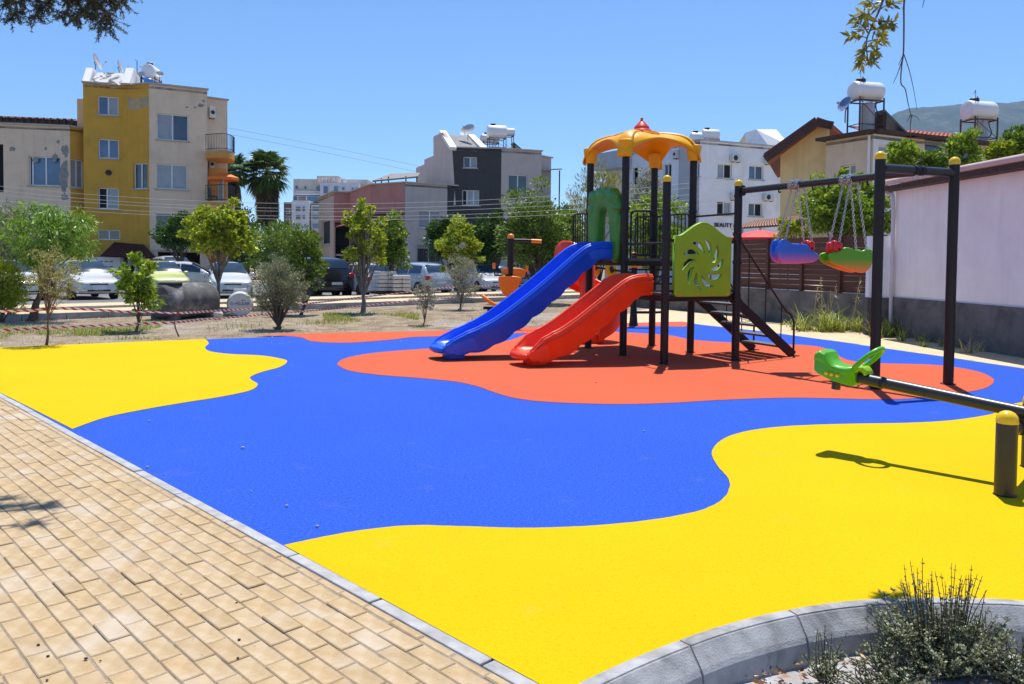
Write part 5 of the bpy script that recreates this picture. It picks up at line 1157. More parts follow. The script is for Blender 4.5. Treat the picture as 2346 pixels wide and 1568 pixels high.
# white gabled roof volume behind
f0, f1, f2, f3 = V(1708, 336, 66), V(1708, 304, 66), V(1733, 297, 66.5), V(1762, 336, 66); mb = MB(); mb.add([f0, f1, f2, f3], [(0, 1, 2, 3)]); mb.build('roof_house', P_WHT, h4, recalc=False)
r0, r1, r2, r3 = V(1733, 297, 66.5), V(1763, 336, 66), V(1812, 336, 67), V(1778, 297, 73); mb = MB(); mb.add([r0, r1, r2, r3], [(0, 1, 2, 3)]); mb.build('roof_house', WHITE, h4, recalc=False)
mb = MB(); mb.add([f1, f2, V(1733, 297, 66.5)+Vector((1, 9, -1.0)), f1+Vector((1, 9, -1))], [(0, 1, 2, 3)]); mb.build('roof_house', WHITE, h4, recalc=False)
for x, y, az, lab in ((1601, 320, 8, 'low set white water tank nearer the bay of the white building'), (1627, 318, 8, 'higher set white water tank on the flat white building')): p = V(x, y, 60.5); tank((p.x, p.y, Zv-0.12), R(az), lab, 1.35, 0.42, 0.35 if 'low set' in lab else 0.6, False, False)
# ---------------------------------------------------------------- cream house with tiled gable on the right
h5 = thing('gabled_house', 'cream yellow house with a tiled gable roof behind the fence', 'house', V(1880, 620, 36))
g0, g1 = V(1787, 500, 36.5), V(1896, 500, 35.2)
poly_wall(h5, g0, g1, [(1786, 640), (1788, 357), (1868, 282), (1896, 284), (1896, 640)], P_CREAM, thick=0.3)
ev = V(1752, 357, 36.0); rg = V(1870, 273, 35.0); back = Vector((3.4, 8.5, 0)); rt = V(1897, 277, 34.7)
mb = MB(); mb.add([ev, rg, rg+back, ev+back], [(0, 1, 2, 3)]); o = mb.build('roof', TILE_D, h5, recalc=False); s_ = o.modifiers.new('t', 'SOLIDIFY'); s_.thickness = 0.22; s_.offset = 0
mb = MB(); mb.add([rg, rt+Vector((0, 0, -0.1)), rt+back+Vector((3.5, 0, -1.5)), rg+back], [(0, 1, 2, 3)]); o = mb.build('roof', TILE_R, h5, recalc=False); s_ = o.modifiers.new('t', 'SOLIDIFY'); s_.thickness = 0.2; s_.offset = 0
ud = (ev-rg).normalized(); off = Vector((0, -0.05, -0.16)); mb = MB(); mb.bar(ev+off, rg+off, 0.12, 0.34); mb.build('bargeboard', WOOD_D, h5); mb = MB(); mb.bar(rg+off, rt+off+Vector((0.2, 0, -0.06)), 0.12, 0.34); mb.build('bargeboard', WOOD_D, h5)
mb = MB(); mb.add([ev+Vector((0.1, 0.05, -0.25)), rg+Vector((0, 0.05, -0.3)), rg+Vector((0.5, 1.2, -0.3)), ev+Vector((0.6, 1.2, -0.25))], [(0, 1, 2, 3)]); o = mb.build('soffit', WOOD_R, h5, recalc=False); s_ = o.modifiers.new('t', 'SOLIDIFY'); s_.thickness = 0.03
Zh = 7.0; CH = [G(1893, 322, Zh), G(2002, 304, Zh), G(2075, 313, Zh), G(2312, 338, Zh), G(2420, 350, Zh)]
def su6(ws):
    ws[0].window(1925, 378, 1960, 412, ('b', 'c')); ws[2].window(2118, 322, 2170, 380, ('g',), sill=False); ws[2].window(2180, 326, 2235, 384, ('g',), sill=False); ws[1].window(2012, 335, 2070, 372, ('c',), sill=False)
ws6 = block(h5, CH, GZ, Zh, [P_CRM2, P_WHT, P_CRM2, P_CRM2], GREYR, 6, None, su6, P_CRM2)
for w in ws6: mb = MB(); mb.bar(w.at(-0.2, Zh+0.02, 0.15), w.at(w.L+0.2, Zh+0.02, 0.15), 0.6, 0.13); mb.build('eave', WOOD_D, h5)
mb = MB(); w = ws6[0]; u, z = hit(w.p0, w.p1, 1990, 330); mb.tube([w.at(w.L-0.15, Zh-0.1, 0.08), w.at(w.L-0.15, 3.0, 0.08)], 0.06, 8); mb.build('downpipe', UPVC, h5)
a, b = V(2055, 300, 35), V(2300, 322, 37.5); tile_roof(h5, Vector((a.x, 35.2, Zh+0.12)), Vector((b.x, 36.8, Zh+0.12)), Vector((b.x-1.5, 39, Zh+1.0)), Vector((a.x-0.5, 39, Zh+1.35)), TILE_R, 7, 26)
p = V(1982, 303, 33.4); tank((p.x, p.y, Zh), R(14), 'white water tank on a rusty stand with grey boiler beside the gable', 1.38, 0.40, 1.42, True, True)
p = V(2242, 313, 36.0); tank((p.x, p.y, Zh), R(14), 'white water tank on a rusty stand above the red tiled roof', 1.45, 0.43, 1.15, True, False)
dish(V(1936, 282, 33.2)+Vector((0, 0, 0)), R(-70), R(25), 0.34, 'blue grey dish on the water tank stand beside the gable', M('dish blue', (0.12, 0.2, 0.36), 0.5), 0.75)
for x0, x1, y in ((2316, 2340, 302), (2342, 2360, 300)):
    mb = MB(); a, b = V(x0, y, 37), V(x1, y-2, 37); mb.bar((a.x, a.y, Zh), a, 0.1, 0.1); mb.bar(a, b, 0.1, 0.1); mb.bar((b.x, b.y, Zh), b, 0.1, 0.1); mb.build('roof_frame', RUST, h5)
# low lean-to with faded tiles and a red parasol behind the fence
h6 = thing('tiled_shelter', 'low white shelter with a faded tiled roof behind the fence', 'shelter', V(1760, 620, 31))
tile_roof(h6, V(1672, 527, 31), V(1840, 516, 30), V(1850, 497, 33), V(1735, 508, 34), TILE_B, 7, 26)
mb = MB(); a, b = V(1690, 600, 32.2), V(1845, 600, 31.5); mb.bar((a.x, a.y, 1.5), (b.x, b.y, 1.5), 0.2, 2.4); mb.build('wall', P_WHT, h6)
for x in (1700, 1742, 1790): p = V(x, 520, 30.9); mb = MB(); mb.tube([(p.x, p.y, GZ), (p.x, p.y, p.z)], 0.05, 6); mb.build('pillar', P_LG, h6)
p = V(1742, 551, 28.5); um = thing('red_parasol', 'red parasol behind the brown board fence', 'parasol', (p.x, p.y, 0)); hh = V(1742, 527, 28.5).z
mb = MB(); rows = [[Vector((r*math.cos(2*math.pi*k/8), r*math.sin(2*math.pi*k/8), z)) for k in range(8)] for r, z in ((1.2, hh-0.42), (1.18, hh-0.30), (0.6, hh-0.12), (0.02, hh))]; mb.grid(rows, closed=True); mb.build('canopy', REDC, um, local=True)
mb = MB(); mb.tube([(0, 0, 0), (0, 0, hh)], 0.03, 6); mb.build('pole', WHITE, um, local=True)
# ---------------------------------------------------------------- pinkish white wall building on the right edge
h7 = thing('whitewashed_building', 'long whitewashed building with a dark concrete base and pink gutter', 'building', V(2040, 700, 17.6))
k0 = V(2046, 700, 17.6); k1 = V(2346, 700, 13.5); kd = (k1-k0); kd.z = 0; kd = kd.normalized(); k2 = k0+kd*11
zt = 3.28; zb = 0.85; wP = Wall(h7, k0, k2, zb, zt, P_WALLP); wP.build()
mb = MB(); mb.bar(wP.at(0, 0.30, 0.015), wP.at(wP.L, 0.30, 0.015), 0.06, 1.10); mb.build('plinth', CONC_D, h7)
mb = MB(); mb.bar(wP.at(-0.2, zt-0.02, 0.12), wP.at(wP.L, zt-0.02, 0.12), 0.3, 0.10); mb.build('fascia', WOOD_D, h7)
PINKG = M('gutter pink', (0.58, 0.43, 0.38), 0.6, 0.15, 3)
mb = MB(); mb.tube([wP.at(-0.25, zt+0.1, 0.3), wP.at(wP.L, zt+0.1, 0.3)], 0.06, 10); mb.build('gutter', PINKG, h7, smooth=50)
mb = MB(); mb.add([wP.at(-0.3, zt+0.16, 0.32), wP.at(wP.L, zt+0.16, 0.32), wP.at(wP.L, zt+0.62, -6), wP.at(-0.3, zt+0.62, -6)], [(0, 1, 2, 3)]); o = mb.build('roof', GREYR, h7, recalc=False); s_ = o.modifiers.new('t', 'SOLIDIFY'); s_.thickness = 0.06; s_.offset = -1
mb = MB(); mb.tube(smooth_loop([wP.at(-0.12, zt+0.06, 0.28), wP.at(-0.02, zt-0.15, 0.2), wP.at(0.03, zt-0.35, 0.08), wP.at(0.05, 0.6, 0.08), wP.at(0.05, 0.25, 0.08), wP.at(0.0, 0.02, 0.2)], 5), 0.042, 10); mb.build('downpipe', M('downpipe pale', (0.66, 0.60, 0.60), 0.5, 0.1), h7, smooth=50)
mb = MB(); mb.add([wP.at(0, zb-0.6), wP.at(0, zb-0.6, -6), wP.at(0, zt, -6), wP.at(0, zt)], [(0, 1, 2, 3)]); mb.build('side_wall', P_WALLP, h7, recalc=False)
a = wP.at(0.0, 0, -0.05); mb = MB(); mb.box(a+Vector((-0.30, 0.15, 1.52)), (0.55, 0.16, 1.38)); mb.build('wing_wall', P_WHT, h7); mb = MB(); mb.box(a+Vector((-0.30, 0.15, 0.40)), (0.6, 0.2, 0.85)); mb.build('plinth', CONC_D, h7)
# ---------------------------------------------------------------- board fence on a concrete wall
fA, fB = V(1688, 700, 23.6), V(2022, 700, 18.6); fA.z = fB.z = 0; fe = (fB-fA); FL = fe.length; fe /= FL; fn = Vector((fe.y, -fe.x, 0))
cw = thing('retaining_wall', 'low stained grey concrete wall under the brown fence', 'wall', fA); mb = MB(); mb.bar(fA+Vector((0, 0, 0.28)), fB+Vector((0, 0, 0.28)), 0.22, 1.14); mb.build('wall', CONC_D, cw, bevel=0.01)
mb = MB(); mb.bar(fA+Vector((-2.5, 5.5, 0.28)), fA+Vector((0, 0, 0.28)), 0.22, 1.14); mb.build('wall_return', CONC_D, cw, bevel=0.01)
fc = thing('board_fence', 'red brown horizontal board fence with gaps, on the concrete wall', 'fence', fA)
def board_mat():
    m, nt, b, out = nodemat('fence board stain'); oi = nt.nodes.new('ShaderNodeObjectInfo'); n = noise_node(nt, 4, 6, 0.6, stretch=(1, 1, 9))
    c = ramp(nt, n.outputs[0], [(0.3, (0.075, 0.027, 0.016)), (0.6, (0.115, 0.042, 0.025)), (0.8, (0.15, 0.058, 0.035))]).outputs[0]; t = ramp(nt, oi.outputs['Random'], [(0, (0.75,)*3), (1, (1.1, 1.05, 1.0))]); c = mixc(nt, 1.0, c, t.outputs[0], 'MULTIPLY')
    lk(nt, c, b.inputs['Base Color']); b.inputs['Roughness'].default_value = 0.7; bump(nt, n.outputs[0], 0.3, 0.004, b); return m
BOARD = board_mat(); nb = 4; bays = nb; bl = FL/bays; z0, z1 = 0.87, 2.27; nbd = 10; bh = (z1-z0)/nbd
for k in range(bays+1): mb = MB(); p = fA+fe*(bl*k); mb.box((p.x, p.y, (0.3+z1)/2), (0.09, 0.09, z1-0.3+0.02), math.atan2(fe.y, fe.x)); mb.build('post', BOARD, fc)
for k in range(bays):
    for j in range(nbd):
        if j in (2,) and k in (0, 1): gap = 0.03
        else: gap = 0.006
        z = z0+bh*(j+0.5); L_ = bl-0.01; a = fA+fe*(bl*k+0.005)+fn*(-0.03); b = fA+fe*(bl*(k+1)-0.005)+fn*(-0.03); sag = random.gauss(0, 0.004)
        if j == 1 and k == 2: gap = 0.025
        mb = MB(); mb.bar(a+Vector((0, 0, z+sag)), b+Vector((0, 0, z-sag)), 0.02, bh-gap); mb.build('board', BOARD, fc)
# ================================================================== STREET
S0 = G(500, 715); sdv = Vector((0.70, 0.714, 0)).normalized(); snv = Vector((-sdv.y, sdv.x, 0))
def st(s, n, z=0.0): p = S0+sdv*s+snv*n; return Vector((p.x, p.y, z))
SIDEW = M('sidewalk sand pavers', (0.60, 0.47, 0.28), 0.9, 0.12, 2.5, 0.3, 60, 0.004, dirt=(0.45, 0.36, 0.24), dscale=1.4)
KSIDE = M('street kerb concrete', (0.36, 0.355, 0.35), 0.9, 0.2, 5, 0.4, 80, 0.003, dirt=(0.16, 0.155, 0.15), dscale=2.5)
# park soil, raised to playground level, between rubber floor and street
soil_poly = [st(-40, -0.02), st(60, -0.02), Vector((45, 40, 0)), Vector((45, -8, 0)), Vector((RE2.x+0.8, -8, 0)), Vector((RE2.x-0.6, 4, 0)), Vector((7.2, 9.5, 0)), Vector((-5.5, 9.8, 0)), Vector((-9.0, 11.8, 0)), Vector((-15, 6, 0)), Vector((-45, -10, 0))]
sheet('park_soil', soil_poly, -0.035, SOIL, thick=0.1)
sheet('sidewalk', [st(-40, 0.14), st(60, 0.14), st(60, 1.62), st(-40, 1.62)], 0.125, SIDEW, thick=0.3)
sheet('sidewalk', [st(-40, 1.76), st(60, 1.76), st(60, 3.3), st(-40, 3.3)], 0.185, SIDEW, thick=0.35)
def street_kerb(n, z, h):
    root = bpy.data.objects.new('kerb', None); COL.objects.link(root); tag(root, kind='structure')
    for i in range(-26, 60):
        c = st(i*1.0+0.5, n+0.07, z-h/2+random.uniform(-0.004, 0.004)); mb = MB(); mb.box(c, (0.985, 0.135, h), math.atan2(sdv.y, sdv.x)); mb.build('kerb_stone', KSIDE, root)
street_kerb(0.0, 0.132, 0.25); street_kerb(1.63, 0.192, 0.3)
street_kerb(3.31, 0.19, 0.5)
sheet('road', [st(-60, 3.46), st(90, 3.46), st(90, 11.2), st(-60, 11.2)], -0.10, ASPH, thick=0.1)
sheet('parking_strip', [st(-60, 11.2), st(90, 11.2), st(90, 30), st(-60, 30)], -0.104, ASPH, thick=0.1)
# ------------------------------------------------------------------ parked cars
TYRE = M('tyre rubber', (0.02, 0.02, 0.02), 0.8, 0.2, 20); RIM = M('alloy rim', (0.5, 0.5, 0.52), 0.3, 0.1, 10, metal=0.8); CGLASS = M('car glass', (0.03, 0.05, 0.075), 0.05, 0.3, 2, spec=0.9)
LAMPW = M('headlamp clear', (0.30, 0.33, 0.37), 0.1, 0.4, 30, spec=0.9); LAMPR = M('tail lamp red', (0.45, 0.012, 0.012), 0.15, 0.2, 20, spec=0.8); BLKP = M('black plastic trim', (0.012, 0.012, 0.013), 0.6, 0.2, 20); PLATE = M('number plate', (0.75, 0.75, 0.75), 0.5, 0.2, 50)
def paint(name, c): return M('car paint '+name, c, 0.25, 0.04, 2, coat=1.0, spec=0.5)
def make_car(label, colour, loc, heading, L=3.9, W=1.68, H=1.50, style='hatch'):
    """front towards +x; stations: x, floor z, sill z, belt z, belt half width, roof z, roof half width"""
    root = thing('parked_car', label, 'car', loc, heading, 'cars parked across the street')
    f = L/2; hw = W/2; belt = 0.90 if style != 'suv' else 1.02; roof = H
    st_ = [  # x, lower z, shoulder z, half width, roof z (>= shoulder), roof half width
        (f, 0.34, 0.58, hw*0.62, None), (f-0.07, 0.24, 0.68, hw*0.84, None), (f-0.25, 0.20, 0.76, hw*0.95, None), (f-0.62, 0.19, belt-0.06, hw*0.99, None), (f-0.98, 0.19, belt+0.02, hw, 0.06),
        (f-1.35, 0.19, belt+0.03, hw, 0.55), (f-1.72, 0.19, belt+0.035, hw, 0.93), (f-2.1, 0.19, belt+0.04, hw, 1.0), (-f+1.25, 0.19, belt+0.06, hw, 0.99), (-f+0.75, 0.20, belt+0.08, hw, 0.93), (-f+0.38, 0.20, belt+0.09, hw*0.98, 0.72 if style != 'suv' else 0.9),
        (-f+0.16, 0.23, belt+0.07, hw*0.95, 0.12), (-f+0.05, 0.28, 0.80, hw*0.86, None), (-f, 0.36, 0.66, hw*0.70, None)]
    rows = []
    for x, lo, sh, w, rf in st_:
        zr = sh+0.02 if rf is None else sh+(roof-sh)*rf; rw = w*0.9 if rf is None else lerp(w*0.92, hw*0.70, rf)
        half = [(w*0.86, lo), (w*0.98, lo+0.10), (w, lo*0.45+sh*0.55), (w*0.985, sh-0.03), (w*0.94, sh), (lerp(w*0.94, rw, 0.5), lerp(sh, zr, 0.5)), (rw, zr-0.02 if rf else zr), (rw*0.55, zr+0.025), (0.0, zr+0.035)]
        rows.append([Vector((x, -a, b)) for a, b in half]+[Vector((x, a, b)) for a, b in half[::-1][1:]])
    mb = MB(); mb.grid(rows, closed=True, caps=True); body = mb.build('body', colour, root, smooth=50, local=True, subsurf=1)
    def skin(i, j, t, out=0.012):   # point on the body between stations
        i0 = min(int(i), len(rows)-2); a = rows[i0][j].lerp(rows[i0+1][j], i-i0); return a
    def glass(name, quads, push):
        m2 = MB()
        for q in quads: m2.add([p+push for p in q], [(0, 1, 2, 3)])
        return m2.build(name, CGLASS, root, local=True, recalc=False)
    def pt(i, v):   # v: 0 shoulder .. 1 roof edge, right (negative y) side
        i0 = min(int(i), len(rows)-2); tt = i-i0; A = rows[i0]; B = rows[i0+1]; a = A[4].lerp(A[6], v); b = B[4].lerp(B[6], v); return a.lerp(b, tt)
    def mir(p): return Vector((p.x, -p.y, p.z))
    # windscreen and rear screen (span left to right), then side windows
    m2 = MB(); gx = []
    for i in np.linspace(4.25, 6.25, 7): a = pt(i, 1.0); row = []
    for i in np.linspace(4.3, 6.15, 7):
        a = pt(i, 0.98); row = [Vector((a.x+0.03, lerp(a.y*0.95, -a.y*0.95, k/8), a.z+0.03+0.02*math.sin(math.pi*k/8))) for k in range(9)]; gx.append(row)
    m2.grid(gx); m2.build('windscreen', CGLASS, root, local=True, smooth=180, recalc=False)
    m2 = MB(); gx = []
    for i in np.linspace(9.35, 10.75, 6):
        a = pt(i, 0.98); gx.append([Vector((a.x-0.03, lerp(a.y*0.9, -a.y*0.9, k/8), a.z+0.025)) for k in range(9)])
    m2.grid(gx); m2.build('rear_window', CGLASS, root, local=True, smooth=180, recalc=False)
    for s_ in (-1, 1):
        for i0, i1, name in ((5.0, 7.35, 'side_window'), (7.5, 9.3, 'side_window')):
            m2 = MB(); gx = []
            for i in np.linspace(i0, i1, 7):
                row = []
                for v in (0.14, 0.5, 0.84):
                    p = pt(i, v); p = Vector((p.x, p.y-0.016, p.z)); row.append(p if s_ < 0 else mir(p))
                gx.append(row)
            m2.grid(gx); m2.build(name, CGLASS, root, local=True, smooth=180, recalc=False)
        m2 = MB(); m2.box((f-1.28, s_*(hw+0.09), belt+0.10), (0.12, 0.2, 0.13)); m2.build('mirror', colour, root, local=True, bevel=0.04, seg=3, smooth=50)
        m2 = MB(); y = s_*hw*0.74; m2.add([Vector((f-0.05, s_*hw*0.50, 0.60)), Vector((f-0.22, s_*hw*0.93, 0.63)), Vector((f-0.42, s_*hw*0.97, 0.78)), Vector((f-0.20, s_*hw*0.62, 0.745))], [(0, 1, 2, 3)]); o = m2.build('headlight', LAMPW, root, local=True, recalc=False); o.modifiers.new('t', 'SOLIDIFY').thickness = 0.05
        o.modifiers['t'].offset = 0
        m2 = MB(); m2.box((-f+0.13, s_*hw*0.82, belt-0.05), (0.16, 0.26, 0.22)); m2.build('tail_light', LAMPR, root, local=True, bevel=0.05, seg=3, smooth=50)
        m2 = MB(); m2.box((f-2.05, s_*(hw+0.006), belt-0.08), (0.16, 0.02, 0.03)); m2.build('door_handle', BLKP, root, local=True)
    m2 = MB(); m2.box((f-0.045, 0, 0.60), (0.08, W*0.40, 0.07)); m2.build('grille', BLKP, root, local=True, bevel=0.02)
    m2 = MB(); m2.box((f-0.06, 0, 0.37), (0.09, W*0.50, 0.10)); m2.build('air_intake', BLKP, root, local=True, bevel=0.03)
    m2 = MB(); m2.box((f+0.02, 0, 0.46), (0.02, 0.5, 0.11)); m2.build('number_plate', PLATE, root, local=True)
    m2 = MB(); m2.box((-f-0.005, 0, 0.62), (0.03, 0.5, 0.11)); m2.build('number_plate', PLATE, root, local=True)
    for x in (f-0.80, -f+0.72):
        for s_ in (-1, 1):
            Mx = Matrix.Rotation(R(90)*-s_, 3, 'X'); c = (x, s_*(hw-0.17), 0.30)
            m2 = MB(); m2.lathe([(0.36, 0.155), (0.36, 0.176), (0.30, 0.178)], 24, c, Mx); m2.build('wheel_arch', BLKP, root, local=True)
            m2 = MB(); m2.lathe([(0.20, -0.02), (0.29, -0.02), (0.305, 0.02), (0.305, 0.16), (0.285, 0.185), (0.20, 0.188)], 24, c, Mx); wh = m2.build('wheel', TYRE, root, local=True, smooth=40)
            m2 = MB(); m2.lathe([(0.205, 0.165), (0.20, 0.192), (0.16, 0.18), (0.05, 0.186), (0.01, 0.19)], 12, c, Mx); m2.build('rim', RIM, wh, local=True)
    return root
WHT = paint('white', (0.62, 0.63, 0.64)); SILV = paint('silver blue', (0.40, 0.46, 0.54)); BLK = paint('black', (0.02, 0.012, 0.014)); LIME = paint('lime', (0.62, 0.66, 0.22)); NAVY = paint('navy', (0.03, 0.055, 0.11))
def carpos(px, y, d): p = V(px, y, d); return (p.x, p.y, -0.10)
cam_dir = lambda p: math.atan2(-p[1], -p[0])
def car(px, d, turn, label, col, **k): p = carpos(px, 690, d); make_car(label, col, p, cam_dir(p)+R(turn), **k)
car(20, 30.5, 20, 'white car half hidden by the yellow green conifer', WHT)
car(192, 32.0, 16, 'white hatchback with a dark vee grille behind the weeping tree', WHT, W=1.7, H=1.52)
car(368, 36.0, 14, 'lime green hatchback behind the small leafy tree', LIME, H=1.50)
car(398, 42.0, 20, 'white estate car with roof rails under the carport', WHT, H=1.75, style='suv')
car(438, 38.5, 84, 'white car parked side on behind the lime hatchback', WHT, L=3.7, H=1.48)
car(522, 34.0, 6, 'white small hatchback facing the park behind the concrete tank', WHT, W=1.66, L=3.8)
car(722, 36.0, 205, 'black sport utility vehicle seen from behind beside the pink house', BLK, H=1.75, W=1.8, L=4.4, style='suv')
car(832, 36.0, 207, 'white hatchback with red tail lights behind the slim tree', WHT, L=4.1, H=1.55)
car(955, 39.0, 215, 'silver blue hatchback with sun glinting in its rear window', SILV, L=4.1, W=1.76, H=1.55)
car(1103, 42.0, 24, 'white saloon with dark grille behind the orange exercise machine', WHT, L=4.4, W=1.78, H=1.46)
car(1155, 52.0, 15, 'dark blue car under the dark trees by the grey house', NAVY, H=1.55)
# ------------------------------------------------------------------ concrete tank lying on the verge, drum with lettering, pallet of blocks
TANKC = M('weathered dark concrete', (0.12, 0.118, 0.115), 0.9, 0.4, 3, 0.6, 40, 0.006, dirt=(0.34, 0.33, 0.32), dscale=2.4, dlo=0.5, dhi=0.68)
a = G(362, 731); b = G(480, 722); c = (a+b)/2; ln = (b-a).length; r = 0.47
tk = thing('concrete_tank', 'long weathered dark concrete tank lying on the verge', 'tank', (c.x, c.y, -0.03)); ax = (b-a).normalized(); Mq = Matrix((ax.cross(Vector((0, 0, 1))), Vector((0, 0, 1)), ax)).transposed()
mb = MB(); mb.lathe([(0.05, -ln/2), (r*0.85, -ln/2+0.02), (r*0.97, -ln/2+0.08), (r, -ln/2+0.18), (r, ln/2-0.2), (r*0.95, ln/2-0.08), (r*0.8, ln/2-0.02), (0.05, ln/2)], 28, (0, 0, r), Mq); mb.build('shell', TANKC, tk, smooth=40, local=True)
mb = MB(); o_ = -ax*ln*0.28; mb.lathe([(0.16, 0), (0.3, 0.02), (0.32, 0.06), (0.28, 0.07), (0.14, 0.05)], 18, o_+Vector((0, 0, 2*r-0.04))); mb.build('manhole_rim', TANKC, tk, smooth=40, local=True)
for k in (-0.36, 0.36): mb = MB(); mb.box(ax*ln*k+Vector((0, 0, 0.05)), (0.22, 0.8, 0.14), math.atan2(ax.y, ax.x)); mb.build('bedding_block', CONC_D, tk, local=True)
p = G(550, 722); dr = thing('lettered_concrete_drum', 'white painted concrete drum with black lettering on its face', 'drum', (p.x, p.y, -0.03))
DRUM = M('painted drum', (0.62, 0.62, 0.60), 0.8, 0.12, 5, 0.3, 60, 0.003, dirt=(0.42, 0.40, 0.37), dscale=3)
dq = (Vector((-p.x, -p.y, 0)).normalized()); rr = 0.335; Mq = dq.to_track_quat('Z', 'Y').to_matrix()
mb = MB(); mb.lathe([(0.03, -0.36), (rr*0.9, -0.36), (rr, -0.33), (rr, -0.10), (rr*1.05, -0.08), (rr*1.05, -0.02), (rr*0.99, 0.0), (rr*0.97, 0.14), (rr*0.9, 0.17), (0.03, 0.175)], 32, (0, 0, rr), Mq); mb.build('drum', DRUM, dr, smooth=35, local=True)
mb = MB(); mb.box(-dq*0.22+Vector((0, 0, 2*rr+0.02)), (0.34, 0.28, 0.12), math.atan2(dq.y, dq.x)+R(90)); mb.build('cap_block', DRUM, dr, local=True, bevel=0.02)
sx_ = Vector((-dq.y, dq.x, 0)); MX = Matrix(((sx_.x, 0, dq.x, 0), (sx_.y, 0, dq.y, 0), (0, 1, 0, 0), (0, 0, 0, 1)))
text_mesh('lettering', 'D M\u0130L\u0130LER', 0.105, 0.003, BLKP, dr, Matrix.Translation(dq*0.178+Vector((0, 0, rr-0.02))) @ MX)
mb = MB(); o_ = dq*0.18+Vector((0, 0, rr+0.09)); 
for q in ([(0.03, 0.0), (0.07, 0.045), (0.075, 0.03), (0.045, -0.002)], [(0.07, 0.03), (0.15, 0.02), (0.15, 0.008), (0.07, 0.015)], [(-0.09, 0.0), (-0.075, 0.02), (-0.065, 0.018), (-0.08, -0.002)]): mb.add([o_+sx_*a_+Vector((0, 0, b_)) for a_, b_ in q], [(0, 1, 2, 3)])
mb.build('brush_mark', BLKP, dr, local=True, recalc=False)
p = V(893, 676, 34.0); PB = M('wrapped concrete blocks', (0.50, 0.49, 0.48), 0.45, 0.12, 6, 0.3, 20, 0.01, spec=0.5)
for (px, n, lab) in ((880, 5, 'taller shrink wrapped pallet of concrete blocks'), (912, 4, 'lower shrink wrapped pallet of concrete blocks')):
    p = V(px, 680, 32.0); rt = thing('block_pallet', lab+' on the roadside', 'pallet', (p.x, p.y, 0.18), R(35))
    for lvl in range(n):
        for i in range(2):
            for j in range(2): mb = MB(); mb.box((-0.2+0.39*i, -0.2+0.39*j, 0.12+0.085+0.165*lvl), (0.37, 0.37, 0.135)); mb.build('block', PB, rt, local=True, bevel=0.03)
    mb = MB()
    for y in (-0.35, 0, 0.35): mb.box((0, y, 0.05), (0.85, 0.09, 0.08))
    mb.box((0, 0, 0.10), (0.85, 0.85, 0.02)); mb.build('pallet', WOOD_D, rt, local=True)
# ------------------------------------------------------------------ outdoor exercise machines
def fitness1():
    b = G(1168, 752); rt = thing('exercise_machine', 'orange and brown outdoor exercise station with seat pads and a top bar', 'exercise machine', b)
    X = Vector((1, 0.1, 0)).normalized(); 
    mb = MB(); mb.lathe([(0.075, 0), (0.075, 2.12)], 16, b); o = mb.build('post', STEEL, rt, smooth=40); mb = MB(); mb.lathe([(0.082, 2.09), (0.08, 2.15), (0.05, 2.19), (0.01, 2.2)], 16, b); mb.build('cap', PL_ORG, o, smooth=40)
    def w(a, z, f=0.0): return b+X*a+Vector((0, -f, z))
    mb = MB(); mb.tube([w(0.06, 2.05), w(0.35, 2.05), w(0.5, 2.04)], 0.035, 8); mb.build('arm', STEEL, rt, smooth=60); mb = MB(); mb.tube([w(0.48, 2.04), w(0.72, 2.03)], 0.045, 8); mb.build('grip', PL_ORG, rt, smooth=60)
    for k, zz in ((-1, 1.36), (1, 1.30)):
        mb = MB(); mb.tube([w(k*0.05, zz-0.12, 0.1), w(k*0.36, zz-0.13, 0.15), w(k*0.38, zz+0.12, 0.15)], 0.022, 8); mb.build('lever', STEEL, rt, smooth=60); mb = MB(); mb.tube([w(k*0.38, zz+0.02, 0.15), w(k*0.385, zz+0.16, 0.15)], 0.035, 8); mb.build('grip', PL_ORG, rt, smooth=60)
    def pad(pts, f, th, name='backrest'):
        Mx = Matrix(((X.x, 0, 0, 0), (X.y, 0, -1, 0), (0, 1, 0, 0), (0, 0, 0, 1))); Mx.translation = Vector((0, -f, 0))
        lp = smooth_loop([Vector((q[0], q[1], 0)) for q in pts], 4, True); o = curve_mesh(name, [[(q.x, q.y) for q in lp]], th, 0.02, PL_ORG, rt, Mx, 2)
    pad([(-0.26, 1.20), (-0.25, 1.0), (-0.15, 0.78), (0.05, 0.70), (0.16, 0.86), (0.22, 1.05), (0.26, 1.18), (0.0, 1.22)], 0.14, 0.07)
    pad([(-0.16, 1.40), (-0.15, 1.22), (0.30, 1.20), (0.31, 1.38)], 0.02, 0.06)
    mb = MB(); rows = []
    for j in range(9):
        t = j/8; rows.append([w(lerp(-0.62, 0.08, t), 0.52+0.28*(1-t)**3+0.05*t, 0.16+0.34*k/4) for k in range(5)])
    mb.grid(rows); o = mb.build('seat', PL_ORG, rt, smooth=60); o.modifiers.new('t', 'SOLIDIFY').thickness = 0.06
    mb = MB(); mb.tube([w(-0.05, 0.45, 0.1), w(-0.3, 0.48, 0.3)], 0.03, 8); mb.build('seat_arm', STEEL, rt, smooth=60)
    mb = MB(); mb.tube([w(-0.48, 0.02, 0.2), w(-0.48, 0.46, 0.2)], 0.045, 10); mb.build('footrest_post', STEEL, rt, smooth=60); mb = MB(); mb.tube([w(-0.62, 0.48, 0.2), w(-0.18, 0.48, 0.2)], 0.035, 8); mb.build('footrest_bar', STEEL, rt, smooth=60); mb = MB(); mb.tube([w(-0.20, 0.48, 0.2), w(-0.08, 0.48, 0.2)], 0.042, 8); mb.build('footrest_grip', PL_ORG, rt, smooth=60)
fitness1()
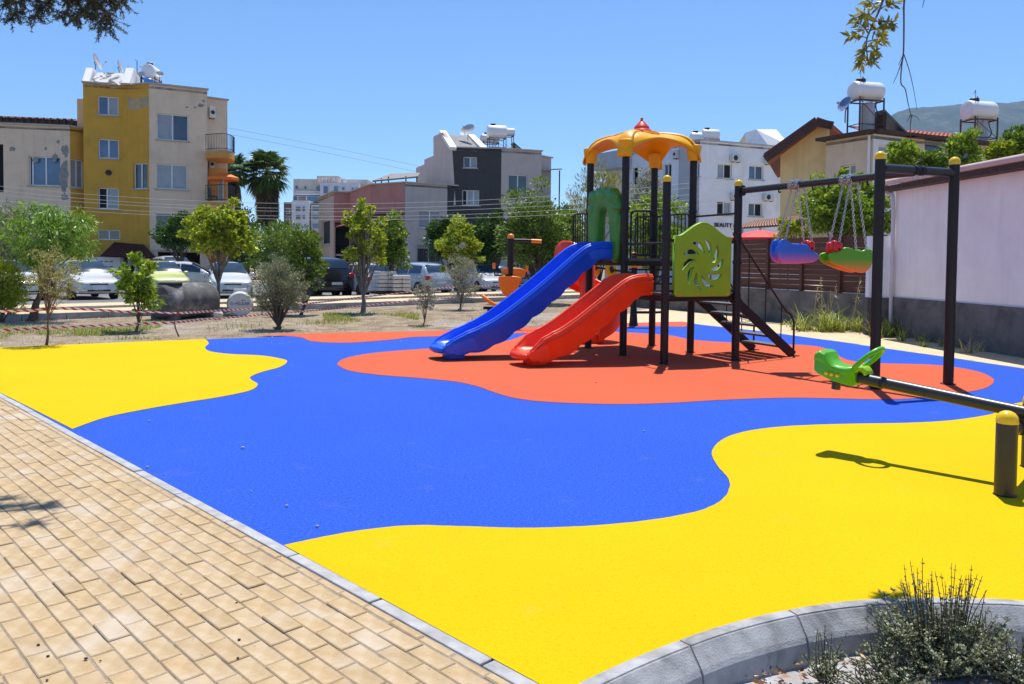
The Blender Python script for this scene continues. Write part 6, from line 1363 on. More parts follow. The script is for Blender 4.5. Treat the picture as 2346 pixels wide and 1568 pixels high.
def fitness2():
    b = G(1451, 747); rt = thing('exercise_machine', 'exercise machine with yellow hand wheels behind the play tower', 'exercise machine', b)
    mb = MB(); mb.lathe([(0.12, 0), (0.10, 0.1), (0.075, 0.5), (0.07, 1.75)], 16, b); o = mb.build('post', STEEL, rt, smooth=40); mb = MB(); mb.lathe([(0.078, 1.73), (0.06, 1.80), (0.01, 1.83)], 16, b); mb.build('cap', PL_ORG, o, smooth=40)
    for (px, py) in ((1400, 618), (1362, 612)):
        c = V(px, py, 19.0); d = Vector((0.75, -0.62, 0.12)).normalized(); Mq = d.to_track_quat('Z', 'Y').to_matrix(); mb = MB(); ring = []
        prof = [(0.09, -0.012), (0.20, -0.02), (0.235, -0.012), (0.245, 0.0), (0.235, 0.012), (0.20, 0.02), (0.09, 0.012)]
        mb.lathe(prof, 28, c, Mq); wv = mb.build('hand_wheel', PL_YEL, rt, smooth=50); mb = MB(); mb.lathe([(0.085, -0.025), (0.085, 0.03), (0.03, 0.035)], 14, c, Mq); mb.build('hub', STEEL, wv, smooth=40); mb = MB(); mb.tube([c, b+Vector((0, 0, 1.30))], 0.03, 8); mb.build('axle', STEEL, rt, smooth=60)
    for (x0, x1, py, r_) in ((1441, 1470, 606, 0.10), (1470, 1495, 603, 0.06)):
        a, c = V(x0, py, 19.3), V(x1, py, 19.3); mb = MB(); mb.box((a+c)/2, ((c-a).length, 0.25, r_*1.6)); mb.build('pad', PL_ORG, rt, bevel=0.03, seg=3)
    mb = MB(); pts = [V(1452, 716, 19.0), V(1500, 716, 18.9), V(1520, 713, 18.9), V(1530, 700, 18.9), V(1530, 690, 18.9)]; mb.tube(smooth_loop(pts, 4), 0.032, 8); mb.build('foot_bar', STEEL, rt, smooth=60)
fitness2()
b = G(1330, 752); 
# ------------------------------------------------------------------ barrier tape, stake, overhead wires
def tape_mat():
    m, nt, bs, out = nodemat('barrier tape stripes'); tc = nt.nodes.new('ShaderNodeTexCoord'); sp = nt.nodes.new('ShaderNodeSeparateXYZ'); lk(nt, tc.outputs['UV'], sp.inputs[0])
    mu = nt.nodes.new('ShaderNodeMath'); mu.operation = 'MULTIPLY_ADD'; mu.inputs[1].default_value = 0.55; lk(nt, sp.outputs['Y'], mu.inputs[0]); lk(nt, sp.outputs['X'], mu.inputs[2])
    fr = nt.nodes.new('ShaderNodeMath'); fr.operation = 'FRACT'; lk(nt, mu.outputs[0], fr.inputs[0]); c = ramp(nt, fr.outputs[0], [(0.0, (0.60, 0.02, 0.03)), (0.44, (0.60, 0.02, 0.03)), (0.45, (0.74, 0.72, 0.72)), (1.0, (0.74, 0.72, 0.72))]); c.color_ramp.interpolation = 'CONSTANT'
    lk(nt, c.outputs[0], bs.inputs['Base Color']); bs.inputs['Roughness'].default_value = 0.4; t = nt.nodes.new('ShaderNodeBsdfTranslucent'); lk(nt, c.outputs[0], t.inputs[0]); mx = nt.nodes.new('ShaderNodeMixShader'); mx.inputs[0].default_value = 0.3; lk(nt, bs.outputs[0], mx.inputs[1]); lk(nt, t.outputs[0], mx.inputs[2]); lk(nt, mx.outputs[0], out.inputs['Surface']); return m
TAPE = tape_mat()
dep_x = [-200, 0, 105, 407, 623, 834, 966, 1030, 1147, 1300]; dep_y = [12.2, 13.2, 13.95, 15.9, 19.5, 24.2, 25.5, 26.5, 28.6, 31]
def tape(px, label, ph, w=0.052):
    pts = smooth_loop([V(x, y, float(np.interp(x, dep_x, dep_y))) for x, y in px], 8); mb = MB(); uv = []; L = 0; rows = []
    for i, p in enumerate(pts):
        if i: L += (p-pts[i-1]).length
        tw_ = 0.35*math.sin(L*1.3+ph)+0.25*math.sin(L*3.1+2*ph); d = Vector((0.3*math.sin(tw_), -0.5*math.sin(tw_), math.cos(tw_))); ww = w*(0.75+0.25*abs(math.sin(L*0.9+ph)))
        rows.append([p-d*ww/2, p+d*ww/2]); uv.append(L)
    mb.grid(rows); o = mb.build('barrier_tape', TAPE, recalc=False); o.location = pts[len(pts)//2]
    for v in o.data.vertices: v.co = v.co-Vector(o.location)
    ul = o.data.uv_layers.new(name='uv'); 
    for pl in o.data.polygons:
        for li, vi in zip(pl.loop_indices, pl.vertices): ul.data[li].uv = (uv[vi//2]/0.17, float(vi % 2))
    tag(o, label, 'barrier tape')
tape([(-60, 715), (0, 713.8), (77, 711.8), (128, 707), (167, 708), (218, 710), (293, 715), (348, 715.4), (407, 717.8), (477, 713.7), (547, 709.6), (623, 703.7), (751, 691), (834, 680.8), (949, 668), (1026, 659), (1147, 654), (1290, 650)], 'upper red and white barrier tape strung between the young trees', 0.3)
tape([(-60, 760), (0, 757.5), (109, 752), (180, 748.5), (293, 744), (348, 741), (403, 739), (477, 732), (618, 720), (751, 709), (834, 700.6), (966, 687), (1035, 682), (1130, 678), (1290, 680)], 'lower red and white barrier tape close to the ground', 1.7)
p = G(410, 772); sk = thing('stake', 'thin bent wooden stake holding the barrier tape at the yellow edge', 'stake', p)
mb = MB(); d = p.y; mb.tube(smooth_loop([G(410, 772), V(402, 752, d), V(400, 735, d), V(405, 720, d), V(407, 712, d)], 4), [0.016, 0.015, 0.015, 0.014, 0.014, 0.014, 0.013, 0.013, 0.013, 0.012, 0.012, 0.012, 0.011, 0.011, 0.011, 0.010, 0.01][:17], 7); mb.build('stick', BARK, sk, smooth=60)
mb = MB(); mb.tube([V(407, 722, d), V(407, 716, d)], 0.02, 7); mb.build('tape_knot', TAPE, sk)
WIRE = M('wire aluminium', (0.5, 0.5, 0.5), 0.5, 0.1, 5); WIRED = M('wire dark', (0.10, 0.10, 0.11), 0.6)
def wire(y0, y1, y2, i, lab):
    def q(x): t = x/1239.0; a = 2*y0-4*((y1+0.0))+2*y2; return y0*(1-t)*(1-2*t)+y1*4*t*(1-t)+y2*t*(2*t-1)
    pts = [V(x, q(x), 27.0) for x in np.linspace(-250, 1700, 60)]; mb = MB(); mb.tube(pts, 0.006, 5); o = mb.build('power_line', WIRE, smooth=60); o.location = pts[30]
    for v in o.data.vertices: v.co = v.co-Vector(o.location)
    tag(o, lab, 'wire', 'overhead power lines')
for i, (y0, y1, y2, lab) in enumerate(((427, 466, 451, 'topmost pale power line in front of the houses'), (437.5, 477, 462, 'second pale power line below the topmost one'), (447, 484, 473, 'middle pale power line of the five'), (460, 495, 484, 'fourth pale power line just above the lowest'), (470, 502, 494, 'lowest pale power line of the five'))): wire(y0, y1, y2, i, lab)
for k, lab in ((0, 'upper thin dark cable crossing the sky'), (14, 'lower thin dark cable crossing the sky')):
    mb = MB(); pts = [V(x, 255+k+0.165*(x-300)+0.00004*(x-300)**2, 75.0) for x in np.linspace(300, 1100, 30)]; mb.tube(pts, 0.013, 4); o = mb.build('cable', WIRED); o.location = pts[15]
    for v in o.data.vertices: v.co = v.co-Vector(o.location)
    tag(o, lab, 'wire', 'thin cables in the sky')
# ================================================================== VEGETATION
def leaves(name, C, Dv, Ls, Ws, mat, parent, fold=0.25):
    """one folded rhombic blade per row: centres C, long axes Dv, lengths Ls, widths Ws"""
    n = len(C); Dv = Dv/np.linalg.norm(Dv, axis=1, keepdims=True); rn = RNG.normal(size=(n, 3)); S = np.cross(Dv, rn); S /= np.linalg.norm(S, axis=1, keepdims=True)+1e-9; N = np.cross(S, Dv)
    h = (Ls/2)[:, None]; w = (Ws/2)[:, None]
    a = C-Dv*h; c = C+Dv*h; b = C+S*w+N*w*fold; d = C-S*w+N*w*fold
    vs = np.stack([a, b, c, d], 1).reshape(-1, 3); fs = np.arange(n*4).reshape(n, 4)
    return mesh_raw(name, vs, fs, mat, parent)
def rdir(n):
    v = RNG.normal(size=(n, 3)); return v/np.linalg.norm(v, axis=1, keepdims=True)
def crown_pts(cen, rad, nclump, per, cr, hollow=0.55, cut=None):
    """leaf clumps spread through an ellipsoid: returns leaf centres, clump centres, outward dirs"""
    d = rdir(nclump*3); r = RNG.uniform(hollow**3, 1, nclump*3)**(1/3); p = d*r[:, None]
    p = p[p[:, 2] > -0.85][:nclump]; ph = RNG.uniform(0, 50); wob = np.array([0.86+0.42*mnoise.noise((q[0]*1.9+ph, q[1]*1.9, q[2]*1.9))+0.2*mnoise.noise((q[0]*4.5+ph, q[1]*4.5, q[2]*4.5)) for q in p]); p = p*wob[:, None]; cc = cen+p*rad*1.1; m = len(cc)
    rs = cr*RNG.uniform(0.55, 1.25, m); k = np.repeat(np.arange(m), per)
    q = rdir(m*per)*(RNG.uniform(0.15, 1, m*per)**0.5)[:, None]; q[:, 2] *= 0.75
    C = cc[k]+q*rs[k][:, None]; out = q+0.5*(cc[k]-cen)/rad.max()
    return C, cc, out
def tree(name, label, base, cpx, Y, leaf, bark, group=None, nclump=60, per=60, ls=0.09, asp=0.5, cr=0.28, trunk=0.05, droop=0.0, rough=0.3, hollow=0.5, limbs=None, lean=0.0, fork=0.0, upright=0.0, cat='tree', depthk=0.9, extra=None):
    """base: picture point of the foot (or None: foot below the crown at depth Y); cpx: crown box x0, y0, x1, y1"""
    if base is not None and Y is None: b = G(*base); Y = b.y
    elif base is not None: b = V(base[0], base[1], Y); b.z = 0 if Y < 27 else GZ
    x0, y0, x1, y1 = cpx; a = V(x0, y1, Y); c = V(x1, y0, Y); cen = np.array([(a.x+c.x)/2, Y, (a.z+c.z)/2]); rad = np.array([(c.x-a.x)/2, (c.x-a.x)/2*depthk, (c.z-a.z)/2])
    if base is None: b = Vector((cen[0], Y, GZ))
    b.z -= 0.04
    root = thing(name, label, cat, b, 0, group); nclump = int(nclump*1.15); per = int(per*1.0); cr = cr*0.92
    C, cc, out = crown_pts(cen, rad*0.88, nclump, per, cr, hollow)
    n = len(C); Dv = out+RNG.normal(size=(n, 3))*rough+np.array([0, 0, upright-droop])
    Ls = ls*RNG.uniform(0.6, 1.3, n); leaves('crown', C, Dv, Ls, Ls*asp, LEAF[leaf], root)
    # trunk and limbs
    top = Vector((cen[0]+lean*rad[0], cen[1], cen[2]+rad[2]*0.25)); low = Vector((lerp(b.x, cen[0], 0.55)+random.uniform(-0.05, 0.05), lerp(b.y, cen[1], 0.5), lerp(b.z, cen[2]-rad[2], 0.8)))
    pts = smooth_loop([b, Vector((lerp(b.x, low.x, 0.5)+random.uniform(-1, 1)*trunk, b.y, lerp(b.z, low.z, 0.5))), low, top], 5); m = len(pts)
    rs = [trunk*lerp(1.25, 0.22, (i/(m-1))**0.8) for i in range(m)]; rs[0] *= 1.35
    mb = MB(); mb.tube(pts, rs, 8); o = mb.build('trunk', bark, root, smooth=60)
    sel = RNG.choice(len(cc), min(limbs or max(6, nclump//4), len(cc)), replace=False); mb = MB()
    for k in sel:
        e = Vector(cc[k]); i = int(np.clip(m*0.55+random.random()*m*0.4, 0, m-2))
        if e.z < pts[i].z-0.1: i = int(m*0.5)
        s = pts[i]; mid = s.lerp(e, 0.5)+Vector((0, 0, 0.08*(e-s).length))+Vector(rdir(1)[0])*0.06*(e-s).length
        mb.tube(smooth_loop([s, mid, e], 3), [trunk*0.42, trunk*0.38, trunk*0.32, trunk*0.26, trunk*0.2, trunk*0.14, trunk*0.08], 5)
    mb.build('limbs', bark, root, smooth=60)
    return root
# dark trees filling the far gaps between the houses
for i, (x0, y0, x1, y1, d, lf, lab) in enumerate(((515, 470, 605, 640, 62, 'dark', 'dark tree below the hidden palm beside the ochre house'), (590, 500, 690, 640, 70, 'mid', 'green tree below the broad palm'), (660, 520, 760, 640, 75, 'dark', 'dark tree at the foot of the distant apartment block'), (1262, 452, 1350, 640, 66, 'mid', 'green tree beside the grey house awning post'), (1325, 440, 1425, 640, 72, 'olive', 'olive toned tree behind the tower arch'), (-40, 500, 60, 660, 40, 'mid', 'green tree at the corner of the ochre house'))):
    tree('background_tree', lab, None, (x0, y0, x1, y1), d, lf, BARK, 'trees between the houses', nclump=60, per=70, ls=0.26, asp=0.5, cr=0.9, trunk=0.15, hollow=0.3)
# park trees near the playground edge
tree('weeping_tree', 'bright green weeping tree with a thick brown trunk at the verge', (76, 752), (8, 450, 228, 640), 19.5, 'weep', BARK_R, nclump=66, per=95, ls=0.13, asp=0.26, cr=0.34, trunk=0.10, droop=1.0, hollow=0.2, rough=0.6)
tree('shade_tree', 'shadowy olive green tree behind the weeping tree', None, (-60, 465, 95, 600), 24.0, 'olive', BARK_G, nclump=60, per=90, ls=0.09, asp=0.4, cr=0.5, trunk=0.1)
tree('conifer_shrub', 'low yellow green conifer at the street kerb', (8, 748), (-45, 578, 62, 740), 19.0, 'lime', BARK_R, nclump=60, per=170, ls=0.09, asp=0.18, cr=0.26, trunk=0.04, upright=1.0, hollow=0.2, cat='shrub')
tree('olive_sapling', 'wispy dusty sapling with twin reddish stems at the yellow edge', (106, 790), (55, 560, 195, 715), None, 'sapling', BARK_R, nclump=60, per=42, ls=0.055, asp=0.3, cr=0.16, trunk=0.024, upright=0.4, hollow=0.1, limbs=30, rough=0.5)
tree('young_leafy_tree', 'small tree with big glossy yellow green leaves beside the tape', (311, 757), (263, 575, 372, 728), None, 'bright', BARK, nclump=46, per=26, ls=0.14, asp=0.45, cr=0.17, trunk=0.03, hollow=0.15, limbs=24, droop=0.1)
tree('carob_tree', 'yellow green tree forking above the lettered drum', (497, 712), (408, 458, 603, 608), 23.0, 'lime', BARK_G, nclump=90, per=75, ls=0.11, asp=0.75, cr=0.24, trunk=0.07, hollow=0.3, limbs=30, rough=0.6)
tree('citrus_tree', 'dense dark green citrus tree in front of the beige wall', None, (355, 488, 475, 578), 40.0, 'dark', BARK, 'dark citrus trees', nclump=60, per=130, ls=0.14, asp=0.5, cr=0.45, trunk=0.1)
tree('olive_tree', 'bushy grey green olive tree at the blue and red edge', (634, 752), (566, 585, 708, 735), None, 'olive', BARK, nclump=110, per=110, ls=0.06, asp=0.25, cr=0.17, trunk=0.06, upright=0.5, hollow=0.15, limbs=40)
tree('dark_shade_tree', 'dark bare topped tree beside the black vehicle', None, (560, 505, 705, 660), 36.0, 'mid', BARK_G, nclump=70, per=100, ls=0.11, asp=0.45, cr=0.55, trunk=0.12, hollow=0.35)
tree('mixed_tree', 'leafy dark tree with pale shoots beside the black vehicle', (690, 735), (640, 492, 752, 690), 22.5, 'mid', BARK, nclump=70, per=70, ls=0.10, asp=0.45, cr=0.23, trunk=0.05, hollow=0.3, upright=0.3)
tree('slim_tree', 'slim yellow green tree with a straight grey trunk', (832, 714), (772, 432, 897, 648), 23.6, 'lime', BARK_G, nclump=80, per=46, ls=0.10, asp=0.6, cr=0.20, trunk=0.075, hollow=0.1, limbs=45)
tree('green_street_tree', 'mid green round tree behind the slim yellow green tree', None, (858, 484, 940, 625), 33.0, 'mid', BARK, nclump=60, per=90, ls=0.13, asp=0.5, cr=0.35, trunk=0.08, hollow=0.3)
tree('citrus_tree', 'smaller dense dark tree beside the barred window of the grey house', None, (975, 482, 1080, 605), 42.0, 'dark', BARK, 'dark citrus trees', nclump=60, per=140, ls=0.16, asp=0.5, cr=0.5, trunk=0.12)
tree('citrus_tree', 'larger dense dark tree against the anthracite corner wall', None, (1065, 478, 1200, 615), 43.0, 'dark', BARK, 'dark citrus trees', nclump=70, per=150, ls=0.16, asp=0.5, cr=0.55, trunk=0.12)
tree('yellow_green_tree', 'rounded yellow green tree before the dark citrus trees', (1052, 690), (993, 488, 1110, 640), 31.0, 'lime', BARK, nclump=70, per=90, ls=0.12, asp=0.5, cr=0.30, trunk=0.09, hollow=0.4)
tree('olive_shrub', 'thin grey leaved shrub with twin stems at the red edge', (970, 742), (938, 625, 1014, 728), None, 'grey', BARK_R, nclump=44, per=46, ls=0.05, asp=0.4, cr=0.11, trunk=0.016, hollow=0.1, cat='shrub')
tree('olive_shrub', 'larger silvery shrub in front of the white saloon', (1050, 708), (1010, 560, 1112, 705), None, 'grey', BARK_G, nclump=80, per=60, ls=0.065, asp=0.3, cr=0.18, trunk=0.035, hollow=0.1, upright=0.6, cat='shrub')
tree('big_street_tree', 'large green tree behind the blue slide', None, (1140, 425, 1345, 660), 30.0, 'mid', BARK, nclump=130, per=110, ls=0.13, asp=0.45, cr=0.45, trunk=0.14, hollow=0.35)
tree('feathery_tree', 'feathery yellow green tree rising behind the tower posts', None, (1295, 355, 1440, 560), 44.0, 'sapling', BARK_G, nclump=80, per=80, ls=0.22, asp=0.16, cr=0.55, trunk=0.1, upright=1.2, hollow=0.25)
tree('background_tree', 'bright green tree between the tower posts', None, (1425, 418, 1580, 640), 40.0, 'bright', BARK, nclump=90, per=100, ls=0.16, asp=0.5, cr=0.5, trunk=0.12, hollow=0.3)
tree('grey_background_tree', 'greyish olive tree in front of the white building', None, (1440, 375, 1525, 520), 46.0, 'grey', BARK_G, nclump=60, per=80, ls=0.16, asp=0.35, cr=0.5, trunk=0.1)
tree('lemon_tree', 'glossy yellow green citrus tree above the brown fence', None, (1818, 378, 2052, 575), 25.5, 'bright', BARK, nclump=150, per=110, ls=0.13, asp=0.5, cr=0.30, trunk=0.1, hollow=0.4, rough=0.6)
tree('creeper_bush', 'light green bush climbing beside the parasol', None, (1770, 500, 1850, 560), 27.0, 'lime', BARK, nclump=24, per=60, ls=0.11, asp=0.5, cr=0.22, trunk=0.03, cat='shrub')
for x0, y0, x1, y1, lf, lab in ((2030, 318, 2110, 395, 'bright', 'pale green bush above the downpipe end of the whitewashed roof'), (2105, 345, 2165, 400, 'mid', 'small bush between the capped swing posts above the wall'), (2150, 305, 2260, 395, 'bright', 'tall bright bush above the whitewashed roof'), (2255, 322, 2330, 380, 'lime', 'yellow green bush over the pink gutter'), (2300, 275, 2420, 370, 'mid', 'dark bush at the far end of the whitewashed roof')):
    tree('roof_bush', lab, None, (x0, y0, x1, y1), 24.0, lf, BARK, 'bushes above the whitewashed building', nclump=46, per=70, ls=0.12, asp=0.5, cr=0.22, trunk=0.05, rough=0.6, upright=0.4, cat='shrub')
# fan palms behind the ochre house
def palm(px, ytop, Y, label, n, rad):
    t = V(px, ytop, Y); root = thing('fan_palm', label, 'palm tree', (t.x, Y, GZ), 0, 'fan palms behind the ochre house')
    mb = MB(); mb.tube([(t.x, Y, GZ), (t.x+0.1, Y, t.z*0.5), (t.x, Y, t.z)], [0.42, 0.36, 0.34], 12); mb.build('trunk', M('palm trunk', (0.05, 0.038, 0.028), 0.95, 0.4, 8, 0.8, 14, 0.03), root, smooth=60)
    for nm, mat, cnt, e0, e1 in (('crown', LEAF['frond'], n, -1.0, 1.3), ('dead_skirt', LEAF['dead'], n, -1.54, -1.25)):
        vs = []; fs = []
        for k in range(cnt):
            az = random.random()*6.283; el = random.uniform(e0, e1); d = Vector((math.cos(az)*math.cos(el), math.sin(az)*math.cos(el), math.sin(el))); s = d.cross(Vector((0, 0, 1))).normalized() if abs(d.z) < 0.98 else Vector((1, 0, 0)); u = s.cross(d); live = nm == 'crown'
            p0 = Vector((t.x, Y, t.z+(0.0 if live else 0.1-random.uniform(0, 2.9)))); pl = rad*random.uniform(0.40, 0.62)*(1 if live else 0.7); p1 = p0+d*pl; nb = 17
            i0 = len(vs); vs += [p0-s*0.03, p0+s*0.03, p1+s*0.02, p1-s*0.02]; fs.append((i0, i0+1, i0+2, i0+3))
            for j in range(nb):
                a = lerp(-1.7, 1.7, j/(nb-1)); q = (d*math.cos(a)+s*math.sin(a)).normalized(); ln = rad*0.58*random.uniform(0.8, 1.1)*(0.75+0.25*math.cos(a)); w = s*math.cos(a)-d*math.sin(a)
                tip = p1+q*ln+Vector((0, 0, -(0.28 if live else 0.5)*ln)); m_ = p1+q*ln*0.55+u*0.04; i0 = len(vs); vs += [p1, m_+w*0.11, tip, m_-w*0.11]; fs.append((i0, i0+1, i0+2, i0+3))
        mesh_raw(nm, np.array([tuple(v) for v in vs]), np.array(fs), mat, root)
palm(612, 398, 72.0, 'broad fan palm standing clear against the sky', 80, 2.35); palm(531, 388, 70.0, 'fan palm partly hidden by the ochre house balconies', 60, 1.8)
# ------------------------------------------------------------------ weeds and grasses
def blades(name, label, base_pts, hs, mat, cat='grass', bend=0.5, w=0.012, kind=None, nseg=3):
    vs = []; fs = []
    for b, h in zip(base_pts, hs):
        az = random.random()*6.283; d = Vector((math.cos(az), math.sin(az), 0)); s = Vector((-d.y, d.x, 0)); bn = bend*random.uniform(0.3, 1.3); i0 = len(vs); ww = w*random.uniform(0.6, 1.3)
        for k in range(nseg+1):
            t = k/nseg; p = Vector(b)+Vector((0, 0, h*(t-0.35*bn*t*t)))+d*(h*bn*t*t); q = ww*(1-t*0.92); vs += [p-s*q, p+s*q]
        fs += [(i0+2*k, i0+2*k+1, i0+2*k+3, i0+2*k+2) for k in range(nseg)]
    o = mesh_raw(name, np.array([tuple(v) for v in vs]), np.array(fs), mat); 
    return tag(o, label, cat, None, kind)
def scatter_px(n, x0, y0, x1, y1, jit=1.0):
    out = []
    for _ in range(n): p = G(random.uniform(x0, x1), random.uniform(y0, y1)); p.z = -0.04; out.append(p)
    return out
def weed_clump(label, cx, cy, n, rx, ry, h, mat=None, bend=0.95, w=0.013):
    c = G(cx, cy); tf = [(c.x+random.gauss(0, rx), c.y+random.gauss(0, ry), random.uniform(0.45, 1.25)) for _ in range(max(6, n//22))]; pts = []; hk = []
    for _ in range(n): q = random.choice(tf); pts.append(Vector((q[0]+random.gauss(0, 0.045), q[1]+random.gauss(0, 0.045), -0.04))); hk.append(h*q[2]*random.uniform(0.35, 1.1))
    root = thing('weed_clump', label, 'weeds', (c.x, c.y, -0.04)); o = blades('blades', None, pts, hk, mat or LEAF['grass'], None, bend, w)
    o.parent = root
    for v in o.data.vertices: v.co = v.co-Vector(root.location)
    o['kind'] = 'stuff'; del_keys = [k for k in ('label', 'category') if k in o.keys()]
    for k in del_keys: del o[k]
    return root
weed_clump('tall green grass clump against the concrete wall below the fence', 1925, 758, 900, 0.46, 0.26, 0.72, None, 1.0, 0.014)
weed_clump('green grass clump at the foot of the downpipe', 2060, 772, 420, 0.33, 0.22, 0.6)
weed_clump('low sparse weeds along the foot of the retaining wall', 1800, 742, 200, 0.7, 0.5, 0.28)
weed_clump('yellowing weeds by the plinth of the whitewashed building', 2120, 782, 160, 0.3, 0.25, 0.42)
weed_clump('ragged green weeds along the middle of the whitewashed wall', 2210, 795, 160, 0.4, 0.15, 0.35)
weed_clump('dry straw coloured grass by the whitewashed wall', 2320, 806, 260, 0.4, 0.35, 0.42, LEAF['straw'], 0.7)
# tall dry reed heads rising in front of the fence
c = G(1925, 757); rd = thing('dry_reeds', 'tall dry reed stems with feathery heads in front of the fence', 'reeds', (c.x, c.y, -0.04))
mb = MB(); vs = []; fs = []
for k in range(9):
    b = Vector((c.x+random.gauss(0, 0.45), c.y+random.gauss(0, 0.3), -0.04)); h = random.uniform(0.9, 1.5); t = b+Vector((random.gauss(0, 0.18), random.gauss(0, 0.1), h)); mid = b.lerp(t, 0.5)+Vector((0, 0, 0.05)); mb.tube(smooth_loop([b, mid, t], 3), 0.006, 5)
    for q in range(26):
        s = random.random(); p = t+Vector((0, 0, -0.35*s)); d = Vector((random.gauss(0, 1), random.gauss(0, 1), random.uniform(-0.6, 0.4))).normalized()*random.uniform(0.06, 0.2)*(0.4+s); w = Vector((-d.y, d.x, 0)).normalized()*0.006; i0 = len(vs); vs += [p-w, p+w, p+d+w*0.2, p+d-w*0.2]; fs.append((i0, i0+1, i0+2, i0+3))
mb.build('stems', LEAF['straw'], rd, smooth=60); mesh_raw('plumes', np.array([tuple(v) for v in vs]), np.array(fs), LEAF['straw'], rd)
# short grass and straw on the verge
pts = []; hs = []
for (x0, y0, x1, y1, n) in ((0, 745, 470, 775, 3800), (170, 735, 480, 768, 3200), (740, 716, 960, 733, 4200), (700, 733, 980, 750, 1600), (1240, 700, 1400, 722, 1100), (480, 735, 700, 760, 500), (1080, 705, 1240, 740, 300)):
    for p in scatter_px(n, x0, y0, x1, y1):
        if mnoise.noise((p.x*0.5, p.y*0.35, 1.0)) > -0.05: pts.append(p); hs.append(random.uniform(0.03, 0.12))
o = blades('verge_grass', 'short patchy green grass on the verge', pts, hs, LEAF['grass'], 'grass', 0.6, 0.008, 'stuff', 2)
pts = []; hs = []
for p in scatter_px(5200, -20, 705, 1420, 790):
    if mnoise.noise((p.x*0.6, p.y*0.4, 7.0)) > -0.1: pts.append(p); hs.append(random.uniform(0.02, 0.09))
blades('verge_straw', 'thin dry straw scattered over the verge soil', pts, hs, LEAF['straw'], 'straw', 1.0, 0.007, 'stuff', 2)
# loose stones on the verge (uncountable)
vs = []; fs = []
for p in scatter_px(2600, -20, 705, 1420, 795):
    r = random.choice((0.012, 0.018, 0.03)) * random.uniform(0.6, 1.5); i0 = len(vs); q = [Vector((math.cos(a)*r*random.uniform(0.7, 1.3), math.sin(a)*r*random.uniform(0.7, 1.3), 0)) for a in (0, 1.57, 3.14, 4.71)]
    vs += [p+a for a in q]+[p+Vector((0, 0, r*0.8))]*1; fs += [(i0, i0+1, i0+4, i0+4), (i0+1, i0+2, i0+4, i0+4), (i0+2, i0+3, i0+4, i0+4), (i0+3, i0, i0+4, i0+4)]
me = bpy.data.meshes.new('verge_stones'); me.from_pydata([tuple(v) for v in vs], [], [f[:3] for f in fs]); me.materials.append(M('verge stone', (0.45, 0.40, 0.34), 0.9, 0.3, 3)); o = bpy.data.objects.new('verge_stones', me); COL.objects.link(o); tag(o, 'small loose stones scattered over the verge soil', 'stones', None, 'stuff')
p = V(500, 726, 22.0); rk = thing('boulder', 'pale rounded stone in front of the concrete tank', 'stone', G(500, 729)); b = G(500, 729); rows = []
for j in range(8):
    t = math.pi*j/7; rows.append([b+Vector((math.sin(t)*math.cos(6.283*k/12)*0.13*(1+0.15*mnoise.noise((k, j, 2))), math.sin(t)*math.sin(6.283*k/12)*0.12, 0.09+0.10*math.cos(t)*(1+0.1*mnoise.noise((k, j, 5))))) for k in range(12)])
mb = MB(); mb.grid(rows, closed=True); mb.build('stone', M('pale stone', (0.55, 0.52, 0.48), 0.9, 0.2, 8), rk, smooth=60)
# ------------------------------------------------------------------ herb shrub in the near planter
def herb(label, cx, cy, n, spread, h, bushy, seedk):
    random.seed(seedk); base = Vector((cx, cy, -0.15)); root = thing('herb_shrub', label, 'shrub', base); mb = MB(); C = []; D = []; L = []
    for k in range(n):
        az = random.random()*6.283; rr = spread*math.sqrt(random.random()); b = base+Vector((math.cos(az)*rr*0.35, math.sin(az)*rr*0.35, 0)); tall = random.random() < 0.22
        hh = h*(random.uniform(0.85, 1.1) if tall else random.uniform(0.25, 0.65)); lean = (0.35 if tall else 1.0)*rr; t = b+Vector((math.cos(az)*lean+random.gauss(0, 0.015), math.sin(az)*lean*0.8, hh)); mid = b.lerp(t, 0.5)+Vector((random.gauss(0, 0.012), random.gauss(0, 0.012), hh*0.06)); pts = smooth_loop([b, mid, t], 5)
        mb.tube(pts, [lerp(0.0035, 0.0011, i/(len(pts)-1)) for i in range(len(pts))], 4)
        m = int(hh/0.0165)
        for q in range(m):
            f = (q+0.5)/m
            if f < 0.12: continue
            p = pts[min(int(f*(len(pts)-1)), len(pts)-1)]
            for e in range(2 if (tall and f > 0.45) else bushy):
                a2 = random.random()*6.283; dd = Vector((math.cos(a2), math.sin(a2), random.uniform(0.1, 0.9))).normalized(); l = random.uniform(0.009, 0.017)*(0.75 if tall and f > 0.5 else 1.15); C.append(p+dd*l*0.5); D.append(dd); L.append(l)
            if not tall and random.random() < 0.25:
                a2 = random.random()*6.283; d2 = Vector((math.cos(a2), math.sin(a2), 0.7)).normalized(); l2 = random.uniform(0.03, 0.07); p2 = p+d2*l2; mb.tube([p, p2], 0.0012, 3)
                for e in range(8): tt = random.random(); dd = Vector((random.gauss(0, 1), random.gauss(0, 1), 0.4)).normalized(); C.append(p.lerp(p2, tt)+dd*0.006); D.append(dd); L.append(random.uniform(0.008, 0.014))
    mb.build('twigs', M('herb twig', (0.10, 0.075, 0.045), 0.9, 0.3, 40), root); leaves('foliage', np.array([tuple(c) for c in C]), np.array([tuple(d) for d in D]), np.array(L), np.array(L)*0.5, LEAF['herb'], root)
    return root
hb = G(2150, 1535, -0.15)
herb('bushy rosemary like shrub with upright seed stems in the planter', hb.x, hb.y, 230, 0.23, 0.40, 8, 3)
hq = G(2050, 1560, -0.15); herb('leafy herb between the seedling and the bushy shrub', hq.x, hq.y, 70, 0.17, 0.19, 8, 31)
hq = G(2250, 1530, -0.15); herb('leafy herb on the far side of the bushy shrub from the seedling', hq.x, hq.y, 70, 0.18, 0.22, 8, 32)
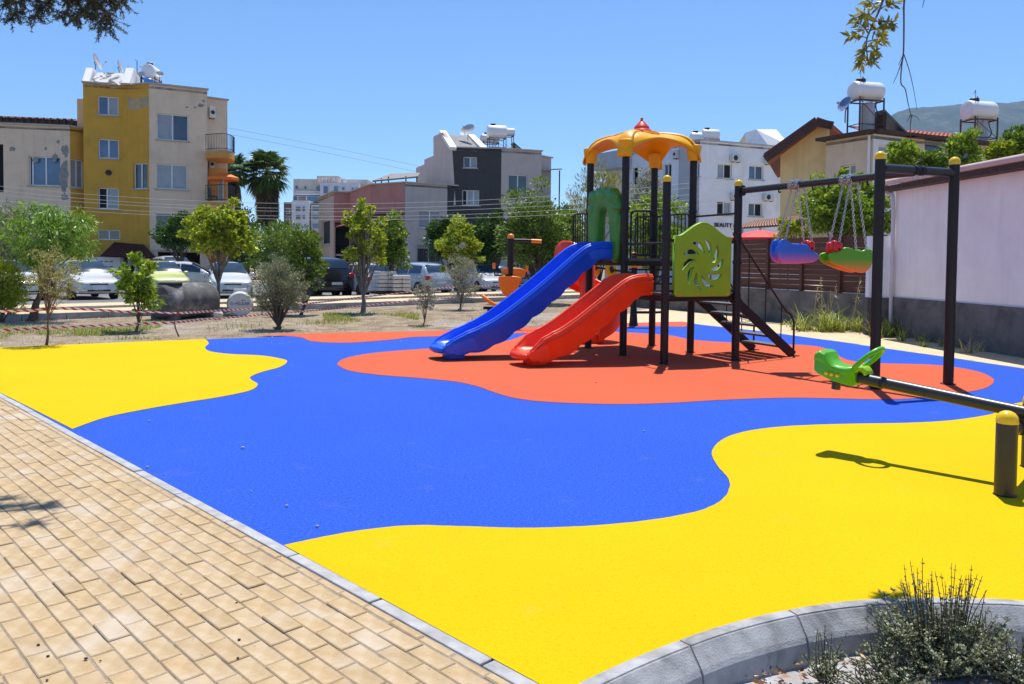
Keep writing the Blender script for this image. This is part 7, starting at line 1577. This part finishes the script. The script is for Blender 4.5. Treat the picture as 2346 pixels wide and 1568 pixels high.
h2_ = G(2310, 1575, -0.15); herb('low part of the herb growth at the planter edge', h2_.x+0.06, h2_.y, 60, 0.15, 0.18, 7, 5)
h3_ = G(1890, 1560, -0.15); herb('small sparse herb seedling standing alone by the planter kerb', h3_.x, h3_.y, 26, 0.10, 0.20, 6, 8)
h4_ = G(2000, 1580, -0.15); herb('creeping thin herb in front of the bushy shrub', h4_.x, h4_.y-0.02, 44, 0.14, 0.12, 6, 9)
# dry leaves and crumbs in the bed
random.seed(21); C = []; D = []; L = []
for k in range(420):
    p = G(random.uniform(1700, 2450), random.uniform(1500, 1640), -0.15); C.append(tuple(p+Vector((0, 0, 0.012)))); D.append((random.gauss(0, 1), random.gauss(0, 1), random.gauss(0, 0.25))); L.append(random.uniform(0.015, 0.045))
o = leaves('dry_leaves', np.array(C), np.array(D), np.array(L), np.array(L)*0.5, leafmat('dry leaf brown', (0.10, 0.04, 0.015), (0.26, 0.12, 0.05), (0.45, 0.30, 0.16), 0.15, 0.6), None); tag(o, 'brown dry leaves lying in the planter bed', 'leaves', None, 'stuff')
# litter specks on the rubber and paving: single small stones and seed pods one can see
PEB = M('pebble', (0.42, 0.40, 0.37), 0.9, 0.3, 20); POD = M('dark seed pod', (0.05, 0.035, 0.025), 0.8, 0.3, 30)
def pebble(px, py, r, mat, name, lab, cat):
    p = G(px, py); rows = []
    for j in range(6):
        t = math.pi*j/5; rows.append([Vector((math.sin(t)*math.cos(6.283*k/8)*r*(1.2+0.3*mnoise.noise((k, j, px))), math.sin(t)*math.sin(6.283*k/8)*r*(0.9+0.3*mnoise.noise((k, j, py))), r*0.55+r*0.6*math.cos(t))) for k in range(8)])
    mb = MB(); mb.grid(rows, closed=True, caps=True); o = mb.build(name, mat, smooth=60); o.location = (p.x, p.y, 0.005); tag(o, lab, cat, cat+' lying about')
for px, py, r in ((341, 967, 0.011), (556, 1029, 0.014), (338, 1073, 0.010), (576, 1128, 0.006), (657, 1162, 0.009), (727, 1209, 0.009), (1475, 990, 0.010), (1365, 878, 0.011)): pebble(px, py, r, PEB, 'pebble', 'tiny grey pebble lying on the rubber floor', 'pebble')
for px, py, r in ((197, 1514, 0.007), (230, 1518, 0.004), (108, 1563, 0.005), (548, 1470, 0.006), (415, 1366, 0.004), (545, 1512, 0.005), (88, 1482, 0.006), (110, 1508, 0.006), (542, 1385, 0.005), (1017, 1613, 0.006)): pebble(px, py, r, POD, 'seed_pod', 'small dark seed pod lying on the pavers', 'seed pod')
# thin twigs and needles strewn over the pavers
random.seed(5); C = []; D = []; L = []
for k in range(900):
    s_ = random.uniform(-2, 9); p = kerb_at(s_)-KN*random.uniform(0.1, 5)
    if p.y < 1.5: continue
    C.append((p.x, p.y, 0.012)); D.append((random.gauss(0, 1), random.gauss(0, 1), 0.02)); L.append(random.uniform(0.006, 0.024))
o = leaves('paving_litter', np.array(C), np.array(D), np.array(L), np.full(len(L), 0.0022), POD, None); tag(o, 'tiny dark twigs and needles strewn over the pavers', 'litter', None, 'stuff')
# ------------------------------------------------------------------ overhanging trees whose trunks stand outside the picture
def pine():
    random.seed(9); b = Vector((-6.2, 5.2, -0.03)); root = thing('pine_tree', 'dusky pine with needle twigs overhanging the block paving', 'tree', b); mb = MB()
    mb.tube(smooth_loop([b, b+Vector((0.1, 0.1, 2)), b+Vector((0.3, 0.2, 4.2)), b+Vector((0.3, 0.2, 6.5))], 5), [0.2, 0.19, 0.19, 0.18, 0.18, 0.17, 0.17, 0.16, 0.15, 0.14, 0.13, 0.12, 0.11, 0.09, 0.07, 0.05], 10); mb.build('trunk', BARK, root, smooth=60)
    mb = MB(); C = []; D = []; L = []; st_ = b+Vector((0.3, 0.2, 4.1))
    tips = [(235, 70, 6.35), (262, 22, 6.3), (140, 40, 6.2), (80, 40, 6.1), (25, 45, 6.0), (10, 15, 6.2), (190, 25, 6.4), (215, -10, 6.3), (120, -15, 6.2), (60, -20, 6.0), (300, -12, 6.2), (170, 48, 6.5), (-60, 20, 6.0), (-120, 0, 5.9), (-60, -60, 6.1), (40, -70, 6.3), (150, -80, 6.2), (240, -70, 6.4), (320, -90, 6.4), (400, -90, 6.3), (450, -115, 6.3), (380, -140, 6.5), (470, -170, 6.4), (350, -60, 6.2), (430, -60, 5.9), (100, 20, 6.3), (45, 10, 6.2), (160, 5, 6.3), (205, 45, 6.3), (225, 55, 6.5), (250, 5, 6.4)]
    for x, y, dd in tips:
        e = V(x, y, dd); m_ = st_.lerp(e, 0.55)+Vector((0, 0, 0.35)); pts = smooth_loop([st_, m_, e+Vector((-0.05, 0, 0.2)), e], 6); mb.tube(pts, [lerp(0.03, 0.004, i/(len(pts)-1)) for i in range(len(pts))], 5)
        for q in range(40):
            f = random.uniform(0.0, 1)**0.8; p = pts[int(lerp(7, len(pts)-1, f))]; d = Vector((random.gauss(0, 0.55), random.gauss(0, 0.55), -random.uniform(0.1, 1.0))).normalized(); l = random.uniform(0.05, 0.17); t = p+d*l; mb.tube([p, t], 0.002, 3)
            for n_ in range(46): w = random.random(); dd2 = (d*0.7+Vector((random.gauss(0, 0.7), random.gauss(0, 0.7), random.gauss(0, 0.7)))).normalized(); C.append(tuple(p.lerp(t, w)+dd2*0.012)); D.append(tuple(dd2)); L.append(random.uniform(0.015, 0.036))
    mb.build('limbs', BARK, root, smooth=60); L = np.array(L); leaves('needles', np.array(C), np.array(D), L, np.full(len(L), 0.0058), LEAF['needle'], root)
pine()
def oleaster():
    random.seed(12); b = Vector((4.3, 1.2, -0.2)); root = thing('leathery_tree', 'leathery leaved tree with a bare hanging twig above the planter', 'tree', b); mb = MB()
    tp = b+Vector((0, 0.2, 3.2)); mb.tube(smooth_loop([b, b+Vector((0.05, 0.1, 1.6)), tp], 5), [0.12, 0.115, 0.11, 0.11, 0.105, 0.1, 0.1, 0.095, 0.09, 0.085, 0.08], 10); mb.build('trunk', BARK_G, root, smooth=60)
    mb = MB(); C = []; D = []; L = []
    limb = smooth_loop([tp, tp+Vector((-1.2, 1.8, 0.55)), V(2040, -60, 4.6)], 6); mb.tube(limb, [lerp(0.06, 0.012, i/(len(limb)-1)) for i in range(len(limb))], 6)
    stem = smooth_loop([V(2040, -60, 4.6), V(2018, 15, 4.6), V(1998, 60, 4.6), V(1985, 95, 4.6), V(1988, 135, 4.6), V(1990, 150, 4.6)], 4); mb.tube(stem, [lerp(0.008, 0.0025, i/(len(stem)-1)) for i in range(len(stem))], 5)
    sub = [((2012, 25), (2046, 8)), ((2012, 25), (1990, 2)), ((2005, 45), (1972, 28)), ((2002, 50), (2046, 52)), ((1995, 70), (2036, 62)), ((1992, 78), (1965, 52)), ((1988, 88), (1950, 82)), ((1986, 96), (2026, 92)), ((1986, 100), (1975, 125)), ((1987, 118), (2008, 122)), ((1989, 138), (2005, 142)), ((1987, 130), (1972, 145)), ((2002, 50), (1960, 40)), ((2016, 18), (2040, -20)), ((1997, 62), (2022, 78))]
    for (a, c) in sub:
        p, e = V(*a, 4.6), V(*c, 4.6+random.uniform(-0.12, 0.12)); mb.tube([p, p.lerp(e, 0.5)+Vector((0, 0, 0.008)), e], [0.0035, 0.003, 0.002], 4)
        for k in range(26):
            f = random.uniform(0.25, 1.1); q = p.lerp(e, f); d = ((e-p).normalized()*0.6+Vector((random.gauss(0, 0.6), random.gauss(0, 0.6), random.gauss(-0.1, 0.6)))).normalized(); l = random.uniform(0.042, 0.078); C.append(tuple(q+d*l*0.5)); D.append(tuple(d)); L.append(l)
    tw1 = smooth_loop([V(2085, -60, 4.3), V(2072, 0, 4.3), V(2071, 60, 4.3), V(2070, 120, 4.3), V(2066, 150, 4.3), V(2064, 190, 4.3), V(2074, 205, 4.3), V(2080, 235, 4.3), V(2088, 268, 4.3), V(2090, 262+5, 4.3)], 4); mb.tube(tw1, [lerp(0.0055, 0.0016, i/(len(tw1)-1)) for i in range(len(tw1))], 5)
    for pl in ([(2070, 125), (2058, 150)], [(2068, 135), (2056, 170), (2046, 192)], [(2071, 125), (2084, 165), (2094, 210), (2101, 252)], [(2087, 262), (2078, 280)], [(2088, 264), (2100, 268), (2106, 276)], [(2088, 266), (2085, 300), (2090, 340)], [(2072, 0), (2068, 22)]):
        pp = smooth_loop([V(x, y, 4.3) for x, y in pl], 4) if len(pl) > 2 else [V(*q, 4.3) for q in pl]; mb.tube(pp, [lerp(0.003, 0.0012, i/(len(pp)-1)) for i in range(len(pp))], 4)
    l2 = smooth_loop([limb[8], V(2150, -80, 4.4), V(2085, -60, 4.3)], 4); mb.tube(l2, [lerp(0.015, 0.006, i/(len(l2)-1)) for i in range(len(l2))], 5)
    l3 = [V(2150, -80, 4.4), V(2120, -10, 4.4), V(2113, 18, 4.4)]; mb.tube(l3, [0.005, 0.003, 0.0015], 4)
    mb.build('limbs', BARK, root, smooth=60); L = np.array(L); leaves('leaves', np.array(C), np.array(D), L, L*0.30, LEAF['dryleaf'], root)
oleaster()
# ------------------------------------------------------------------ far hills and the air in front of them
def hills():
    rows = []; xs = np.linspace(1150, 6000, 260); prof_x = [1850, 1960, 2045, 2080, 2130, 2180, 2250, 2300, 2346, 2500, 2800, 3200, 4000, 5200]; prof_y = [420, 310, 257, 249, 244, 238, 235, 234, 232, 234, 238, 244, 270, 340]
    Y0 = 3000.0
    for j in range(70):
        t = j/69; row = []
        for x in xs:
            px = PCX+FOC*x/Y0; yr = np.interp(px, prof_x, prof_y); zr = max(EYE+(hor(px)-yr)/FOC*Y0, 0)
            e = (t/0.8)**0.75 if t < 0.8 else 1-(t-0.8)*1.5
            nz = mnoise.fractal((x*0.006, t*5.0, 0.3), 1.0, 2.0, 6)*0.06*zr+mnoise.noise((x*0.06, t*40, 0))*7
            row.append(Vector((x, 1700+(Y0-1700)*t/0.8, -1.0+max(0, zr*e+nz*min(1, t*3)*(1 if t < 0.7 else 0.35)))))
        rows.append(row)
    m, nt, b, out = nodemat('hill scrub and rock'); n = noise_node(nt, 0.02, 8, 0.7); n2 = noise_node(nt, 0.09, 6, 0.7)
    c = ramp(nt, n.outputs[0], [(0.35, (0.018, 0.024, 0.014)), (0.52, (0.03, 0.038, 0.022)), (0.66, (0.12, 0.11, 0.095))]).outputs[0]; c = mixc(nt, ramp(nt, n2.outputs[0], [(0.4, (0.6,)*3), (0.55, (0, 0, 0))]).outputs[0], c, (0.03, 0.045, 0.02))
    lk(nt, c, b.inputs['Base Color']); b.inputs['Roughness'].default_value = 1.0
    mb = MB(); mb.grid(rows); o = mb.build('hill', m, smooth=180); tag(o, kind='structure')
hills()
HAZE = True
if HAZE:
    mb = MB(); mb.box((1500, 1650, 328.5), (10000, 4800, 662)); o = mb.build('haze', bpy.data.materials.new('haze')); m = o.data.materials[0]; m.use_nodes = True; nt = m.node_tree
    for n in list(nt.nodes):
        if n.type == 'BSDF_PRINCIPLED': nt.nodes.remove(n)
    pv = nt.nodes.new('ShaderNodeVolumePrincipled'); pv.inputs['Color'].default_value = (0.38, 0.66, 1.0, 1); pv.inputs['Density'].default_value = 0.0001; pv.inputs['Anisotropy'].default_value = 0.2
    nt.links.new(pv.outputs[0], nt.nodes['Material Output'].inputs['Volume']); tag(o, kind='stuff')
